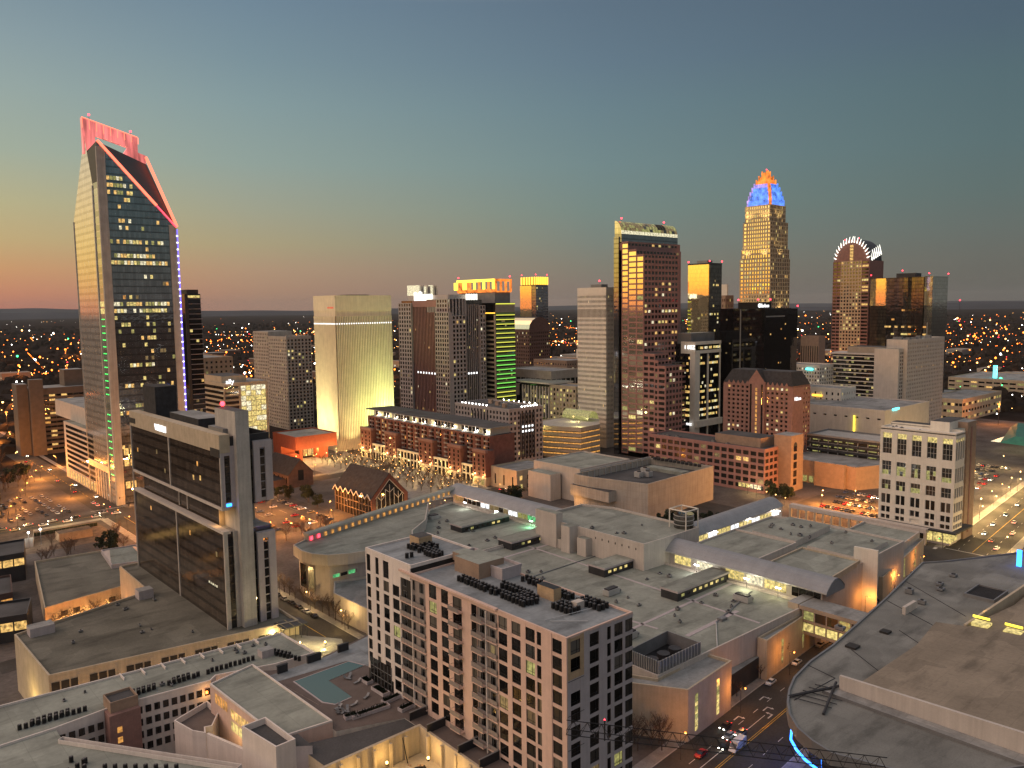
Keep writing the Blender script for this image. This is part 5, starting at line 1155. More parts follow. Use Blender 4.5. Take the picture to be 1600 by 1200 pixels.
# brick hall with the big gable window
x0, y0 = 238, 388
t = thing('church_hall', 'brick hall with a tall arched gable window and zigzag white gutters', 'church', (x0, y0, 0))
b = MB(); lx, ly = 24, 42
b.box(x0+.5, y0+.5, 0, x0+lx, y0+ly, 13, 'dim_glass')
for i in range(13): b.fbox(FW(x0+.5, y0), i*3.4, i*3.4+.35, 0, 13, 0, .6, 'umber')
for z in (4, 8.3, 12.6): b.fbox(FW(x0+.5, y0), 0, ly, z, z+.4, 0, .5, 'umber')
b.box(x0-.2, y0-.3, 0, x0+2.4, y0+.52, 13, RB); b.box(x0+lx-2.4, y0-.3, 0, x0+lx+.2, y0+.52, 13, RB)
b.box(x0+lx-.2, y0+.6, 0, x0+lx+.3, y0+ly, 13, RB)
yy = y0-.3
b.face([(x0-.2, yy, 13), (x0+2.4, yy, 13), (x0+lx/2, yy, 23), (x0+lx/2, yy, 26)], RB); b.face([(x0+lx+.2, yy, 13), (x0+lx-2.4, yy, 13), (x0+lx/2, yy, 23), (x0+lx/2, yy, 26)], RB)
b.face([(x0+2.4, y0+.1, 0), (x0+lx-2.4, y0+.1, 0), (x0+lx-2.4, y0+.1, 13), (x0+lx/2, y0+.1, 23), (x0+2.4, y0+.1, 13)], 'dim_glass')
b.build('wall', t)
b = MB(); yy = y0-.1
for i in range(7): x = x0+3.3+i*2.9; b.tube((x, yy, 0), (x, yy, 13-abs(i-3)*.2+(6.5-abs(i-3)*2.1)), .16, 'white_precast', 5)
for i in (1, 3, 5):
    for s in (-1, 1): b.tube((x0+3.3+i*2.9, yy, 11+(4 if i == 3 else 0)), (x0+3.3+(i+s)*2.9, yy, 14+(3 if i == 3 else 0)), .16, 'white_precast', 5)
for s in (-1, 1): b.tube((x0+lx/2+s*9.6, yy, 12.6), (x0+lx/2, yy, 22.6), .18, 'white_precast', 5)
b.build('gable_window', t)
b = MB()
for s in (0, 1):
    xx = x0+(lx+.8 if s else -.8); b.face([(xx, y0-.2, 12.7), (x0+lx/2, y0-.2, 26.2), (x0+lx/2, y0+ly+.2, 26.2), (xx, y0+ly+.2, 12.7)], 'slate')
for i in range(7):
    u = i*6.0+3; p = [(x0-.95, y0+u-3, 12.2), (x0-.95, y0+u, 15.2), (x0-.95, y0+u+3, 12.2)]; b.tube(p[0], p[1], .3, 'white_precast', 5); b.tube(p[1], p[2], .3, 'white_precast', 5); b.face([p[0], p[1], p[2]], 'dim_glass')
b.build('roof', t); point(t, x0+lx/2, y0-5, 5, 600, (1, .55, .15))
# concrete hall with open roof wells
t = thing('theatre', 'plain precast concrete hall with sunken dark roof and white cooling boxes', 'building', (349, 280, 0))
b = MB(); P = [(349, 281), (417, 285), (411, 329), (340, 329), (340, 318)]
b.prism(P, 0, 17, 'precast', 'dark_roof'); b.rim(P, 16.9, 21, .7, 'precast'); b.box(395, 292, 17, 402, 320, 19, 'white_roof')
b.box(338, 300, 9, 349.2, 330, 15, 'precast', 'dark_roof'); b.build('wall', t)
b = MB()
for i in range(13): b.box(346+i*5, 327.5, 17, 346.5+i*5, 328.2, 22.4, 'light_metal')
b.box(344, 327.6, 21.6, 410, 328.1, 22.3, 'light_metal')
for i in range(12): b.cyl(409.5, 290+i*3.1, 20.8, 22.4, 1.2, 'dark_metal', 10)
b.build('louvre_screen', t)
for x, y in ((372, 306), (377, 303), (384, 311)):
    b = MB(); b.box(x, y, 17.3, x+4, y+4, 20.4, 'light_metal'); b.cyl(x+2, y+2, 20.4, 20.9, 1.4, 'dark_metal', 12); o = thing('cooling_unit', 'white cooling box standing in the sunken roof of the concrete hall', 'roof unit', (x, y, 17), 'cooling boxes in the concrete hall roof'); b.build('casing', o)
point(t, 334, 326, 6, 2200, (1, .45, .12))
t = thing('office_building', 'pale blank stone block catching pink light left of the concrete hall', 'building', (348, 346, 0))
b = MB(); b.box(343, 352, 0, 352, 372, 16.5, 'pale_precast', 'white_roof'); b.box(353.5, 337, 0, 400, 378, 20, 'pale_precast', 'white_roof'); b.box(352, 353, 0, 353.5, 371, 15, 'dark_metal'); b.rim(rect(353.5, 337, 46.5, 41), 19.95, 20.8, .5, 'pale_precast'); b.build('wall', t)

# ------------------------------------------------------------------ convention hall
t = thing('convention_hall', 'sprawling white roofed convention hall with curved grey vaults and lit clerestories', 'hall', (200, 200, 0))
b = MB(); WR, PP = 'white_roof', 'pale_precast'
def block(P, z0, z1, top=WR, wall=PP, rim=.8): b.prism(P, z0, z1, wall, top); b.rim(P, z1-.02, z1+rim, .5, wall)
block([(158, 262), (258, 262), (258, 340), (240, 335.5), (215, 306), (201, 295), (197, 288)], 0, 15.6)
block([(176, 138), (259, 136.6), (259, 262), (158, 262), (158, 246), (176, 200)], 0, 15)
block([(152, 245), (158, 246), (158, 262), (197, 288), (171, 284.5), (158, 288), (151, 276)], 0, 9, 'grey_roof')
R_ = [(153.5, 314), (152.2, 304), (153.2, 297), (157, 291), (164, 287), (171, 285), (197, 288.2), (203, 297), (218, 308), (240, 336), (228, 336.5), (161, 318)]
b.prism(R_, 15.7, 19.6, PP, WR); b.prism([(155, 312), (154, 304), (155, 298), (158.5, 292.6), (165, 288.8), (172, 287), (196, 289.5), (215, 310), (162, 316)], 0, 15.75, 'grey_and_shade_stucco')
b.rim(R_, 19.55, 20.3, .5, PP)
P = [(160.5, 318.5), (262, 346), (263, 342.6), (161.5, 315)]; b.prism(P, 22.2, 23.2, PP, WR); b.prism([(161, 318.3), (262, 345.6), (262.5, 343.5), (161.8, 316)], 19.6, 22.2, PP)
block([(246, 262), (246, 200), (259, 199.5), (282, 199.5), (282, 247), (276, 262)], 0, 25, WR, 'pale_precast', .9)
b.box(243, 246, 0, 247, 259, 30, PP, WR); b.box(241, 236, 0, 247, 241, 26.5, PP, WR); b.box(243.5, 241, 0, 247, 246, 19, PP, WR); b.box(242.5, 228, 0, 247, 233, 22.5, PP, WR)
block([(271, 138), (343, 140), (345, 190), (340, 200), (284, 199), (271, 195)], 0, 19.2, WR, PP)
b.prism([(271.5, 165), (302, 166), (302, 195), (272, 194)], 19.2, 21.6, PP, WR); b.rim([(271.5, 165), (302, 166), (302, 195), (272, 194)], 21.5, 22.3, .5, PP)
b.prism([(271.5, 136.6), (301, 139), (301, 163), (272, 162)], 19.2, 20.6, 'tan_stone', WR); b.rim([(271.5, 136.6), (301, 139), (301, 163), (272, 162)], 20.5, 21.3, .5, 'tan_stone')
b.prism([(304, 142), (334, 143), (335, 165), (305, 163)], 19.2, 21, PP, WR); b.prism([(305, 168), (338, 170), (338, 190), (306, 189)], 19.2, 21.8, PP, WR)
block([(345, 146), (384, 150), (384, 176), (345, 174)], 0, 13, WR, PP); block([(318, 137.5), (384, 148), (384, 150), (330, 150), (318, 141)], 0, 10, 'grey_roof', 'tan_stone')
b.hexa([(303.6, 133.5, 0), (304.6, 133.6, 0), (303.6, 142.5, 0), (302.6, 142.4, 0), (303.6, 133.5, 25.5), (304.6, 133.6, 25.5), (303.6, 142.5, 25.5), (302.6, 142.4, 25.5)], 'white_precast')
block([(168, 142), (176.6, 128), (201, 130.3), (200, 138.5), (176, 138.2), (172, 146)], 0, 14.2, 'grey_roof', 'tan_stone')
block([(225, 133), (262, 136.4), (262, 137.3), (225, 136.5)], 0, 12.5, 'grey_roof', 'tan_stone')
b.prism([(201, 134), (225, 135.8), (225, 136.6), (201, 138)], 0, 7, 'dark_metal', 'grey_roof')
block([(160, 148), (168, 142), (176, 138.3), (176, 160), (160, 160)], 0, 8, WR, 'brown_brick')
b.build('wall', t)
b = MB()                                                              # curved vaults
def vault(y_a, y_b, xa, xb, ze, zr, n=8):
    prof = [(xa-1.5+(xb-xa+3)*i/n, ze+(zr-ze)*math.sin(math.pi*(0.04+.92*i/n))) for i in range(n+1)]
    for (p0, h0), (p1, h1) in zip(prof, prof[1:]): b.face([(p0, y_a, h0), (p1, y_a, h1), (p1, y_b, h1), (p0, y_b, h0)], 'metal_roof'); b.face([(p0, y_a, h0-.5), (p1, y_a, h1-.5), (p1, y_b, h1-.5), (p0, y_b, h0-.5)], 'metal_roof')
    for yy in (y_a+.1, y_b-.1): b.face([(p, yy, h-.1) for p, h in prof]+[(prof[-1][0], yy, ze-.8), (prof[0][0], yy, ze-.8)], 'metal_roof')
    b.face([(prof[0][0], y_a, prof[0][1]), (prof[0][0], y_b, prof[0][1]), (prof[0][0], y_b, prof[0][1]-.5), (prof[0][0], y_a, prof[0][1]-.5)], 'light_metal')
vault(131, 200, 260.5, 271, 20, 24.4); b.build('vault_roof', t); b = MB(); vault(262, 346, 260, 272, 20, 24.4); b.build('vault_roof', t); b = MB()
for i in range(8):
    p0, p1 = i/8, (i+1)/8; Hh = lambda q: 19.8+4*math.sin(math.pi*(.04+.92*q))
    y_ = lambda q: 203+13*q
    b.face([(286, y_(p0), Hh(p0)), (286, y_(p1), Hh(p1)), (360, y_(p1)+2, Hh(p1)), (360, y_(p0)+2, Hh(p0))], 'metal_roof')
b.face([(286, 203+13*i/8, 19.8+4*math.sin(math.pi*(.04+.92*i/8))) for i in range(9)]+[(286, 216, 17), (286, 203, 17)], 'pale_precast')
b.build('vault_roof', t)
b = MB(); b.box(262, 134, 0, 271, 200, 20, 'pale_precast'); b.box(262, 262, 0, 271, 344, 20, 'pale_precast'); b.box(287, 206, 0, 360, 215.5, 19.8, 'pale_precast'); b.build('spine_wall', t)
w = Wins(t)
fr = FW(262, 131)                                                     # clerestory under the near vault (u from y=131)
for (u, ww, m) in ((9, 11, 'pane_dark'), (21, 9, 'lit_yellow'), (38, 8, 'lit_yellow'), (62, 8, 'lit_yellow')):
    for i in range(4): w.add(fr, u-ww/2+(i+.5)*ww/4, 17.4, ww/4-.15, 3.6, m, .1)
for u, ww in ((29.5, 7), (51.5, 7.5)):
    for i in range(3): w.add(fr, u-ww/2+(i+.5)*ww/3, 17.2, ww/3-.1, 3.2, 'lit_pale', .1)
fr = FW(262, 262)
for i in range(22): w.add(fr, 3+i*3.6, 17.8, 3.1, 2.8, 'lit_green' if 2 < i < 6 else ('lit_white' if i in (8, 9, 14, 15) else R.choice(['lit_dim', 'lit_olive', 'pane_grey'])), .1)
for i in range(20): w.add(FS(287, 206), 2+i*3.5, 17.6, 3, 2.4, 'lit_yellow' if i % 5 < 3 else 'lit_white', .1)
# slotted clerestory on the long north roof strip
for i in range(24): q = i/24; xx, yy = 163+q*98, 316+q*26.8; w.add((xx, yy, .965, .262, .262, -.965), 0, 20.9, 1.5, 1.7, 'lit_amber' if i > 1 else 'sign_red', .25)
for i in range(9): w.add(FS(197-40, 287.4), 8+i*3.4, 17.2, 2.6, 1.2, pick('pane_dark', .5, ['lit_olive', 'lit_yellow']), .2); w.add(FS(157, 288.2), 2+i*3.6, 12, 3.0, 1.4, pick('pane_dark', .3, ['lit_olive', 'lit_green']), .3)
for i in range(2): w.add(FW(154, 296), 3+i*7, 9, 5, 10, 'pane_dark' if i else 'lit_dim', .4)
# small clerestory boxes on the main roof
b = MB()
for (xa, ya, xb, yb) in ((226, 291, 256, 300), (226, 256, 258.5, 265.5), (228.5, 205, 258, 214), (228, 170, 260, 178)):
    b.box(xa+.3, ya+.3, 15, xb-.3, yb-.3, 18, 'dark_metal'); b.box(xa, ya, 18, xb, yb, 18.7, 'grey_and_shade_stucco', WR)
    for i in range(8): w.add(FS(xa+.3, ya+.3), 2+i*(xb-xa-4)/8+1, 16.8, 1.7, 1.0, pick('pane_dark', .55, ['lit_olive', 'lit_yellow']), .06)
    b.build('roof_lantern', t); b = MB()
for i in range(4): w.add(FW(243.5, 241), .8+i*1.1, 14, .8, 1.6, 'lit_dim', .08)
for i in range(7): w.add(FW(246, 200), 4+i*3.6, 23, .5, .9, 'dark_core', .06)
for (xx, yy) in ((181, 128.45), (193, 129.6)): # tall lit slots on the street blocks
    for k in range(9): w.add((xx, yy, .996, .092, .092, -.996), 0, 2.2+k*1.2, 1.5, 1.05, 'lit_yellow' if R.random() < .7 else 'lit_olive', .12)
for (xx, yy) in ((236, 134), (252, 135.5), (330, 139.5), (350, 142.7), (368, 145.4)):
    for k in range(7): w.add((xx, yy, .994, .1, .1, -.994), 0, 2.6+k*1.2, 1.3, 1.05, 'lit_olive' if R.random() < .6 else 'lit_dim', .14)
w.add((168.5, 141.5, .525, -.851, -.851, -.525), 7, 4.5, 7, 6, 'lit_olive', .1); w.add(FW(160, 148), 6, 3, 8, 4, 'lit_olive', .1)
w.flush()
b = MB(); b.cyl(280, 206, 25, 31, 4.2, 'dim_glass', 20)
for k in range(4):
    a = rad(45+k*90); b.tube((280+6*math.cos(a), 206+6*math.sin(a), 25), (280+6*math.cos(a), 206+6*math.sin(a), 33), .3, 'white_precast', 6)
    c = rad(135+k*90); b.tube((280+6*math.cos(a), 206+6*math.sin(a), 33), (280+6*math.cos(c), 206+6*math.sin(c), 33), .3, 'white_precast', 6)
for z in (26.5, 28.5, 30.4): b.cyl(280, 206, z, z+.3, 4.35, 'light_metal', 20)
b.build('rooftop_drum', t)
b = MB(); Pm = [(176.3, 146.5), (196.8, 150), (197, 136.8), (176.5, 134.5)]
Pm = [(177, 149.5), (196.5, 150.5), (196.5, 138.3), (177, 138.3)]
b.prism(Pm, 15, 15.35, 'black_metal'); b.rim(Pm, 15, 19.4, .3, 'grey_metal')
for i in range(14):
    f_ = i/13
    b.box(177+f_*19.3, 138.0, 15, 177.25+f_*19.3, 138.28, 19.7, 'light_metal'); b.box(176.7, 138.3+f_*11, 15, 176.98, 138.5+f_*11, 19.7, 'light_metal')
for i in range(3): b.cyl(181+i*5.4, 144, 15.3, 17.4, 1.9, 'dark_metal', 14)
b.build('plant_well', t)
b = MB()                                                              # pipes and walkway laid over the main roof
b.tube((205, 138, 15.2), (222, 150, 15.2), .22, 'light_metal'); b.tube((222, 150, 15.2), (256, 158, 15.2), .3, 'grey_metal'); b.box(224, 149, 15, 227, 151, 15.9, 'grey_metal'); b.tube((180, 240, 16), (214, 300, 16), .3, 'grey_metal'); b.tube((205, 225, 15.2), (250, 226, 15.2), .2, 'grey_metal')
b.build('roof_pipe', t)
for (p, q, wd) in (((180, 165), (258, 168), 1.2), ((232, 140), (236, 262), 1.0), ((165, 250), (256, 252), 1.2), ((200, 200), (204, 160), 1.0), ((206, 150), (236, 151), 1.6)):
    b = MB(); a_ = Vector(p); c_ = Vector(q); d_ = (c_-a_).normalized(); n_ = Vector((-d_.y, d_.x))*wd/2; b.hexa([(*(a_-n_), 15), (*(c_-n_), 15), (*(c_+n_), 15), (*(a_+n_), 15), (*(a_-n_), 15.09), (*(c_-n_), 15.09), (*(c_+n_), 15.09), (*(a_+n_), 15.09)], 'grey_and_shade_stucco'); b.build('walkway_pad', t)
for (x, y, a_, c_) in ((248, 240, 5, 4), (170, 225, 4, 6), (214, 190, 6, 3), (230, 320, 5, 4), (190, 160, 4, 3), (244, 152, 3, 6)):
    b = MB(); b.box(x, y, 15.2, x+a_, y+c_, 17.2, 'light_metal'); b.box(x+.4, y+.4, 17.2, x+a_-.4, y+c_-.4, 17.6, 'dark_metal')
    for k_ in range(3): b.box(x+a_, y+.5+k_*.9, 15.4, x+a_+1.4, y+1.0+k_*.9, 16.2, 'grey_metal')
    o_ = thing('air_handler', 'large pale air handling unit on the convention hall roof', 'roof unit', (x, y, 15), 'air handlers on the convention hall roof'); b.build('casing', o_)
for (a, c, d, e, n, z, lab) in ((165, 215, 225, 255, 14, 15, 'roof vent on the south half of the convention hall roof'), (205, 150, 250, 200, 18, 15, 'roof vent on the street side of the convention hall roof'), (190, 270, 250, 320, 18, 15.6, 'roof vent on the north half of the convention hall roof'), (306, 145, 335, 190, 12, 21.8, 'roof vent on the eastern exhibit roof'), (250, 215, 275, 250, 4, 25, 'roof vent on the tall central block of the convention hall')):
    clutter(a, c, d, e, z, n, lab, lab.replace('roof vent', 'vents'), .55)
for (x, y, z, p, c) in ((256.5, 160.5, 19, 1700, (1, .92, .55)), (256.5, 182.5, 19, 1500, (1, .98, .85)), (257, 148, 18.6, 700, (1, .85, .4)), (256, 276, 18.5, 1300, (.3, 1, .5)), (255, 300, 19, 1300, (.9, 1, .8)), (255, 325, 19, 900, (1, 1, .85)), (300, 203.5, 19.4, 700, (1, .95, .8)), (330, 204.5, 19.4, 700, (1, .95, .8)), (352, 203.5, 19.4, 1500, (1, .85, .7))):
    bb = MB(); bb.box(x-.2, y-1.0, z, x+.2, y+1.0, z+.25, 'glow_white'); bb.tube((x, y, z-3.4 if y < 202 or y > 206 else z-.2), (x, y, z), .08, 'dark_metal'); o = bb.build('floodlight', t); point(o, x-.8, y, z-.4, p, c, .4)
# sky bridge
t = thing('sky_bridge', 'glazed two level sky bridge lit yellow crossing the wide street', 'bridge', (254, 120, 0))
b = MB(); x0 = 252
b.box(x0, 106, 7.2, x0+9, 137, 8.2, 'bridge_bronze'); b.box(x0, 106, 11.4, x0+9, 137, 12.2, 'bridge_bronze'); b.box(x0-.4, 106, 15.6, x0+9.4, 137, 17, 'bridge_bronze', 'grey_roof')
for i in range(8): b.box(x0-.15, 106+i*4.2, 8.2, x0+.25, 106.4+i*4.2, 15.6, 'bridge_bronze')
b.box(x0+8.6, 106, 8.2, x0+8.9, 137, 15.6, 'dim_glass'); b.build('frame', t); w = Wins(t)
for i in range(7): w.add(FW(x0, 106), 2.3+i*4.2, 9.8, 3.6, 2.8, 'lit_yellow', -.1+.2); w.add(FW(x0, 106), 2.3+i*4.2, 13.9, 3.6, 3.0, 'pane_grey' if i % 3 else 'lit_olive', .1)
w.flush(); point(t, x0-3, 118, 5, 500, (1, .5, .15))
b = MB(); b.box(251.5, 137.2, 0, 262, 141, 17.2, 'tan_stone', 'grey_roof'); b.cyl(266, 138, 0, 19, 3.4, 'tan_stone', 16, top='grey_roof'); b.build('landing', t)

# ------------------------------------------------------------------ hotel slab with three glass tiers (left)
x0, y0 = 98.4, 249.5
t = thing('hotel', 'hotel slab of dark glass tiers with a pale blank shaft and a white sign', 'hotel', (x0, y0, 0))
b = MB(); LY = 89
b.box(x0+.3, y0+.3, 17, x0+16, y0+LY, 49.3, 'bronze_glass', 'grey_roof'); b.box(x0+3, y0+10, 49.3, x0+15, y0+LY-3, 57, 'bronze_glass'); b.box(x0+.3, y0+.3, 57.2, x0+16, y0+LY, 75, 'bronze_glass'); b.build('curtain_wall', t)
b = MB(); fw = FW(x0+.3, y0); fs = FS(x0, y0+.3)
b.fbox(fw, -.3, LY, 75, 80.8, -3, .4, 'tan_stone'); b.fbox(fw, -.3, LY, 56.6, 57.5, -2, .4, 'pale_precast'); b.fbox(fw, -.3, LY, 48.9, 49.8, -2, .4, 'pale_precast'); b.fbox(fw, LY-.5, LY, 17, 75, 0, .4, 'pale_precast'); b.fbox(fw, -.3, 0.2, 17, 49, 0, .4, 'pale_precast'); b.fbox(fw, -.3, 0.2, 57.4, 75, 0, .4, 'pale_precast')
b.fbox(fw, 46, 46.7, 57.5, 75, 0, .3, 'pale_precast'); b.fbox(fw, 42, 42.6, 17, 49, 0, .3, 'pale_precast'); b.box(x0+2.8, y0+9.7, 49.3, x0+15, y0+10, 57, 'tan_stone'); b.fbox(FW(x0+3, y0+10), 28, 28.5, 49.8, 56.6, 0, .3, 'pale_precast'); b.fbox(FW(x0+3, y0+10), 36, 36.5, 49.8, 56.6, 0, .3, 'pale_precast')
# end: two grey bays and the shaft
b.fbox(fs, 0, 1.3, 17, 49.5, 0, .5, 'concrete'); b.fbox(fs, 3.2, 4.6, 17, 49.5, 0, .5, 'concrete'); b.fbox(fs, 0, 1.3, 57.3, 77, 0, .5, 'grey_and_shade_stucco'); b.fbox(fs, 3.2, 4.6, 57.3, 77, 0, .5, 'grey_and_shade_stucco'); b.fbox(fs, 1.3, 3.2, 74, 77, 0, .45, 'grey_and_shade_stucco'); b.fbox(fs, 1.3, 3.2, 57.3, 59, 0, .45, 'grey_and_shade_stucco')
b.box(x0+4.6, y0-2.2, 17, x0+9, y0+14, 88, 'concrete', 'dark_roof')
for (za, zb) in ((17, 47.5), (57.8, 77.5)): b.fbox(FS(x0+10.6, y0-.6), 0, 2.1, za, zb, 0, .6, 'grey_and_shade_stucco'); b.fbox(FS(x0+10.6, y0-.6), 3.9, 6.3, za, zb, 0, .6, 'grey_and_shade_stucco'); b.box(x0+10.7, y0-.5, za, x0+16.9, y0+12, zb+.4, 'grey_and_shade_stucco', 'dark_roof'); b.fbox(FS(x0+10.6, y0-.6), 2.1, 3.9, zb-2, zb, 0, .55, 'grey_and_shade_stucco')
b.fbox(fw, LY-7, LY, 76.2, 78.2, .38, .55, 'dark_metal'); b.fbox(fw, -.3, 7, 73.6, 76.2, .38, .55, 'dark_metal')
b.build('wall', t)
b = MB(); b.rim([(x0, y0), (x0+16.5, y0), (x0+16.5, y0+LY), (x0, y0+LY)], 75, 80, .4, 'dark_metal'); b.prism([(x0+.5, y0+.5), (x0+16, y0+.5), (x0+16, y0+LY-.5), (x0+.5, y0+LY-.5)], 75, 77.5, 'dark_metal', 'dark_roof'); b.box(x0+4, y0+70, 77, x0+12, y0+84, 91, 'slate'); b.box(x0+5, y0+30, 77.4, x0+14, y0+58, 82.5, 'slate', 'grey_roof'); b.box(x0+3, y0+4, 77.4, x0+8, y0+16, 82, 'grey_metal'); b.box(x0+11, y0+14, 77.4, x0+16, y0+40, 82, 'dark_metal'); b.build('roof', t)
w = Wins(t)
for k in range(10): w.add(fs, 2.25, 19+k*3.0, 1.8, 2.6, 'pane_dark', .1)
for k in range(5): w.add(fs, 2.25, 61+k*2.7, 1.8, 2.4, 'pane_dark' if k > 0 else 'pane_sky', .1)
for k in range(10): w.add(FS(x0+10.6, y0-1.2+.7), 3, 18.8+k*3.0, 1.7, 2.6, 'pane_dark', .06); w.add(FS(x0+9, y0), .8, 18.8+k*3, 1.5, 2.6, 'pane_dark', .1)
for k in range(6): w.add(FS(x0+10.6, y0-.5), 3, 60.2+k*2.7, 1.7, 2.4, 'pane_dark', .06)
w.add(fs, 2.2, 58.2, 1.7, .9, 'neon_blue', .6)
for (u, z) in ((20, 69), (18, 64.5), (24, 63.8), (60, 68), (82, 66), (30, 43.5), (7, 41), (70, 45), (52, 62)): w.add(fw, u, z, 1.2, 1.6, R.choice(['lit_amber', 'lit_dim', 'lit_warm']), .06)
for i in range(5): w.add(fw, 8+i*1.6, 30, .9, .7, 'lit_pale', .06)
w.flush(); text(t, 'WESTIN', x0-.2, y0+59, 76.4, TXW, 3.2, 'sign_white', ext=.2); point(t, x0+1.5, y0+8, 52, 380, (1, .5, .15)); beacon(t, x0+6.5, y0+12, 89.2, .8)
# podium and big flat garage at its foot
t = thing('parking_garage', 'broad flat roofed podium garage below the hotel slab with an orange lit wall', 'garage', (47, 250, 0))
b = MB(); P = [(47.5, 250.6), (118, 239.4), (119.5, 341), (92, 341), (91, 303.5), (46.5, 291)]
b.prism(P, 0, 17.8, 'tan_stone', 'gravel_roof'); b.rim(P, 17.7, 18.6, .5, 'tan_stone'); b.box(50, 286, 17.8, 57, 291, 20.6, 'grey_and_shade_stucco', 'grey_roof'); b.box(86, 297, 17.8, 91, 301.5, 21, 'grey_and_shade_stucco', 'grey_roof')
d = Vector((70.5, -11.2)).normalized(); fr = (47.5, 250.6, d.x, d.y, d.y, -d.x)
for i in range(28):
    if i % 4 == 3: b.fbox(fr, i*2.4, i*2.4+.5, 12.6, 17.2, 0, .25, 'tan_stone'); continue
    b.fbox(fr, .6+i*2.4, 2.6+i*2.4, 13.2, 16.2, 0, .12, 'dark_core')
b.build('wall', t); w = Wins(t)
for i in range(16): w.add(fr, 46+i*1.25, 14.8, .7, .9, R.choice(['lit_pale', 'lit_amber', 'pane_dark']), .06)
w.flush(); w = Wins(t)
for i in range(26): clutter(52+R.random()*60, 255, 53+R.random()*60, 300, 17.8, 1, 'small vent on the flat podium garage roof', 'vents on the podium garage roof', .45) if i < 16 else None
for x, y in ((60, 244), (80, 240.5), (100, 237.5), (49, 246), (114, 236)): uplight(t, x, y, 3, 0, 0, 2300, (1, .5, .14))
uplight(t, 42, 268, 4, 0, 0, 2500, (1, .72, .25))

# ------------------------------------------------------------------ pink apartment slab in front
x0, y0, lx, ly = 103.2, 102.0, 18.9, 69.9
t = thing('apartment_block', 'pink stucco apartment slab with stacked balconies and a roof full of black condensers', 'building', (x0, y0, 0))
b = MB(); w = Wins(t); PS, WS, GS = 'pink_stucco', 'white_stucco', 'grey_and_shade_stucco'
D_ = .28; fw = FW(x0+D_, y0); fs = FS(x0, y0+D_); Z0 = 26.9; SP = 3.35; ZT = 58.6
zr = [ZT-2.15-k*SP for k in range(13)]                                 # window centre heights, top first
def wallcols(fr, u0, u1, cols, ztop, zbot, mat, hs=2.62, rows=zr, dark='pane_dark', first=None, d=D_):
    cols = [(c, ww*1.2) for c, ww in cols]; d = .28
    """stretch of wall with window columns (centre, width); first = taller top window"""
    cs = sorted(cols); ed = [u0]
    for c, ww in cs: ed += [c-ww/2, c+ww/2]
    ed.append(u1)
    for i in range(0, len(ed), 2):
        if ed[i+1]-ed[i] > .01: b.fbox(fr, ed[i], ed[i+1], zbot, ztop, 0, d, mat)
    for c, ww in cs:
        zz = ztop
        for k, z in enumerate(rows):
            h = first if (k == 0 and first) else hs
            zc = z+(h-hs)/2 if (k == 0 and first) else z
            if zc-h/2 < zbot+.4 or zc+h/2 > ztop: continue
            b.fbox(fr, c-ww/2-.005, c+ww/2+.005, zc+h/2, zz, 0, d-.03, mat); zz = zc-h/2
            w.add(fr, c, zc, ww, h, R.choice([dark, dark, dark, 'pane_deep', 'pane_deep', 'pane_blind', 'pane_grey']) if R.random() > .07 else R.choice(['lit_olive', 'lit_olive', 'lit_dim', 'pane_sky']), .1, 'black_metal')
        b.fbox(fr, c-ww/2-.005, c+ww/2+.005, zbot, zz, 0, d-.03, mat)
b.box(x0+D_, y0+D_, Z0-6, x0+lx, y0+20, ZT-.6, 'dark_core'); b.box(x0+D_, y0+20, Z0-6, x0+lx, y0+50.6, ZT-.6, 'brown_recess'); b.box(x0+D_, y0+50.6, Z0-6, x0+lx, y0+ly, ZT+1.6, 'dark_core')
wallcols(fw, 0, 4.3, [(2.5, 2.1)], ZT, Z0-6, PS); wallcols(fw, 4.3, 19.6, [(7.4, 1.0), (9.9, 2.2), (14, 2.2), (18, 2.2)], ZT, Z0-6, PS)
b.fbox(fw, 3.9, 4.3, Z0-6, ZT, D_, D_+.12, PS)
wallcols(fw, 26.2, 29.6, [(27.2, 1.5)], ZT+.4, Z0, PS); wallcols(fw, 34.9, 44.6, [(37.4, 2.1), (41.8, 2.3)], ZT+.4, Z0, PS, first=3.2)
wallcols(fw, 54.6, 58.6, [(56.6, 2.3)], ZT-1.6, Z0, WS, rows=zr[1:]); wallcols(fw, 58.6, ly, [(60.8, 2.0), (64.7, 1.2), (68.6, 1.4)], ZT+2, Z0+3, WS, first=4.2)
wallcols(fw, 50.6, 58.6, [(52.2, 2.2), (56.4, 2.2)], ZT+2, ZT-1.6, WS, rows=[ZT-.2], hs=3.1)
wallcols(fw, 29.6, 34.9, [(32.9, 2.6)], ZT+.4, Z0, PS, hs=2.7)
b.fbox(fw, 19.6, 26.2, ZT-.9, ZT+.4, 0, D_, PS); b.fbox(fw, 44.6, 50.6, ZT-.9, ZT+.4, 0, D_, PS); b.fbox(fw, 19.6, 54.6, ZT, ZT+.45, 0, D_+.5, PS)
b.fbox(fw, 58.6, ly, Z0, Z0+3, 0, .2, 'dark_core')
for i in range(7): b.fbox(fw, 59.4+i*1.55, 59.5+i*1.55, Z0, Z0+6.2, .3, .45, 'grey_metal')
for z in (Z0+2, Z0+4.2): b.fbox(fw, 59.4, 68.8, z, z+.1, .3, .46, 'grey_metal')
b.fbox(fw, 59.4, 68.8, Z0, Z0+6.3, .3, .36, 'pane_grey')
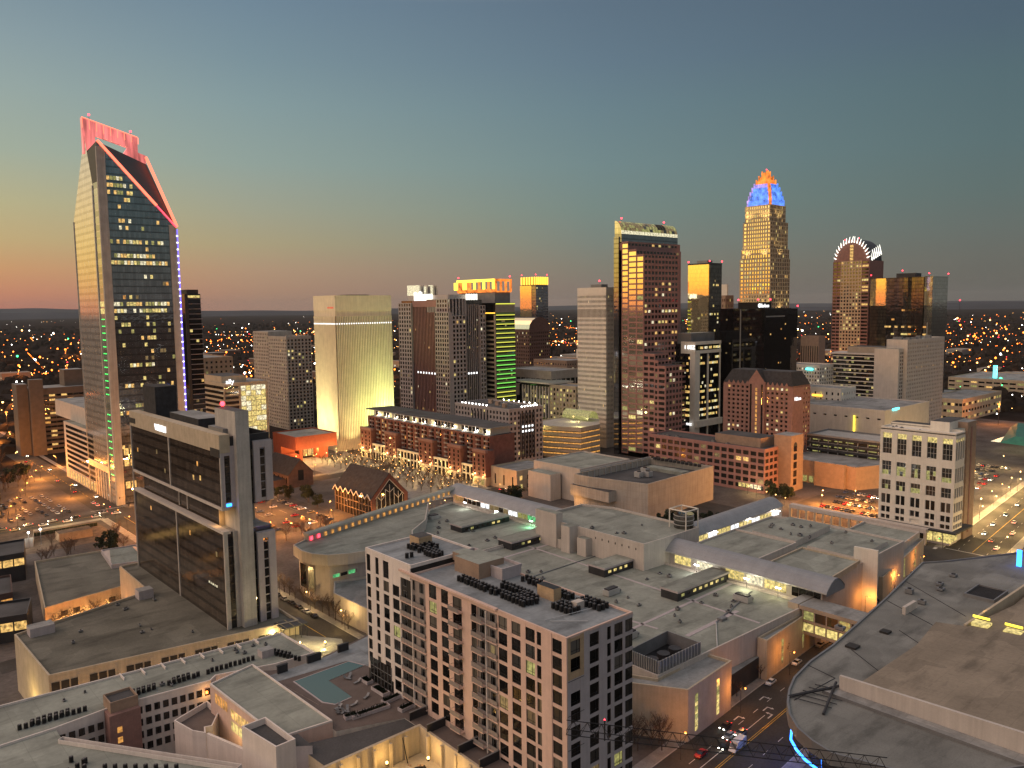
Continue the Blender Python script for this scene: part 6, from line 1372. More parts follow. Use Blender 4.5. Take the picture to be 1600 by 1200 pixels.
# end wall: shade on this side put into its greyer stucco
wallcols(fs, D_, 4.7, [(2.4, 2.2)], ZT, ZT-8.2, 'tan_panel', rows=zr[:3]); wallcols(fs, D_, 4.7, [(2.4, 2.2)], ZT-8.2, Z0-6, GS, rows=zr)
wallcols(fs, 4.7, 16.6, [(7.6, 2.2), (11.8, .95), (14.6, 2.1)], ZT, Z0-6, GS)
for z in zr+[zr[-1]-SP, zr[-1]-2*SP]:
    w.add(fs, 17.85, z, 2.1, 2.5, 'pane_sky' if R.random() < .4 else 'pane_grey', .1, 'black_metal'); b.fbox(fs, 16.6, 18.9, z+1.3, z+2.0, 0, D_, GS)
for i in range(4): b.fbox(fs, D_, 4.7, 30+i*6.7, 30.1+i*6.7, D_, D_+.03, 'dark_metal')
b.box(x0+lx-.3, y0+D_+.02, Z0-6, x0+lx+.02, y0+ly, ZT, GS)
b.build('wall', t)
for (u0, u1, us) in ((19.6, 26.2, 23.0), (44.6, 54.6, 49.6)):                # recessed balcony bays
    b = MB()
    for k, z in enumerate(zr):
        if z < Z0+2: break
        if u1 > 50 and k == 0: continue
        zz = z-1.55
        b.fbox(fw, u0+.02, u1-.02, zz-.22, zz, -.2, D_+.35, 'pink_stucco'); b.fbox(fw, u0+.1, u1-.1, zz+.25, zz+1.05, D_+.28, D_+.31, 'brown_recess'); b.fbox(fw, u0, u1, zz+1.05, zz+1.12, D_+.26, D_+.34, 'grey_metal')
        for j in range(int((u1-u0)/1.2)+1): b.fbox(fw, u0+.1+j*1.2, u0+.15+j*1.2, zz, zz+1.05, D_+.27, D_+.33, 'grey_metal')
    b.fbox(fw, us-.12, us+.12, Z0, ZT-1, D_, D_+.4, 'white_stucco'); b.build('loggia', t)
for (u0, u1) in ((19.6, 26.2), (44.6, 54.6)):
    for z in zr:
        if z < Z0+2: break
        n = 2 if u1 < 30 else 3
        for i in range(n): w.add(fw, u0+(i+.55)*(u1-u0)/n, z-.2, 1.5, 2.3, pick('pane_dark', .05), .06, 'grey_metal')
w.flush()
bal = MB()
bal.box(-1.3, 0, -.2, 0, 3.6, 0, 'pink_stucco')
rl = MB()
for yy in (0, 3.55): rl.box(-1.3, yy, .95, 0, yy+.05, 1.02, 'grey_metal')
rl.box(-1.3, 0, .95, -1.24, 3.6, 1.02, 'grey_metal'); rl.box(-1.28, .05, .1, -1.255, 3.55, .95, 'brown_recess')
for i in range(13): rl.box(-1.29, i*.29+.02, 0, -1.25, i*.29+.06, 1, 'grey_metal')
bme = bal.mesh('balcony'); rme = rl.mesh('railing')
for u in (31.0, 26.2-.4):
    for k, z in enumerate(zr):
        if z < Z0+1: break
        if u < 27 and k % 1: continue
        o = bpy.data.objects.new('balcony', bme); COL.objects.link(o); o.parent = t; o.location = (0, u+.1 if u > 27 else u-2.6, z-1.4); q = bpy.data.objects.new('railing', rme); COL.objects.link(q); q.parent = o
b = MB()                                                              # roof, three levels
b.prism(rect(x0+.3, y0+.3, lx-.6, 50), ZT-.6, ZT-.15, PS, 'blue_grey_roof'); b.rim(rect(x0+.01, y0+.01, lx-.02, 50.2), ZT-.2, ZT+.25, .4, PS)
b.prism(rect(x0+.3, y0+50.6, lx-.6, ly-50.9), ZT+1.4, ZT+1.75, WS, 'blue_grey_roof'); b.rim(rect(x0+.01, y0+50.3, lx-.02, ly-50.3), ZT+1.4, ZT+2.2, .35, WS)
b.box(x0+13, y0+33, ZT-.2, x0+18.8, y0+50.3, ZT+1.9, GS, 'grey_roof'); b.rim(rect(x0+12.9, y0+32.9, 6, 17.4), ZT+1.85, ZT+2.5, .25, GS)
b.box(x0+9.5, y0+37, ZT-.2, x0+17, y0+46, ZT+3.4, 'tan_brick', 'white_roof'); b.box(x0+12, y0+46, ZT+1, x0+16, y0+50, ZT+3, 'tan_brick', 'white_roof')
b.box(x0+10, y0+61, ZT+1.7, x0+14, y0+65, ZT+4.4, 'tan_panel', 'dark_roof'); b.box(x0+12, y0+15.5, ZT-.2, x0+14.2, y0+20.5, ZT+2.5, 'tan_panel', 'black_metal'); b.box(x0+12.2, y0+9, ZT-.2, x0+14.4, y0+10.6, ZT+1.3, 'pale_precast')
for (p, q) in (((3, 9), (15, 7)), ((3.5, 8), (9, 3))): b.tube((x0+p[0], y0+p[1], ZT+.2), (x0+q[0], y0+q[1], ZT+.2), .09, 'light_metal')
b.build('roof', t)
# condensers: one prototype, copied
def condenser(z):
    o = thing('condenser', 'black drum condenser standing in a cluster on the pink apartment roof', 'condenser', (0, 0, z), 'condensers on the pink apartment roof')
    c = MB(); c.cyl(0, 0, .12, 1.25, .46, 'black_metal', 10, .44); c.box(-.4, -.4, 0, .4, .4, .12, 'grey_metal'); c.build('casing', o).location = (0, 0, 0)
    c = MB(); c.cyl(0, 0, 1.25, 1.33, .36, 'dark_metal', 10, .3); c.cyl(0, 0, 1.33, 1.37, .14, 'grey_metal', 6); c.build('fan_grille', o).location = (0, 0, 0)
    return o
proto = condenser(ZT)
for ch in proto.children:
    me = ch.data
    for v in me.vertices: v.co.z += ZT if v.co.z < -20 else 0
first = True
def put(x, y, z, label=None, group=None):
    global first
    if first: proto.location = (x, y, z); first = False; return
    o = copy_tree(proto, (x, y, z), R.uniform(0, 1.5))
    if label: o['label'] = label; o['group'] = group
SPOTS = []
for (cx, cy, nx, ny, z) in ((9.2, 57.5, 3, 10, 1.75), (12.4, 60, 2, 7, 1.75), (4, 56.4, 2, 1, 1.75), (15.6, 66, 1, 2, 1.75), (8.8, 52.6, 2, 3, 1.75), (6.2, 28.5, 2, 20, -.15), (10.2, 25.5, 2, 9, -.15), (16.4, 27, 2, 5, -.15), (15.5, 18.5, 2, 9, -.15), (8.6, 19.5, 3, 5, -.15), (16.2, 8.4, 3, 6, -.15), (10.6, 10.5, 3, 5, -.15), (16, 40.2, 2, 5, 2.0)):
    for i in range(nx):
        for j in range(ny):
            if R.random() < .9: put(x0+cx+(i-(nx-1)/2)*1.25+R.uniform(-.14, .14), y0+cy+(j-(ny-1)/2)*1.15+R.uniform(-.14, .14), ZT+z)
# ------------------------------------------------------------------ lower apartment ring round a courtyard
t = thing('apartment_block', 'low stucco apartment ring with white flat roofs round a dark courtyard', 'building', (20, 190, 0))
b = MB(); ZL = 26.0  # ring, club house and pool deck: raised, coordinates scaled about the camera
ringA = [(7.7, 223.5), (31.4, 221.2), (100.7, 215.6), (101.2, 196.6), (90.2, 197.1), (75.8, 201.4), (73.7, 199.5), (56.1, 201.4), (52.8, 202.2), (38.7, 200.3), (7.7, 199.5)]
b.prism(ringA, 0, ZL, WS, 'white_roof'); b.rim(ringA, ZL-.05, ZL+.5, .35, WS)
ringB = [(7.7, 199.5), (38.7, 200.3), (38.7, 194.1), (49.9, 176.5), (63.3, 156.5), (57.6, 143.9), (28.8, 158.3), (7.7, 191.8)]
b.prism(ringB, 0, ZL-.01, WS, 'white_roof'); b.rim([(38.7, 194.1), (63.3, 156.5), (62.0, 155.8), (37.6, 193.2)], ZL-.02, ZL+.9, .1, WS)
for i in range(8): b.box(57.6+i*5, 215.5-i*.34, 26.0, 57.9+i*5, 219.4-i*.4, 26.6, WS)
b.box(49.9, 199, ZL, 56.1, 204.8, ZL+2.2, 'tan_brick', 'dark_roof'); b.rim(rect(49.9, 199, 6.2, 5.8), ZL+2.15, ZL+2.8, .25, 'tan_brick'); b.box(49.2, 197.6, 4, 56.1, 202.4, ZL+.2, 'brown_brick')
b.box(89.2, 203.3, ZL, 92.6, 206.2, ZL+2.0, GS, 'grey_roof')
b.build('wall', t); w = Wins(t)
for k in range(4):
    for i in range(9):
        w.add((73.7, 199.5, -.9942, .1073, -.1073, -.9942), .9+i*2.0, 23.7-k*3.1, 1.3, 1.75, pick('pane_dark', .05), .05, 'dark_metal')
for k in range(4): w.add(FS(49.2, 197.6), 2.1, 22.4-k*2.5, 1.1, 1.4, 'lit_amber', .06)
for k in range(3):
    for i in range(5): w.add(FS(38.9, 200.3), 1+i*2.0, 23.5-k*3.1, 1.3, 1.75, 'pane_dark', .05, 'dark_metal')
w.flush(); b = MB(); b.box(72.1, 198.7, 23.6, 72.6, 199.2, 24.2, 'glow_orange'); o = b.build('wall_lamp', t); point(o, 72.2, 198.1, 23.7, 260, (1, .5, .15), .2)
slab('courtyard_floor', [(37, 157), (75, 144), (85, 199), (38, 201)], .3, 'pavement')
clutter(34, 204, 95, 216, 26, 14, 'low vent on the white roof ring round the courtyard', 'vents on the courtyard roof ring', .42)
def lowput(x, y): put(x, y, ZL, 'black drum condenser in the long row on the low roof ring', 'condensers on the low roof ring')
for i in range(46):
    q = i/46
    if i in (12, 13, 14, 15, 25, 26, 34): continue
    lowput(32.6+q*55.6, 205.5-q*1.2+R.uniform(-.25, .25))
    if 16 <= i < 25 or 28 <= i < 32 or 2 <= i < 9: lowput(32.9+q*55.6, 206.7-q*1.2+R.uniform(-.2, .2))
for i in range(10): lowput(91.5+i*.5, 206.2-i*1.2); lowput(92.9+i*.5, 205.8-i*1.2) if i < 6 else None
for i in range(14): lowput(34.5+R.uniform(0, 6), 178.4+R.uniform(-1, 5)) if i < 6 else lowput(42.2+(i-6)*1.55, 175.1-(i-6)*1.45)
# club house
t = thing('club_house', 'flat white roofed club house with tall amber windows beside the pool', 'building', (72, 157, 0))
b = MB(); Pc = [(70.8, 192.4), (83.3, 195.9), (84.0, 156.0), (72.0, 157.4)]
b.prism(Pc, 0, 28.6, PS, 'white_roof'); b.rim(Pc, 28.55, 29.0, .35, WS)
Pt = [(66.9, 164.6), (72.5, 164.9), (73.1, 151.9), (68.6, 151.7)]; b.prism(Pt, 0, 29.1, WS, 'dark_roof'); b.rim(Pt, 29.05, 30.5, .35, WS); b.prism([(73.1, 151.9), (72.9, 156.4), (75.8, 156.4), (75.8, 149.8)], 0, 28.8, GS, 'dark_roof')
Pl = [(61.8, 192.1), (71.4, 196.4), (71.6, 189.2), (67.6, 183.4), (66.1, 183.9), (65.2, 181.1), (63.2, 184.4)]
b.prism(Pl, 0, 21.6, WS, 'deck'); b.rim(Pl, 21.5, 23.0, .3, WS)
b.hexa([(65.2, 180.9, 0), (69.0, 167.0, 0), (69.7, 167.2, 0), (65.8, 181.1, 0), (65.2, 180.9, 22.9), (69.0, 167.0, 22.9), (69.7, 167.2, 22.9), (65.8, 181.1, 22.9)], WS)
b.build('wall', t); w = Wins(t); dd = Vector((1.2, -35)).normalized(); fr = (70.8, 192.4, dd.x, dd.y, dd.y, -dd.x)
for i in range(5): w.add(fr, 3.4+i*1.42, 26.4, 1.1, 2.5, 'lit_amber', .06)
for i in range(6): w.add(fr, 12.3+i*2.0, 25.7, 1.7, 2.3, 'lit_warm', .06); w.add(fr, 12.3+i*2.0, 22.7, 1.7, 2.3, 'lit_yellow', .06)
w.flush(); bb = MB(); bb.box(68.0, 178, 21.0, 68.4, 178.4, 21.4, 'glow_warm'); o = bb.build('wall_lamp', t); point(o, 68.6, 177, 21.6, 260, (1, .66, .25), .3)
# pool deck
t = thing('pool_deck', 'raised paved pool deck with a turquoise stepped pool', 'terrace', (95, 165, 0)); ZD = 27.0
b = MB(); Pd = [(84.0, 154.5), (98.4, 149.0), (98.4, 118), (103.4, 118), (103.4, 172.5), (121.5, 172.5), (122, 197), (101.5, 191.5), (92.1, 189.6), (83.4, 195.6)]
b.prism(Pd, 0, ZD, 'concrete', 'deck'); b.prism([(104.2, 184.5), (108.5, 173), (121, 173), (121.6, 196), (102, 190.8), (85, 190.5), (85, 186)], ZD, ZD+.05, 'concrete', 'blue_grey_roof'); b.build('deck', t)
b = MB(); Pp = [(88.4, 183.0), (104.2, 183.7), (105.9, 178.9), (94.9, 177.5), (94.7, 166.1), (90.1, 165.6), (88.4, 168.6)]
b.prism(Pp, ZD, ZD+.10, 'pale_precast', 'pool_tile'); b.build('pool', t)
m, tt, bs = base_mat('pool_water'); bs.inputs['Base Color'].default_value = (.022, .10, .10, 1); bs.inputs['Roughness'].default_value = .06; bs.inputs['Specular IOR Level'].default_value = .5
nz = tt.nodes.new('ShaderNodeTexNoise'); nz.inputs['Scale'].default_value = 1.6; nz.inputs['Detail'].default_value = 4; bp = tt.nodes.new('ShaderNodeBump'); bp.inputs['Strength'].default_value = .25; tt.links.new(nz.outputs[0], bp.inputs['Height']); tt.links.new(bp.outputs[0], bs.inputs['Normal'])
b = MB(); b.face([(x, y, ZD+.13) for x, y in Pp], 'pool_water'); b.build('water', t)
b = MB(); b.prism([(88.0, 168.6), (88.0, 183.2), (85.6, 183.0), (87.0, 168)], ZD, ZD+.08, 'pale_precast', 'deck'); b.build('pool_ledge', t)
b = MB(); b.rim([(x+(x-96)*.05, y+(y-176)*.03) for x, y in Pp], ZD, ZD+.12, .4, 'grey_and_shade_stucco'); b.build('coping', t)
for i, (x, y, a, c, ang) in enumerate(((94.0, 156.6, 9.5, 1.8, -.1), (89.5, 157.6, 3, 1.6, -.2), (100.8, 158.2, 5, 1.6, .1), (101.2, 163.5, 2, 5.5, 0), (101.5, 152.4, 4.6, 1.7, .1), (101.6, 170.5, 1.8, 3.4, 0))):
    b = MB(); ca, sa = math.cos(ang), math.sin(ang); Pq = [(x+ca*u-sa*v, y+sa*u+ca*v) for u, v in ((-a/2, -c/2), (a/2, -c/2), (a/2, c/2), (-a/2, c/2))]
    b.rim(Pq, ZD, ZD+.8, .16, 'grey_and_shade_stucco'); b.prism([(x+(px-x)*.93, y+(py-y)*.9) for px, py in Pq], ZD, ZD+.6, 'soil'); o = thing('planter', 'low walled planter on the pool deck beside the pink apartment slab', 'planter', (x, y, ZD), 'planters on the pool deck'); b.build('box', o)
    s = MB()
    for _ in range(260): px, py = x+R.uniform(-a, a)*.43*ca-R.uniform(-c, c)*.36*sa, y+R.uniform(-a, a)*.43*sa+R.uniform(-c, c)*.36; h = R.uniform(.2, .8); s.face([(px-.15, py, ZD+.6), (px+.15, py+.1, ZD+.6), (px+R.uniform(-.3, .3), py+R.uniform(-.3, .3), ZD+.6+h)], 'evergreen')
    s.build('shrub', o)
for i, (y, xa) in enumerate(((147.0, 98.5), (140.0, 98.3), (128.6, 98.0), (121.5, 97.9))):
    b = MB(); b.box(xa, y, 25, 103.3, y+.25, ZD+1.9, 'dark_metal'); b.box(xa-.05, y-.05, ZD+1.9, 103.3, y+.3, ZD+2.0, 'grey_metal'); o = thing('screen_wall', 'dark screen wall dividing the patios at the foot of the pink apartment slab', 'wall', (xa, y, 25), 'patio screen walls'); b.build('panel', o)
for (xa, ya, xb, yb) in ((95.7, 189.9, 99.6, 190.6), (105.0, 190.4, 108.2, 191.0), (87.2, 189.6, 89.9, 190.3)):
    b = MB(); b.box(xa, ya, ZD-3, xb, yb, ZD+2, 'dark_metal'); b.box(xa-.1, ya-.1, ZD+2, xb+.1, yb+.1, ZD+2.1, 'black_metal'); o = thing('screen_wall', 'dark upright screen at the far edge of the pool deck', 'wall', (xa, ya, ZD-3), 'screens at the far edge of the pool deck'); b.build('panel', o)
for i in range(11):
    x, y = R.choice([(97+R.uniform(0, 5), 168+R.uniform(0, 8)), (88+R.uniform(0, 10), 160.5+R.uniform(0, 3))]); b = MB(); b.box(-.95, -.33, .28, .95, .33, .36, 'grey_metal'); b.hexa([(.5, -.33, .36), (.95, -.33, .36), (.95, .33, .36), (.5, .33, .36), (.55, -.33, .4), (1.2, -.33, .85), (1.2, .33, .85), (.55, .33, .4)], 'grey_metal')
    for sx in (-.85, .8):
        for sy in (-.28, .28): b.box(sx-.03, sy-.03, 0, sx+.03, sy+.03, .28, 'dark_metal')
    o = thing('sun_lounger', 'small dark sun lounger on the pool deck', 'lounger', (x, y, ZD+.02), 'loungers by the pool'); q = b.mesh('frame'); c = bpy.data.objects.new('frame', q); COL.objects.link(c); c.parent = o; o.rotation_euler = (0, 0, R.uniform(0, 3))
# lit light well in the podium
t = thing('podium_building', 'dark roofed podium round a sunken yard glowing amber at the bottom edge', 'building', (90, 130, 0))
b = MB()
b.prism([(74.8, 155.2), (84.0, 152.4), (98.3, 148.9), (98.3, 143.9), (75.5, 143.4)], 0, 26.9, 'tan_stone', 'dark_roof')
b.hexa([(60, 142.6, 0), (99.0, 143.3, 0), (99.0, 144.0, 0), (60, 143.3, 0), (60, 142.6, 27.4), (99.0, 143.3, 27.4), (99.0, 144.0, 27.4), (60, 143.3, 27.4)], 'tan_stone'); b.hexa([(97.2, 105, 0), (97.8, 105, 0), (99.0, 143.3, 0), (98.4, 143.3, 0), (97.2, 105, 27.35), (97.8, 105, 27.35), (99.0, 143.3, 27.35), (98.4, 143.3, 27.35)], 'tan_stone'); b.build('wall', t)
b = MB(); b.face([(60, 100, 21.5), (97.3, 100, 21.5), (98.5, 142.7, 21.5), (60, 142.2, 21.5)], 'tan_stone'); b.build('yard_floor', t)
b = MB()
for i in range(7): b.box(70+i*4, 142.15, 21.5, 70.6+i*4, 142.7, 26.8, 'tan_stone')
for i in range(4): b.box(97.5, 139-i*5, 21.5, 98.1, 139.6-i*5, 26.8, 'tan_stone')
b.tube((93, 141.8, 27.2), (93.6, 141.0, 21.6), .12, 'black_metal', 5); b.build('pilaster', t)
for x, y in ((88, 140.5), (95.5, 136), (80, 140), (95, 128), (72, 140)): uplight(t, x, y, 23.6, 0, 0, 520, (1, .6, .18))
for i in range(16):
    x, y = R.uniform(84, 96), R.uniform(128, 140); b = MB(); b.box(-.9, -.5, 0, .9, .5, R.uniform(.3, 1.0), R.choice(['soil', 'red_brick', 'pale_precast', 'dark_metal'])); b.box(-.4, -.3, 1.0, .3, .3, 1.2, 'tan_brick'); q = b.mesh('stack'); o = thing('material_pile', 'pile of building material in the glowing sunken yard', 'pile', (x, y, 21.5), 'piles in the sunken yard'); c = bpy.data.objects.new('stack', q); COL.objects.link(c); c.parent = o; o.rotation_euler = (0, 0, R.uniform(0, 3))
# shop yard between garage and ring, lit yellow
t = thing('courtyard_building', 'small yellow lit terrace with a canopy and rails between the podium garage and the pool', 'terrace', (106, 222, 0))
b = MB(); b.prism([(104, 221), (120, 212), (126, 226), (113, 245), (106, 246)], 0, 14, 'tan_stone', 'pavement'); b.box(111, 236, 18, 119.5, 243, 18.4, 'dark_metal')
for i in range(9): b.tube((106+i*.6, 219-i*.1, 15.5), (120+i*.2, 213+i*1.0, 15.5), .08, 'bridge_bronze')
for i in range(3): b.tube((112+i*2.7, 236, 18.42), (112+i*2.7, 243, 18.42), .1, 'lit_dim')
for i in range(5): b.cyl(111+i*2.0, 235.9, 14, 18, .12, 'dark_metal', 6)
b.build('frame', t)
for x, y, p in ((113, 229, 2300), (119, 224, 2300), (116, 219, 1500), (109, 240, 1200)): uplight(t, x, y, 15, 0, 0, p, (1, .76, .3))

# ------------------------------------------------------------------ arena
t = thing('arena', 'huge brown roofed arena with grey lower roofs and a curved blue lit edge', 'arena', (200, 60, 0))
b = MB(); low = [(159.4, 78.5), (161, 84), (163.6, 88.9), (168, 93.4), (173, 96.8), (179, 99.8), (186.2, 102.4), (198, 104.4), (212, 105.2), (258, 111), (305, 118), (312.4, 113.1), (345, 97), (345, 60), (270, 40), (200, 40), (165, 60)]
b.prism(low, 21.5, 24, 'grey_metal', 'arena_grey'); b.prism([(x+(240-x)*.14, y+(75-y)*.045) for x, y in low], 0, 21.5, 'slate_glass'); b.rim(low, 23.95, 24.5, .5, 'grey_metal'); b.build('lower_roof', t)
b = MB(); up = [(188.6, 88.4), (226.2, 88.1), (246.9, 91.0), (249.0, 83.2), (275, 79), (330, 79), (330, 20), (188.6, 20)]
b.prism(up, 24.0, [25.4, 25.6, 25.6, 25.9, 26.6, 28, 31, 30], 'arena_roof'); b.build('main_roof', t)
for (p, q) in (((175.6, 96.3), (193.9, 95.2)), ((213.7, 100.5), (205.1, 88.2)), ((236.7, 97.2), (230.5, 88.2)), ((258, 110), (247, 91)), ((281, 114), (262, 88)), ((196, 103.8), (193.9, 95.2))): b = MB(); b.tube((*p, 24.06), (*q, 24.06), .11, 'dark_metal', 4); b.build('roof_joint', t)
b = MB(); b.hexa([(187.6, 30, 22), (188.4, 30, 22), (188.4, 91, 22), (187.6, 91, 22), (187.6, 30, 30), (188.4, 30, 30), (188.4, 91, 28.2), (187.6, 91, 28.2)], 'pale_precast')
for i in range(9): b.tube((188.5, 86-i*6, 27.6), (191.5, 83-i*6, 26), .14, 'grey_metal'); b.tube((188.5, 83-i*6, 26.2), (191.5, 86-i*6, 27), .12, 'grey_metal')
b.box(184, 30, 20, 187.5, 93.5, 24.8, 'grey_metal', 'grey_roof'); b.build('parapet_fin', t)
b = MB(); b.hexa([(249, 83.4, 24), (293.5, 80.2, 24), (293.5, 80.9, 24), (249, 84.1, 24), (249, 83.4, 26.4), (293.5, 80.2, 29), (293.5, 80.9, 29), (249, 84.1, 26.4)], 'tan_stone'); b.build('curb_wall', t); b = MB(); b.box(250, 101, 24, 258, 102, 26.4, 'pale_precast'); b.build('curb_wall', t)
for (x_, y_, w_) in ((231, 98, 2.5), (214, 99.5, 3)): b = MB(); b.box(x_, y_, 24.02, x_+w_, y_+w_, 24.6, 'dark_core'); b.build('roof_hatch', t)
b = MB(); b.rim(rect(280, 86, 13, 9), 24, 25, .4, 'grey_metal'); b.prism(rect(280.5, 86.5, 12, 8), 24.02, 24.3, 'black_metal')
for i in range(14): b.box(281+i*.85, 86.6, 24.3, 281.3+i*.85, 94.4, 24.6, 'dark_metal')
b.build('roof_well', t); b = MB()
for i in range(5): b.tube((176+i*2.6, 97.5-.2*i, 24.4), (178+i*2.6, 88, 24.4), .12, 'dark_metal')
b.tube((176, 98, 24.3), (189, 90.5, 25.5), .35, 'dark_metal'); b.tube((174, 88, 24.3), (189, 92.5, 25.5), .35, 'dark_metal')
b.build('roof_truss', t)
b = MB()
for (x, y) in ((250.5, 78.3), (250.5, 70), (250.5, 62)): b = MB(); b.box(x, y, 25, x+3.6, y+4.4, 26.95, 'lit_yellow'); b.build('skylight', t)
b = MB(); 
for (x, y) in ((250.5, 79.5), (250.5, 71)): bb = MB(); bb.box(x+5.2, y, 26.8, x+5.5, y+4.5, 27.4, 'bar_yellow'); o = bb.build('strip_lamp', t)
point(t, 262, 84, 27.5, 300, (1, .6, .15))
b = MB(); A = [(157.5+6*(1-math.cos(rad(k*8))), 68+k*2.6+0, 16-k*.0) for k in range(12)]
edge = [(192, 104), (187, 103), (182, 100.5), (178.4, 96.8), (176, 93.3), (174.2, 89.0), (172.5, 84)]
for p, q in zip(edge, edge[1:]): b.tube((p[0], p[1], 10), (q[0], q[1], 10), .3, 'neon_blue', 6)
o = b.build('blue_light_strip', t); point(o, 180, 100, 8.5, 1000, (.05, .2, 1)); point(o, 189, 105, 8.5, 1000, (.05, .2, 1))
b = MB(); b.box(326, 92, 24, 326.6, 93.5, 30, 'neon_blue'); b.build('blue_sign', t)
clutter(218, 100, 300, 110, 24, 6, 'grey vent on the lower grey roof of the arena', 'vents on the arena roof', .9)

# ------------------------------------------------------------------ low buildings at the left edge
t = thing('office_building', 'dark flat office block at the left edge with a glass parapet', 'office', (60, 575, 0))
b = MB(); b.box(40, 548, 0, 86, 600, 26, 'slate_glass', 'grey_roof'); b.rim(rect(40, 548, 46, 52), 25.9, 26.8, .4, 'grey_metal'); b.box(30, 610, 0, 88, 690, 20, 'dark_metal', 'dark_roof'); b.build('wall', t)
b = MB()
for i in range(4): b.ball(84.6, 556+i*5, 27.2, .35, 'glow_white', n=6, k=4)
b.fbox(FS(40, 548), 20, 45, 2, 4, 0, .4, 'lit_amber'); b.build('roof_lamp', t)
t = thing('office_building', 'brown office block with two blank stair towers beyond the tall red crowned tower', 'office', (140, 800, 0))
b = MB(); b.box(146, 770, 0, 215, 800, 56, 'umber', 'grey_roof'); b.box(138, 774, 0, 146, 792, 60, 'umber', 'grey_roof'); b.box(146, 766, 0, 156, 772, 64, 'umber', 'grey_roof'); b.box(175, 778, 56, 190, 795, 70, 'umber', 'grey_roof'); b.build('wall', t); w = Wins(t)
for k in range(13): 
    b_ = None
    for i in range(12): w.add(FS(156, 770), 2.5+i*4.6, 4+k*3.8, 4.4, 1.7, pick('pane_dark', .3 if i < 2 else .05, ['lit_amber', 'lit_warm']), .05)
w.flush()
for (nm, lab, P, h, wm, rm) in (('restaurant', 'orange stucco restaurant with wall lamps above the podium garage', [(64.7, 340), (101, 347), (108, 404), (75, 408)], 8, 'tan_stone', 'gravel_roof'), ('house', 'small pale house with a pitched roof beside the dark hotel slab', [(98, 375), (112, 371), (116, 400), (101, 402)], 9, 'grey_and_shade_stucco', 'white_roof'), ('shop', 'dark low shop with glowing yellow windows at the left edge', [(20, 345), (58, 335), (63, 353), (20, 366)], 9, 'dark_metal', 'dark_roof'), ('shop', 'dark shop with a bright upper glass front at the left edge', [(20, 415), (72, 412), (77, 437), (20, 440)], 12, 'dark_metal', 'dark_roof'), ('shop', 'small dark block with terrace lights above the yellow windowed shop', [(20, 372), (60, 372), (64, 398), (20, 402)], 7, 'dark_brick', 'dark_roof')):
    t = thing(nm, lab, 'building', (P[0][0], P[0][1], 0)); b = MB(); b.prism(P, 0, h, wm, rm); b.rim(P, h-.05, h+.9, .4, wm)
    if nm == 'house': b.face([(98, 375, 9), (112, 371, 9), (110, 386, 13), (101, 388, 13)], 'white_roof'); b.face([(116, 400, 9), (101, 402, 9), (101, 388, 13), (110, 386, 13)], 'white_roof'); b.face([(98, 375, 9), (101, 388, 13), (101, 402, 9)], 'grey_and_shade_stucco'); b.face([(112, 371, 9), (110, 386, 13), (116, 400, 9)], 'grey_and_shade_stucco')
    b.build('wall', t); w = Wins(t); a = Vector(P[0]); c = Vector(P[1]); d = (c-a).normalized(); Ln = (c-a).length; fr = (a.x, a.y, d.x, d.y, d.y, -d.x)
    n = max(2, int(Ln/4.2))
    if nm == 'shop':
        for i in range(n): w.add(fr, (i+.5)*Ln/n, h-3.2, Ln/n-.5, 3.2, 'lit_warm' if 'terrace' not in lab else 'lit_amber', .06)
    elif nm == 'restaurant':
        for i in (1, 2, 5, 6): w.add(fr, (i+.5)*Ln/n, 4.6, 2.6, 2.0, 'dark_core', .06)
        for i in (1, 2, 3, 5, 7): uplight(t, a.x+d.x*(i+.2)*Ln/n+d.y*1.2, a.y+d.y*(i+.2)*Ln/n-d.x*1.2, 1.6, 0, 0, 650, (1, .5, .16))
    else:
        for i in range(n): w.add(fr, (i+.5)*Ln/n, 3, 1.4, 2, 'pane_dark', .06)
    w.flush()
b = MB(); b.prism([(66, 470), (86, 468), (90, 486), (68, 488)], .05, 5, 'concrete', 'soil'); b.box(98, 468, .05, 114, 476, 4.4, 'tan_panel', 'soil'); t = thing('site_shed', 'fenced building site with two floodlights and low sheds beside the left road', 'shed', (66, 470, 0)); b.build('wall', t)
for x, y in ((84, 467), (90, 470)): bb = MB(); bb.tube((x, y, 0), (x, y, 8), .12, 'grey_metal'); bb.ball(x, y, 8.2, .5, 'glow_white', n=6, k=4); o = bb.build('floodlight', t); point(o, x, y-.8, 8, 1500, (1, .96, .85))
b = MB()
for k_ in range(30): b.box(62+k_*2, 490.0-k_*.02, 0, 63.9+k_*2, 490.1-k_*.02, 2.0, 'evergreen')
t = thing('site_fence', 'long green mesh fence along the left road', 'fence', (62, 490, 0)); b.build('mesh_panel', t)
# crane jib lying across the bottom right corner
t = thing('crane_jib', 'dark lattice crane jib crossing above the street at the bottom right', 'crane', (90, 60, 58))
b = MB(); p0, p1 = Vector((76.5, 75.7, 61.2)), Vector((104.5, 43.9, 58.2)); d = p1-p0; sd = Vector((-d.y, d.x, 0)).normalized()*.75; up_ = Vector((0, 0, 1.7)); n = 22
for o in (sd, -sd, up_): b.tube(p0+o, p1+o, .065, 'black_metal', 5)
for i in range(n):
    a, c = p0+d*(i/n), p0+d*((i+1)/n)
    for s in (sd, -sd): b.tube(a+s, (a+c)/2+up_, .035, 'black_metal', 4); b.tube((a+c)/2+up_, c+s, .035, 'black_metal', 4)
    b.tube(a+sd, a-sd, .05, 'black_metal', 4)
b.build('lattice', t); b = MB(); b.tube((104.5, 43.9, 58.2), (104.5, 43.9, 0), .5, 'black_metal', 6); b.build('mast', t); beacon(t, 80, 71.8, 63.2, .12)

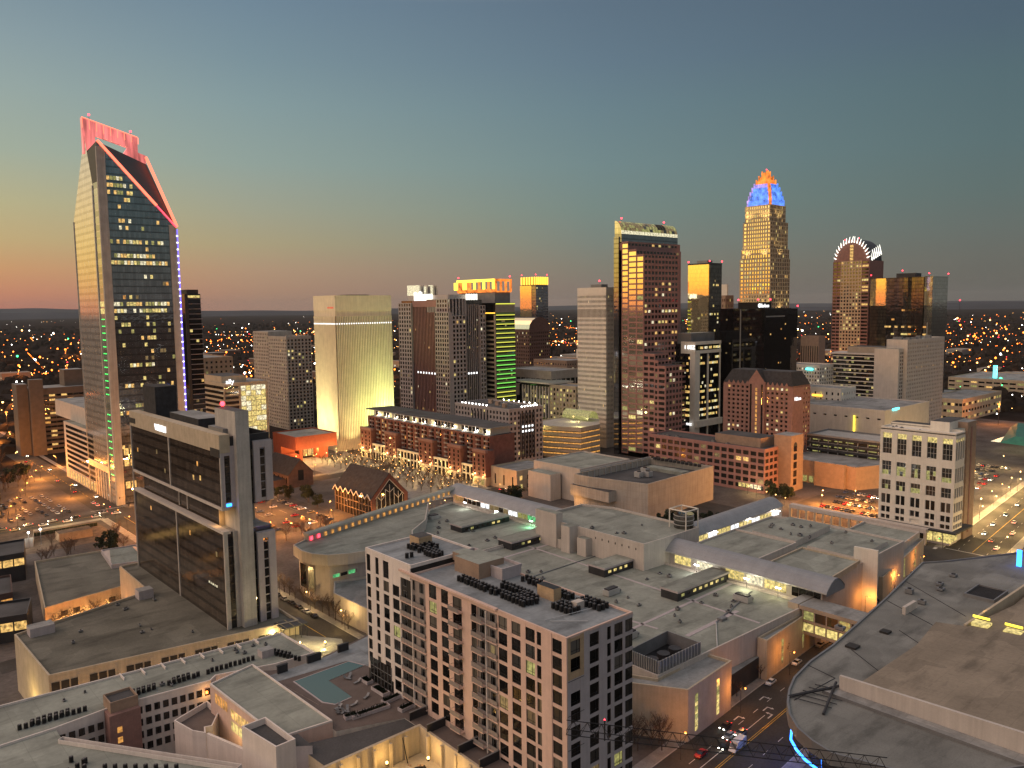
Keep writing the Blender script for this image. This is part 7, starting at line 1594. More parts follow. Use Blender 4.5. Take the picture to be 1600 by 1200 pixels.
# ------------------------------------------------------------------ trees
def crown_mesh(kind, seed, h):
    rr = random.Random(seed); tr = MB(); cr = MB()
    if kind == 'bare':
        tr.tube((0, 0, 0), (0, 0, h*.35), .16, 'bark', 6, .12)
        for k in range(9):
            a = k*2.4+rr.uniform(-.3, .3); p = Vector((0, 0, h*(.25+.03*k))); q = p+Vector((math.cos(a)*h*.2, math.sin(a)*h*.2, h*rr.uniform(.22, .36))); tr.tube(p, q, .09, 'bark', 4, .04)
            for j in range(5):
                c = a+rr.uniform(-.9, .9); s = q+(p-q)*rr.uniform(0, .6); e = s+Vector((math.cos(c)*h*.16, math.sin(c)*h*.16, h*rr.uniform(.08, .26))); cr.tube(s, e, .04, 'twigs', 3, .02)
                for m in range(9):
                    f = s+(e-s)*rr.uniform(.2, 1); o = Vector((rr.gauss(0, 1), rr.gauss(0, 1), rr.gauss(.5, .8))).normalized()*h*rr.uniform(.05, .12); n_ = o.orthogonal().normalized()*.035
                    cr.face([f-n_, f+n_, f+o], 'twigs')
    else:
        tr.tube((0, 0, 0), (0, 0, h*.5), .2, 'bark', 6, .1)
        cl = [Vector((rr.gauss(0, .17)*h, rr.gauss(0, .17)*h, h*rr.uniform(.3, .86))) for _ in range(12)]
        for k in range(1100):
            c = rr.choice(cl); p = c+Vector((rr.gauss(0, 1), rr.gauss(0, 1), rr.gauss(0, 1))).normalized()*h*.15*rr.uniform(.5, 1.05)
            a = Vector((rr.gauss(0, 1), rr.gauss(0, 1), rr.gauss(0, 1))).normalized(); s = h*.035; b2 = a.orthogonal().normalized()
            cr.face([p-a*s, p+b2*s, p+a*s, p-b2*s], 'evergreen')
    return tr.mesh('trunk'), cr.mesh('crown')
TM = {k: [crown_mesh(k[0], k[1], k[2])] for k in (('bare', 1, 7), ('bare', 2, 8), ('bare', 3, 9), ('green', 4, 9), ('green', 5, 7))}
def tree(key, x, y, z, s, label, group, name=None):
    tr, cr = TM[key][0]
    o = thing(name or ('bare_tree' if key[0] == 'bare' else 'evergreen_tree'), label, 'tree', (x, y, z), group); o.rotation_euler = (0, 0, R.uniform(0, 6.28)); o.scale = (s, s, s*R.uniform(.9, 1.1))
    for nm, me in (('trunk', tr), ('crown', cr)): c = bpy.data.objects.new(nm, me); COL.objects.link(c); c.parent = o
    return o
BK = [('bare', 1, 7), ('bare', 2, 8), ('bare', 3, 9)]; GK = [('green', 4, 9), ('green', 5, 7)]
def lampless(x, y): return True
PL = []
for i in range(5):
    for j in range(17):
        x, y = 302+i*8.2+R.uniform(-1.2, 1.2), 412+j*9.4+R.uniform(-1.5, 1.5)
        tree(R.choice(BK), x, y, 0, R.uniform(.9, 1.25), 'bare plaza tree among the string of small lamps by the brick apartment block', 'bare trees on the plaza'); PL.append((x+2.5, y+3))
for i in range(26): tree(R.choice(BK), 148.8+R.uniform(0, 1.5), 262+i*5.4, 0, R.uniform(.8, 1.1), 'bare street tree along the low wall of the convention hall', 'bare trees along the convention hall wall')
for i in range(13): tree(R.choice(BK), *RD(178+i*15.5, 27.2), 0, R.uniform(.75, 1.05), 'bare tree on the kerb of the wide street in front of the stone blocks', 'bare trees along the wide street')
for i in range(22): tree(R.choice(BK), 80+R.uniform(-30, 45), 418+R.uniform(0, 45), 0, R.uniform(.8, 1.3), 'bare tree on the dark vacant ground left of the dark hotel slab', 'bare trees on the vacant ground')
for i in range(12): tree(R.choice(BK), 68+i*2.8, 338.5+R.uniform(-.4, .4)+i*.3, 0, .85, 'thin bare tree behind the orange restaurant parapet', 'thin trees at the restaurant')
for i in range(20): tree(R.choice(GK), 283+i*2.7, 350+i*1.1+R.uniform(-2, 2), 0, R.uniform(.8, 1.2), 'dark evergreen in the dense row behind the grey vault', 'evergreens behind the vault')
for i in range(8): tree(R.choice(GK), 344+i*3.2+R.uniform(-1, 1), 268-i*3.4, 0, R.uniform(1.0, 1.35), 'dark evergreen against the blank concrete hall', 'evergreens by the concrete hall')
for i in range(9): tree(R.choice(GK), 446+R.uniform(-3, 6), 256+R.uniform(-4, 8), 0, R.uniform(.9, 1.3), 'dark evergreen at the corner of the pink granite annex', 'evergreens by the pink annex')
for (x, y) in ((112, 428), (114, 432), (110, 436), (228, 470), (231, 476), (226, 482), (234, 455), (232, 440), (218, 498), (236, 462)): tree(R.choice(GK), x, y, 0, R.uniform(1.1, 1.5), 'large dark evergreen beside the church car park' if x > 200 else 'round dark evergreen at the corner of the dark hotel slab', 'evergreens by the church' if x > 200 else 'evergreens by the hotel slab')
for i in range(14): tree(R.choice(BK), 172+R.uniform(0, 45), 395+R.uniform(-14, 8), 0, R.uniform(.8, 1.2), 'reddish bare tree at the near end of the church car park', 'bare trees by the church car park')
for i in range(12): tree(R.choice(GK+BK), 108+R.uniform(-12, 14), 690+R.uniform(-30, 120), 0, R.uniform(1.2, 1.9), 'dark tree beside the orange lit junction at the far left', 'trees at the far left junction')
for i in range(6): tree(R.choice(BK), 163+R.uniform(-3, 8), 135+R.uniform(-6, 8), 0, 1.1, 'bare tree at the foot of the end wall of the pink apartment slab', 'bare trees by the pink apartment slab')

# ------------------------------------------------------------------ cars
def car_parts(col, lights):
    b = MB(); prof = [(-2.2, .35), (-2.25, .8), (-2.1, .95), (-1.35, 1.0), (1.0, .98), (2.0, .82), (2.2, .65), (2.2, .35)]
    for s0, s1 in ((-.88, .88),):
        for (a, c), (d, e) in zip(prof, prof[1:]): b.face([(a, s0, c), (d, s0, e), (d, s1, e), (a, s1, c)], col)
        for s in (s0, s1): b.face([(a, s, c) for a, c in prof], col)
    b.face([(-1.0, -.66, 1.43), (.35, -.66, 1.43), (.35, .66, 1.43), (-1.0, .66, 1.43)], col)
    gl = MB(); A = [(-1.75, -.82, .98), (1.15, -.82, .98), (1.15, .82, .98), (-1.75, .82, .98)]; T = [(-1.0, -.66, 1.42), (.35, -.66, 1.42), (.35, .66, 1.42), (-1.0, .66, 1.42)]
    for i in range(4): j = (i+1) % 4; gl.face([A[i], A[j], T[j], T[i]], 'black_glass')
    wh = MB(); wh.tube((0, -.11, 0), (0, .11, 0), .33, 'rubber', 10); wh.tube((0, -.115, 0), (0, .115, 0), .17, 'light_metal', 8)
    hd = MB(); hd.box(-.05, -.2, -.08, .05, .2, .08, 'head_lamp' if lights else 'lens_off'); tl = MB(); tl.box(-.05, -.2, -.08, .05, .2, .08, 'tail_lamp' if lights else 'tail_off')
    return b.mesh('body'), gl.mesh('windows'), wh.mesh('wheel'), hd.mesh('headlight'), tl.mesh('taillight')
CARS = {}
def car(x, y, rz, col, lights, label, group, name='parked_car', z=.06):
    k = (col, lights)
    if k not in CARS: CARS[k] = car_parts(col, lights)
    bo, gl, wh, hd, tl = CARS[k]
    o = thing(name, label, 'car', (x, y, z), group); o.rotation_euler = (0, 0, rz)
    def ch(n, me, loc=(0, 0, 0)): c = bpy.data.objects.new(n, me); COL.objects.link(c); c.parent = o; c.location = loc
    ch('body', bo); ch('windows', gl)
    for sx in (-1.35, 1.35):
        for sy in (-.8, .8): ch('wheel', wh, (sx, sy, .33))
    for sy in (-.6, .6): ch('headlight', hd, (2.2, sy, .66)); ch('taillight', tl, (-2.25, sy, .8))
    return o
def van(x, y, rz, col, label, name='delivery_van', L_=6.5, H_=2.7):
    o = thing(name, label, 'van', (x, y, .06)); o.rotation_euler = (0, 0, rz); b = MB()
    b.box(-L_/2, -1, .5, L_/2-1.6, 1, H_, col); b.hexa([(L_/2-1.6, -1, .5), (L_/2, -1, .5), (L_/2, 1, .5), (L_/2-1.6, 1, .5), (L_/2-1.6, -1, 2.2), (L_/2-.7, -.95, 1.3), (L_/2-.7, .95, 1.3), (L_/2-1.6, 1, 2.2)], col)
    q = bpy.data.objects.new('body', b.mesh('body')); COL.objects.link(q); q.parent = o
    b = MB(); b.face([(L_/2-1.55, -.9, 2.16), (L_/2-.72, -.85, 1.36), (L_/2-.72, .85, 1.36), (L_/2-1.55, .9, 2.16)], 'black_glass'); q = bpy.data.objects.new('windscreen', b.mesh('windscreen')); COL.objects.link(q); q.parent = o; q.location = (.05, 0, .05)
    wm = car_parts(col, False)[2]
    for sx in (-L_/2+1.2, L_/2-1.2):
        for sy in (-.92, .92): c = bpy.data.objects.new('wheel', wm); COL.objects.link(c); c.parent = o; c.location = (sx, sy, .36); c.scale = (1.15, 1.15, 1.15)
    return o
AR = math.atan2(.0922, 1)
van(*RD(183.5, 12.9), AR+math.pi, 'car_white', 'large white box van waiting at the bottom of the wide street')
car(*RD(173.5, 18.5), AR+math.pi, 'car_red', False, 'bright red car at the bottom of the wide street', None, 'red_car')
car(*RD(190.5, 20.6), AR+math.pi, 'car_black', True, 'black car with bright headlamps coming down the wide street', None, 'black_car')
car(*RD(181.5, 15.7), AR+math.pi, 'car_black', True, 'dark car with its headlamps on just ahead of the white box van', None, 'black_car')
car(*RD(190.5, 15.6), AR+math.pi, 'car_tan', True, 'car with glowing lamps queueing behind the black car', None, 'tan_car')
car(*RD(186.8, 17.4), AR+math.pi, 'car_silver', True, 'silver car with lamps on beside the white box van', None, 'silver_car')
for i, x in enumerate((224, 243, 262, 318, 324, 330.5, 337, 343, 355, 362)): car(*RD(x, 23.2), AR+math.pi, R.choice(['car_white', 'car_silver', 'car_black', 'car_tan']), False, 'car parked along the kerb of the wide street beside the convention hall', 'cars parked along the wide street')
for i, (x, o_) in enumerate(((428, 5), (440, 10), (452, 16), (462, 5.2), (474, 17), (486, 9.5), (500, 16.5), (515, 5), (530, 17), (555, 9), (580, 16), (610, 5))): car(*RD(x, o_), AR+(0 if o_ < 12 else math.pi), R.choice(['car_white', 'car_silver', 'car_black', 'car_tan']), True, 'lit car on the yellow lit street beyond the crossing at the right', 'lit cars on the far stretch of the wide street', 'moving_car')
for i, (x, y, r_) in enumerate(((138, 880, 1), (141, 842, -1), (134, 800, 1), (141.5, 770, -1), (134.5, 740, 1), (141, 690, -1), (135, 640, 1), (140.5, 615, -1), (134.5, 592, 1), (141, 566, -1), (135, 548, 1), (135.2, 540, 1))): car(x, y, r_*math.pi/2, R.choice(['car_white', 'car_silver', 'car_black']), True, 'lit car on the orange lit road past the tall red crowned tower', 'lit cars on the road past the red crowned tower', 'moving_car')
for i in range(12): car(66+i*6.6+R.uniform(-1.5, 1.5), 510.5 if i % 2 else 517, 0 if i % 2 else math.pi, R.choice(['car_white', 'car_silver', 'car_black', 'car_tan']), True, 'lit car in the queue on the cross road left of the dark hotel slab', 'lit cars on the left cross road', 'moving_car')
for i in range(9): car(145.4, 282+i*6.4, math.pi/2, R.choice(['car_white', 'car_silver', 'car_black']), i > 6, 'car parked beside the low convention hall wall behind the hotel slab', 'cars behind the hotel slab')
for i in range(6): car(306+i*12, 393+i*1.0, .1, R.choice(['car_silver', 'car_black']), True, 'car with red tail lamps in the queue between the brick block and the vault', 'queueing cars by the brick block', 'moving_car')
for i in range(3): car(72+i*12, 322+i*.9, 0.1, 'car_black', i != 1, 'lit car in the street between the restaurant and the podium garage', 'cars by the restaurant', 'moving_car')
cc = ['car_white', 'car_silver', 'car_black', 'car_tan', 'car_blue', 'car_red']
for r_ in range(6):
    for i in range(14):
        if R.random() < .72: car(172+i*4.2 if False else 170+r_*10.5, 408+i*5.6, (0 if r_ % 2 else math.pi)+R.uniform(-.05, .05), R.choice(cc), R.random() < .1, 'car in the orange lit church car park', 'cars in the church car park')
for r_ in range(5):
    for i in range(15):
        if R.random() < .8: car(434+r_*14, 186+i*3.0+r_*2.2, (0 if r_ % 2 else math.pi)+R.uniform(-.05, .05), R.choice(cc), R.random() < .06, 'car in the red lit car park left of the white mid-rise office', 'cars in the red lit car park')
for r_ in range(6):
    for i in range(13):
        if R.random() < .8: car(560+r_*16, 184+i*3.1+r_*1.6, (0 if r_ % 2 else math.pi)+R.uniform(-.05, .05), R.choice(cc), R.random() < .2, 'car in the crowded car park at the right edge', 'cars in the right edge car park')

# ------------------------------------------------------------------ street lamps and other lamps that light the place
lampm = {}
def lamp_mesh(col, h, arm):
    k = (col, h, arm)
    if k not in lampm:
        p = MB(); p.tube((0, 0, 0), (0, 0, h), .11, 'dark_metal', 6, .07)
        if arm: p.tube((0, 0, h), (arm, 0, h+.25), .06, 'dark_metal', 5)
        q = MB(); q.ball(arm, 0, h+.1, .3, col, .7, 8, 5); lampm[k] = (p.mesh('pole'), q.mesh('lamp_head'))
    return lampm[k]
LC = dict(glow_orange=(1, .34, .06), glow_warm=(1, .62, .22), glow_white=(1, .95, .85))
def street_lamp(x, y, col, power, label, group, h=8.0, arm=1.4, rz=0, light=True, z=0):
    o = thing('street_lamp', label, 'street lamp', (x, y, z), group); o.rotation_euler = (0, 0, rz)
    pm, hm = lamp_mesh(col, h, arm)
    for n, me in (('pole', pm), ('lamp_head', hm)): c = bpy.data.objects.new(n, me); COL.objects.link(c); c.parent = o
    if light:
        l = bpy.data.lights.new('lamp', 'POINT'); l.energy = power*2.6; l.color = LC[col]; l.shadow_soft_size = .35; q = bpy.data.objects.new('lamp', l); COL.objects.link(q); q.parent = c; q.location = (arm, 0, h-.5)
    return o
for i in range(7): street_lamp(*RD(168+i*33, 21.5), 'glow_orange', 700, 'orange street lamp on the convention hall kerb of the wide street', 'lamps along the wide street', rz=AR-math.pi/2)
for i in range(6): street_lamp(*RD(420+i*30, 25.3), 'glow_warm', 6500, 'yellow street lamp along the far stretch of the wide street', 'lamps on the far stretch of the wide street', rz=-math.pi/2)
for i in range(3): street_lamp(*RD(425+i*40, -1.5), 'glow_warm', 5500, 'yellow street lamp on the near side of the far stretch', 'lamps on the near side of the far stretch', rz=math.pi/2)
for i in range(6): street_lamp(147.6, 262+i*27, 'glow_warm', 1300, 'dim street lamp between the hotel slab and the convention hall', 'lamps behind the hotel slab', rz=math.pi)
for i in range(9): street_lamp(128.5 if i % 2 else 148, 532+i*42, 'glow_orange', 12000, 'orange street lamp on the road past the tall red crowned tower', 'lamps on the road past the red crowned tower', h=9, rz=0 if i % 2 else math.pi)
for i in range(4): street_lamp(64+i*22, 504, 'glow_warm', 2200, 'street lamp on the left cross road', 'lamps on the left cross road', rz=math.pi/2)
for i in range(5): street_lamp(156+i*30, 526, 'glow_orange', 3600, 'orange street lamp on the road between the tower plaza and the church', 'lamps by the tower plaza', rz=-math.pi/2)
for (x, y) in ((182, 420), (205, 445), (182, 470), (214, 490), (226, 415), (160, 400), (160, 445)): street_lamp(x, y, 'glow_orange', 9000, 'orange lamp in the church car park', 'lamps in the church car park', h=9, arm=1)
for (x, y) in ((438, 190), (450, 203), (462, 218), (472, 196), (438, 226), (450, 232)): street_lamp(x, y, 'glow_orange', 13000, 'deep orange lamp in the car park left of the white mid-rise office', 'lamps in the red lit car park', h=9, arm=1)
for (x, y) in ((570, 190), (600, 205), (630, 215), (655, 228), (590, 230), (640, 195)): street_lamp(x, y, 'glow_warm', 4200, 'lamp in the crowded car park at the right edge', 'lamps in the right edge car park', h=9, arm=1)
for i, (x, y) in enumerate(PL): street_lamp(x, y, 'glow_warm', 620, 'small globe lamp between the bare plaza trees', 'globe lamps on the plaza', h=4.2, arm=0, light=i % 3 == 0)
for (x, y) in ((262, 360), (300, 383), (330, 386), (360, 390), (392, 400), (400, 372)): street_lamp(x, y, 'glow_orange', 2600, 'orange lamp in the lane behind the vaulted convention hall', 'lamps behind the convention hall', h=7)
for (x, y, c) in ((176, 150, 'glow_white'), (300, 598, 'glow_warm'), (320, 575, 'glow_warm'), (292, 560, 'glow_orange'), (345, 580, 'glow_orange'), (270, 570, 'glow_orange')): street_lamp(x, y, c, 2600, 'lamp near the terracotta museum court' if y > 500 else 'single lamp in the yard at the foot of the pink apartment slab', 'lamps near the museum' if y > 500 else None)
for i in range(5): street_lamp(432+i*3, 246+i*8, 'glow_warm', 700, 'lamp along the foot of the pink granite annex', 'lamps along the pink annex', h=5)
for i in range(8): street_lamp(130.6, 345+i*20, 'glow_orange', 3200, 'orange street lamp on the hotel side of the road behind the hotel slab', 'lamps on the hotel side road')
for i in range(7): street_lamp(165+i*9, 398, 'glow_orange', 2600, 'orange lamp at the near edge of the church car park', 'lamps at the near edge of the church car park', rz=math.pi/2)
for i in range(6): street_lamp(286+i*8, 577-i*1.5, 'glow_warm', 1500, 'lamp in front of the terracotta museum', 'lamps in front of the museum', h=6)
for i in range(5): street_lamp(240+i*11, 383, 'glow_warm', 500, 'lamp in front of the brick hall gable', 'lamps in front of the brick hall', h=5)
for i in range(8): street_lamp(*RD(420+i*24, 28), 'glow_warm', 5200, 'tall yellow lamp at the back of the far pavement', 'lamps at the back of the far pavement', h=9)
for i in range(6): street_lamp(88+i*7, 540+i*22, 'glow_orange', 3600, 'orange lamp in the dark car park left of the tall red crowned tower', 'lamps in the left car park', h=8)
for i in range(5): street_lamp(66+i*13, 331+i*.9, 'glow_orange', 1500, 'orange lamp on the restaurant pavement', 'lamps on the restaurant pavement', h=5)
def traffic_light(x, y, rz, col, label):
    o = thing('traffic_light', label, 'traffic light', (x, y, 0)); o.rotation_euler = (0, 0, rz); b = MB(); b.tube((0, 0, 0), (0, 0, 6.4), .12, 'dark_metal', 6); b.tube((0, 0, 6.2), (5, 0, 6.4), .08, 'dark_metal', 5); q = bpy.data.objects.new('pole', b.mesh('pole')); COL.objects.link(q); q.parent = o
    b = MB(); b.box(4.6, -.18, 5.5, 5.0, .18, 6.7, 'black_metal'); b.ball(4.8, -.22, 6.45 if col == 'glow_red' else 5.8, .2, col, n=6, k=4); q = bpy.data.objects.new('signal_head', b.mesh('signal_head')); COL.objects.link(q); q.parent = o
for a_ in ((128, 504, 0, 'glow_red', 'red traffic light at the crossing in front of the tall red crowned tower'), (149, 525, math.pi, 'glow_red', 'red traffic light at the tower corner of the left crossing'), (129, 845, 0, 'glow_green', 'green traffic light at the far left junction'), (384, 122, 1.6, 'glow_red', 'red traffic light beside the arena corner crossing'), (412, 150, 3.2, 'glow_green', 'green traffic light below the white mid-rise office'), (300, 404, -1.5, 'glow_red', 'red traffic light beside the bare plaza trees')): traffic_light(*a_)
for r_ in range(7):
    for i in range(9):
        if R.random() < .75: car(70+i*6.0-r_*.4, 535+r_*9.5, (math.pi/2 if r_ % 2 else -math.pi/2)+R.uniform(-.06, .06), R.choice(['car_white', 'car_silver', 'car_black', 'car_tan', 'car_blue']), False, 'car in the dark car park left of the tall red crowned tower', 'cars in the left car park')
for i in range(40): tree(R.choice(BK+GK), 96+R.uniform(-30, 26), 615+R.uniform(0, 230), 0, R.uniform(1.1, 1.8), 'dim tree in the grove left of the orange road', 'trees left of the orange road')
for (x_, y_, a_, c_, h_) in ((50, 700, 44, 30, 9), (60, 760, 40, 40, 12), (70, 640, 22, 26, 7)):
    tower('far_building', {9: 'low flat building in the grove left of the orange road', 12: 'taller flat building at the far end of the grove left of the road', 7: 'small near flat building in the grove left of the road'}[h_], 'building', x_, y_, a_, c_, 0, h_, 'precast', (8, 2, .5, .45), (6, 2, .5, .45), lp=.3, top=.8)
# floodlights at the foot of the cream ribbed tower
for i, (x, y, tx, ty, p, c) in enumerate(((330, 610, 340, 612, 17000, (1, .84, .4)), (330, 626, 340, 626, 17000, (1, .84, .4)), (330, 638, 340, 637, 14000, (1, .84, .4)), (352, 592, 352, 602, 8000, (1, .85, .35)), (372, 592, 372, 602, 20000, (.86, 1, .32)), (392, 592, 390, 602, 42000, (.95, 1, .4)))):
    t = thing('floodlight', 'floodlight aimed up the cream ribbed tower', 'floodlight', (x, y, 0), 'floodlights below the cream ribbed tower'); b = MB(); b.box(x-.5, y-.5, 0, x+.5, y+.5, .5, 'dark_metal'); b.ball(x, y, .8, .5, 'glow_warm', n=6, k=4); o = b.build('housing', t); spot(o, x, y, 1.6, tx, ty, 62, p*4, c, 100, .8, .5); spot(o, x, y, 1.6, tx, ty, 118, p*13, c, 60, 1.0, .5)
for i, (x, y, tx, ty, tz, p, c) in enumerate(((440, 620, 452, 625, 127, 0, (1, 1, 1)),)): pass
for (x, y, z, p, c) in ((430, 452, 29, 2600, (1, .85, .3)), (470, 455, 30, 2600, (1, .88, .35)), (452, 432, 30, 2600, (1, .85, .3)), (526, 520, 12, 3000, (.95, .95, .35)), (552, 505, 10, 1800, (.95, .95, .35))):
    t = thing('floodlight', 'roof lamp of the floodlit parking garage' if z > 25 else 'lamp at the foot of the lit stone office', 'floodlight', (x, y, z), 'lamps round the floodlit garage'); b = MB(); b.tube((x, y, z-3 if z > 25 else 0), (x, y, z), .1, 'dark_metal'); b.ball(x, y, z+.2, .4, 'glow_warm', n=6, k=4); o = b.build('lamp_head', t); point(o, x, y, z-.6, p, c)
# ------------------------------------------------------------------ the wide dark suburbs with their lights
tw = MB(); rr = random.Random(5)
for i in range(7000):
    a = rad(48.4+rr.uniform(-40, 40)); D_ = 620*math.exp(rr.uniform(0, 2.4)); x, y = D_*math.cos(a), D_*math.sin(a)
    if D_ < 1000 and 120 < y < 800 and x > 30: continue
    s = rr.uniform(5, 11)*(1+D_/4500); n = 6; b0 = len(tw.v); h = s*rr.uniform(.5, .8)
    for k in range(n): q = 2*math.pi*k/n+rr.random(); tw.v.append((x+s*math.cos(q)*rr.uniform(.7, 1.1), y+s*math.sin(q)*rr.uniform(.7, 1.1), 0))
    for k in range(n): q = 2*math.pi*k/n+rr.random()*.5; tw.v.append((x+s*.6*math.cos(q), y+s*.6*math.sin(q), h*rr.uniform(.7, 1)))
    tw.v.append((x, y, h*1.15))
    for k in range(n):
        j = (k+1) % n; tw.f.append((b0+k, b0+j, b0+n+j, b0+n+k)); tw.m.append(0); tw.f.append((b0+n+k, b0+n+j, b0+2*n)); tw.m.append(0)
M('far_foliage', (0.032, 0.026, 0.022), var=.5, scale=.02, fine=.2, rough=1, spec=0); tw.names = ['far_foliage']
o = tw.build('far_woods'); o['kind'] = 'stuff'; tag(o, 'dark winter woods spreading to the horizon', None)
fm = {}
def far_light_mesh(col, r, h):
    k = (col, r, h)
    if k not in fm:
        b = MB(); b.tube((0, 0, 0), (0, 0, h), .25, 'dark_metal', 4); b.ball(0, 0, h+r, r, col, 1, 6, 4); fm[k] = b.mesh('far_lamp')
    return fm[k]
cl = []
for i in range(250):
    a = rad(48.4+rr.uniform(-37, 37)); D_ = 900*math.exp(rr.uniform(0, 2.0)); cl.append((D_*math.cos(a), D_*math.sin(a), rr.uniform(10, 60)*(D_/1000), rr.choice(['o', 'o', 'o', 'w', 'm', 'm'])))
for (px_, n_) in ((75, 8), (70, 12), (64, 8), (21, 8), (19, 9), (17, 9), (24, 10), (28, 6)):
    for k in range(n_): a = rad(px_+rr.uniform(-3, 3)); D_ = rr.uniform(1300, 3200); cl.append((D_*math.cos(a), D_*math.sin(a), 45, 'o'))
for i, (x, y, s_, t_) in enumerate(cl[:130]):                            # masts added to make orange glow pools round the far clusters
    if math.hypot(x, y) > 2600 or math.hypot(x, y) < 900: continue
    o = thing('added_light_mast', 'added lamp mast throwing an orange pool of light in the dark suburbs', 'added light mast', (x, y, 0), 'added lamp masts in the suburbs'); b = MB(); b.tube((x, y, 0), (x, y, 20), .3, 'dark_metal', 5); b.box(x-1, y-1, 19.6, x+1, y+1, 20.4, 'glow_orange'); q = b.build('mast', o); point(q, x-1, y-1, 18, 42000, (1, .3, .05), 1.0)
pts = []
for (x, y, s, t_) in cl:
    for k in range(rr.randint(2, 9)):
        c = {'o': rr.choice(['glow_orange', 'glow_orange', 'glow_orange', 'glow_orange', 'glow_warm']), 'w': rr.choice(['glow_white', 'glow_white', 'glow_warm']), 'm': rr.choice(['glow_orange', 'glow_warm', 'glow_white', 'glow_red', 'glow_green'])}[t_]
        px_, py_ = x+rr.gauss(0, s), y+rr.gauss(0, s*.7)
        if math.hypot(px_, py_) < 1050 and px_ > 30: continue
        pts.append((math.hypot(px_, py_), px_, py_, c))
pts.sort(); rest = MB()
for i, (D_, x, y, c) in enumerate(pts):
    r = (.4+rr.random()**3*1.2)*(.6+D_/2300); h = rr.choice([9, 12, 16])  # heads grow with distance, standing in for lens glare
    if i < 295:
        o = bpy.data.objects.new('far_lamp', far_light_mesh({'glow_orange': 'far_orange', 'glow_warm': 'far_yellow'}.get(c, c), round(r*3)/3+.15, h)); COL.objects.link(o); o.location = (x, y, 0)
        tag(o, {'glow_orange': 'orange lamp glowing in the dark suburbs', 'glow_warm': 'warm yellow lamp glowing in the dark suburbs', 'glow_white': 'white lamp glowing in the dark suburbs', 'glow_red': 'red lamp glowing in the dark suburbs', 'glow_green': 'green signal lamp glowing in the dark suburbs'}[c], 'lamp', c[5:]+' suburban lamps')
    else: rest.tube((x, y, 0), (x, y, h), .3, 'dark_metal', 4); rest.ball(x, y, h+r, r, {'glow_orange': 'far_orange', 'glow_warm': 'far_yellow'}.get(c, c), 1, 6, 4)
for i in range(34):                                                    # lamps strung along the roads out there
    a = rad(48.4+rr.uniform(-38, 38)); D_ = rr.uniform(950, 4200); x, y = D_*math.cos(a), D_*math.sin(a); q = rad(rr.choice([2, 47, 92, 137])+rr.uniform(-12, 12)); c = rr.choice(['far_orange', 'far_orange', 'far_orange', 'far_yellow']); gap = rr.uniform(28, 60)
    for k in range(rr.randint(10, 34)):
        px_, py_ = x+math.cos(q)*gap*k, y+math.sin(q)*gap*k
        if math.hypot(px_, py_) < 900 or rr.random() < .15: continue
        rest.ball(px_, py_, 10, (.35+rr.random()**2*.5)*(.6+math.hypot(px_, py_)/2600), c if rr.random() < .85 else 'glow_white', 1, 5, 3)
for i in range(420):                                                   # windows and yard lamps between the downtown blocks and the woods
    a = rad(48.4+rr.uniform(-36, 36)); D_ = rr.uniform(860, 1900); rest.ball(D_*math.cos(a), D_*math.sin(a), rr.uniform(3, 9), rr.uniform(.25, .6), rr.choice(['far_orange', 'far_yellow', 'glow_white', 'glow_warm', 'far_orange', 'glow_red']), 1, 5, 3)
for i in range(260):
    a = rad(48.4+rr.uniform(-38, 38)); D_ = rr.uniform(3000, 11000); rest.ball(D_*math.cos(a), D_*math.sin(a), 15, rr.uniform(.8, 2.4), rr.choice(['glow_warm', 'glow_white', 'glow_orange']), 1, 5, 3)
for i in range(200):                                                   # the districts behind the viewer, seen only in the mirror glass
    a = rad(48.4+180+rr.uniform(-140, 140)); D_ = 500*math.exp(rr.uniform(0, 2)); rest.ball(D_*math.cos(a), D_*math.sin(a), 12, rr.uniform(.6, 1.6), rr.choice(['glow_warm', 'glow_white', 'glow_orange']), 1, 5, 3)
o = rest.build('city_lights'); o['kind'] = 'stuff'; tag(o, 'scatter of tiny lamps far out in the suburbs', None)
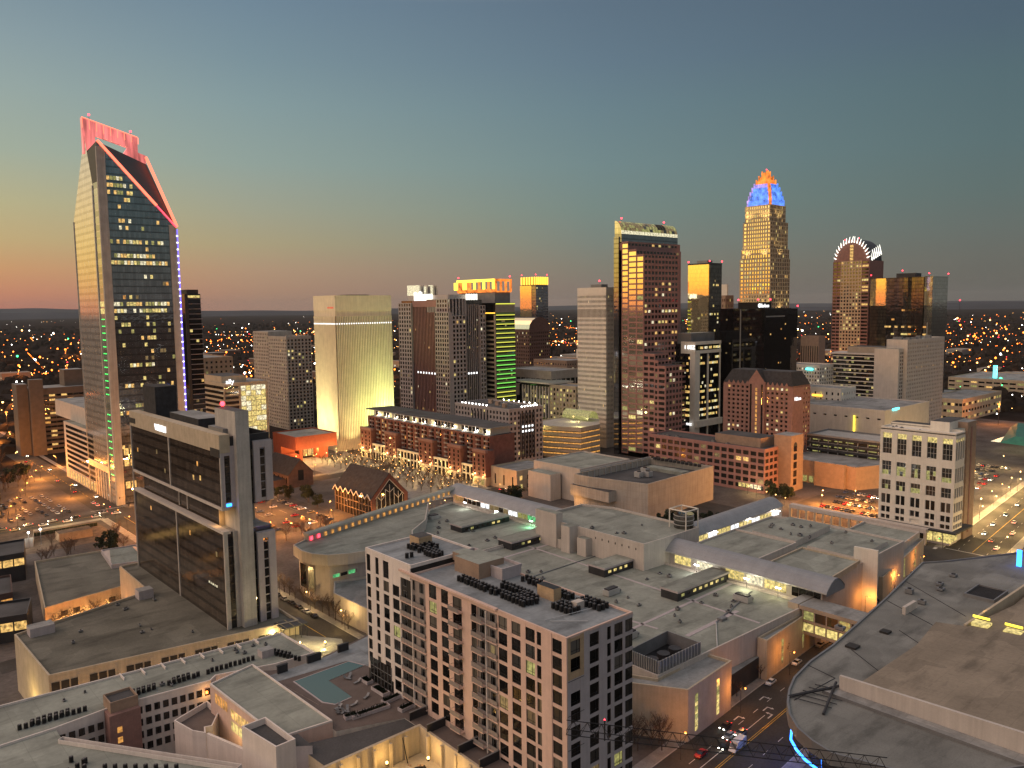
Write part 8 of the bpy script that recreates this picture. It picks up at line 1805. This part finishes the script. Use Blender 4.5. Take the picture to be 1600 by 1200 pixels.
for i in range(70):                                                    # low buildings out there
    a = rad(48.4+rr.uniform(-36, 36)); D_ = rr.uniform(1150, 2600); x, y = D_*math.cos(a), D_*math.sin(a); lx, ly, h = rr.uniform(20, 60), rr.uniform(20, 60), rr.uniform(6, 16)
    b = MB(); b.box(x, y, 0, x+lx, y+ly, h, rr.choice(['tan_brick', 'precast', 'dark_brick', 'grey_metal']), 'grey_roof'); b.rim(rect(x, y, lx, ly), h-.05, h+.8, .6, 'precast')
    t = thing('far_building', 'low flat roofed building out in the dark suburbs', 'building', (x, y, 0), 'low buildings in the suburbs'); b.build('wall', t)
    b = MB()
    for k in range(rr.randint(2, 6)): u = rr.uniform(1, ly-5); b.fbox(FW(x, y), u, u+3, h*.3, h*.3+1.6, 0, .2, rr.choice(['lit_warm', 'lit_pale', 'lit_amber']))
    b.build('shop_window', t)
for (a, D_, h, n) in ((24.2, 2600, 190, 3), (19.6, 2500, 120, 2), (37.2, 3600, 150, 1)):
    x, y = D_*math.cos(rad(a)), D_*math.sin(rad(a)); t = thing('radio_mast', ['tall radio mast with three red lamps on the right horizon', 'shorter radio mast with two red lamps on the right horizon', 'faint radio mast with one red lamp on the horizon behind the tallest tower'][3-n], 'mast', (x, y, 0)); b = MB(); b.tube((x, y, 0), (x, y, h), .5, 'dark_metal', 5); b.build('mast_pole', t)
    for k in range(n): beacon(t, x, y, h-k*55, 1.8)

# ------------------------------------------------------------------ the air
hz = bpy.data.materials.new('haze'); hz.use_nodes = True
_t = hz.node_tree; _t.nodes.clear(); _o = _t.nodes.new('ShaderNodeOutputMaterial'); _v = _t.nodes.new('ShaderNodeVolumePrincipled')
_v.inputs['Color'].default_value = (0.60, 0.67, 0.70, 1); _v.inputs['Density'].default_value = 0.000016; _t.links.new(_v.outputs[0], _o.inputs['Volume'])
MATS['haze'] = hz
b = MB(); b.box(-31000, -31000, -1, 31000, 31000, 420, 'haze'); o = b.build('haze'); o['kind'] = 'stuff'; tag(o, 'faint evening haze over the city', None)
SC.cycles.volume_bounces = 0
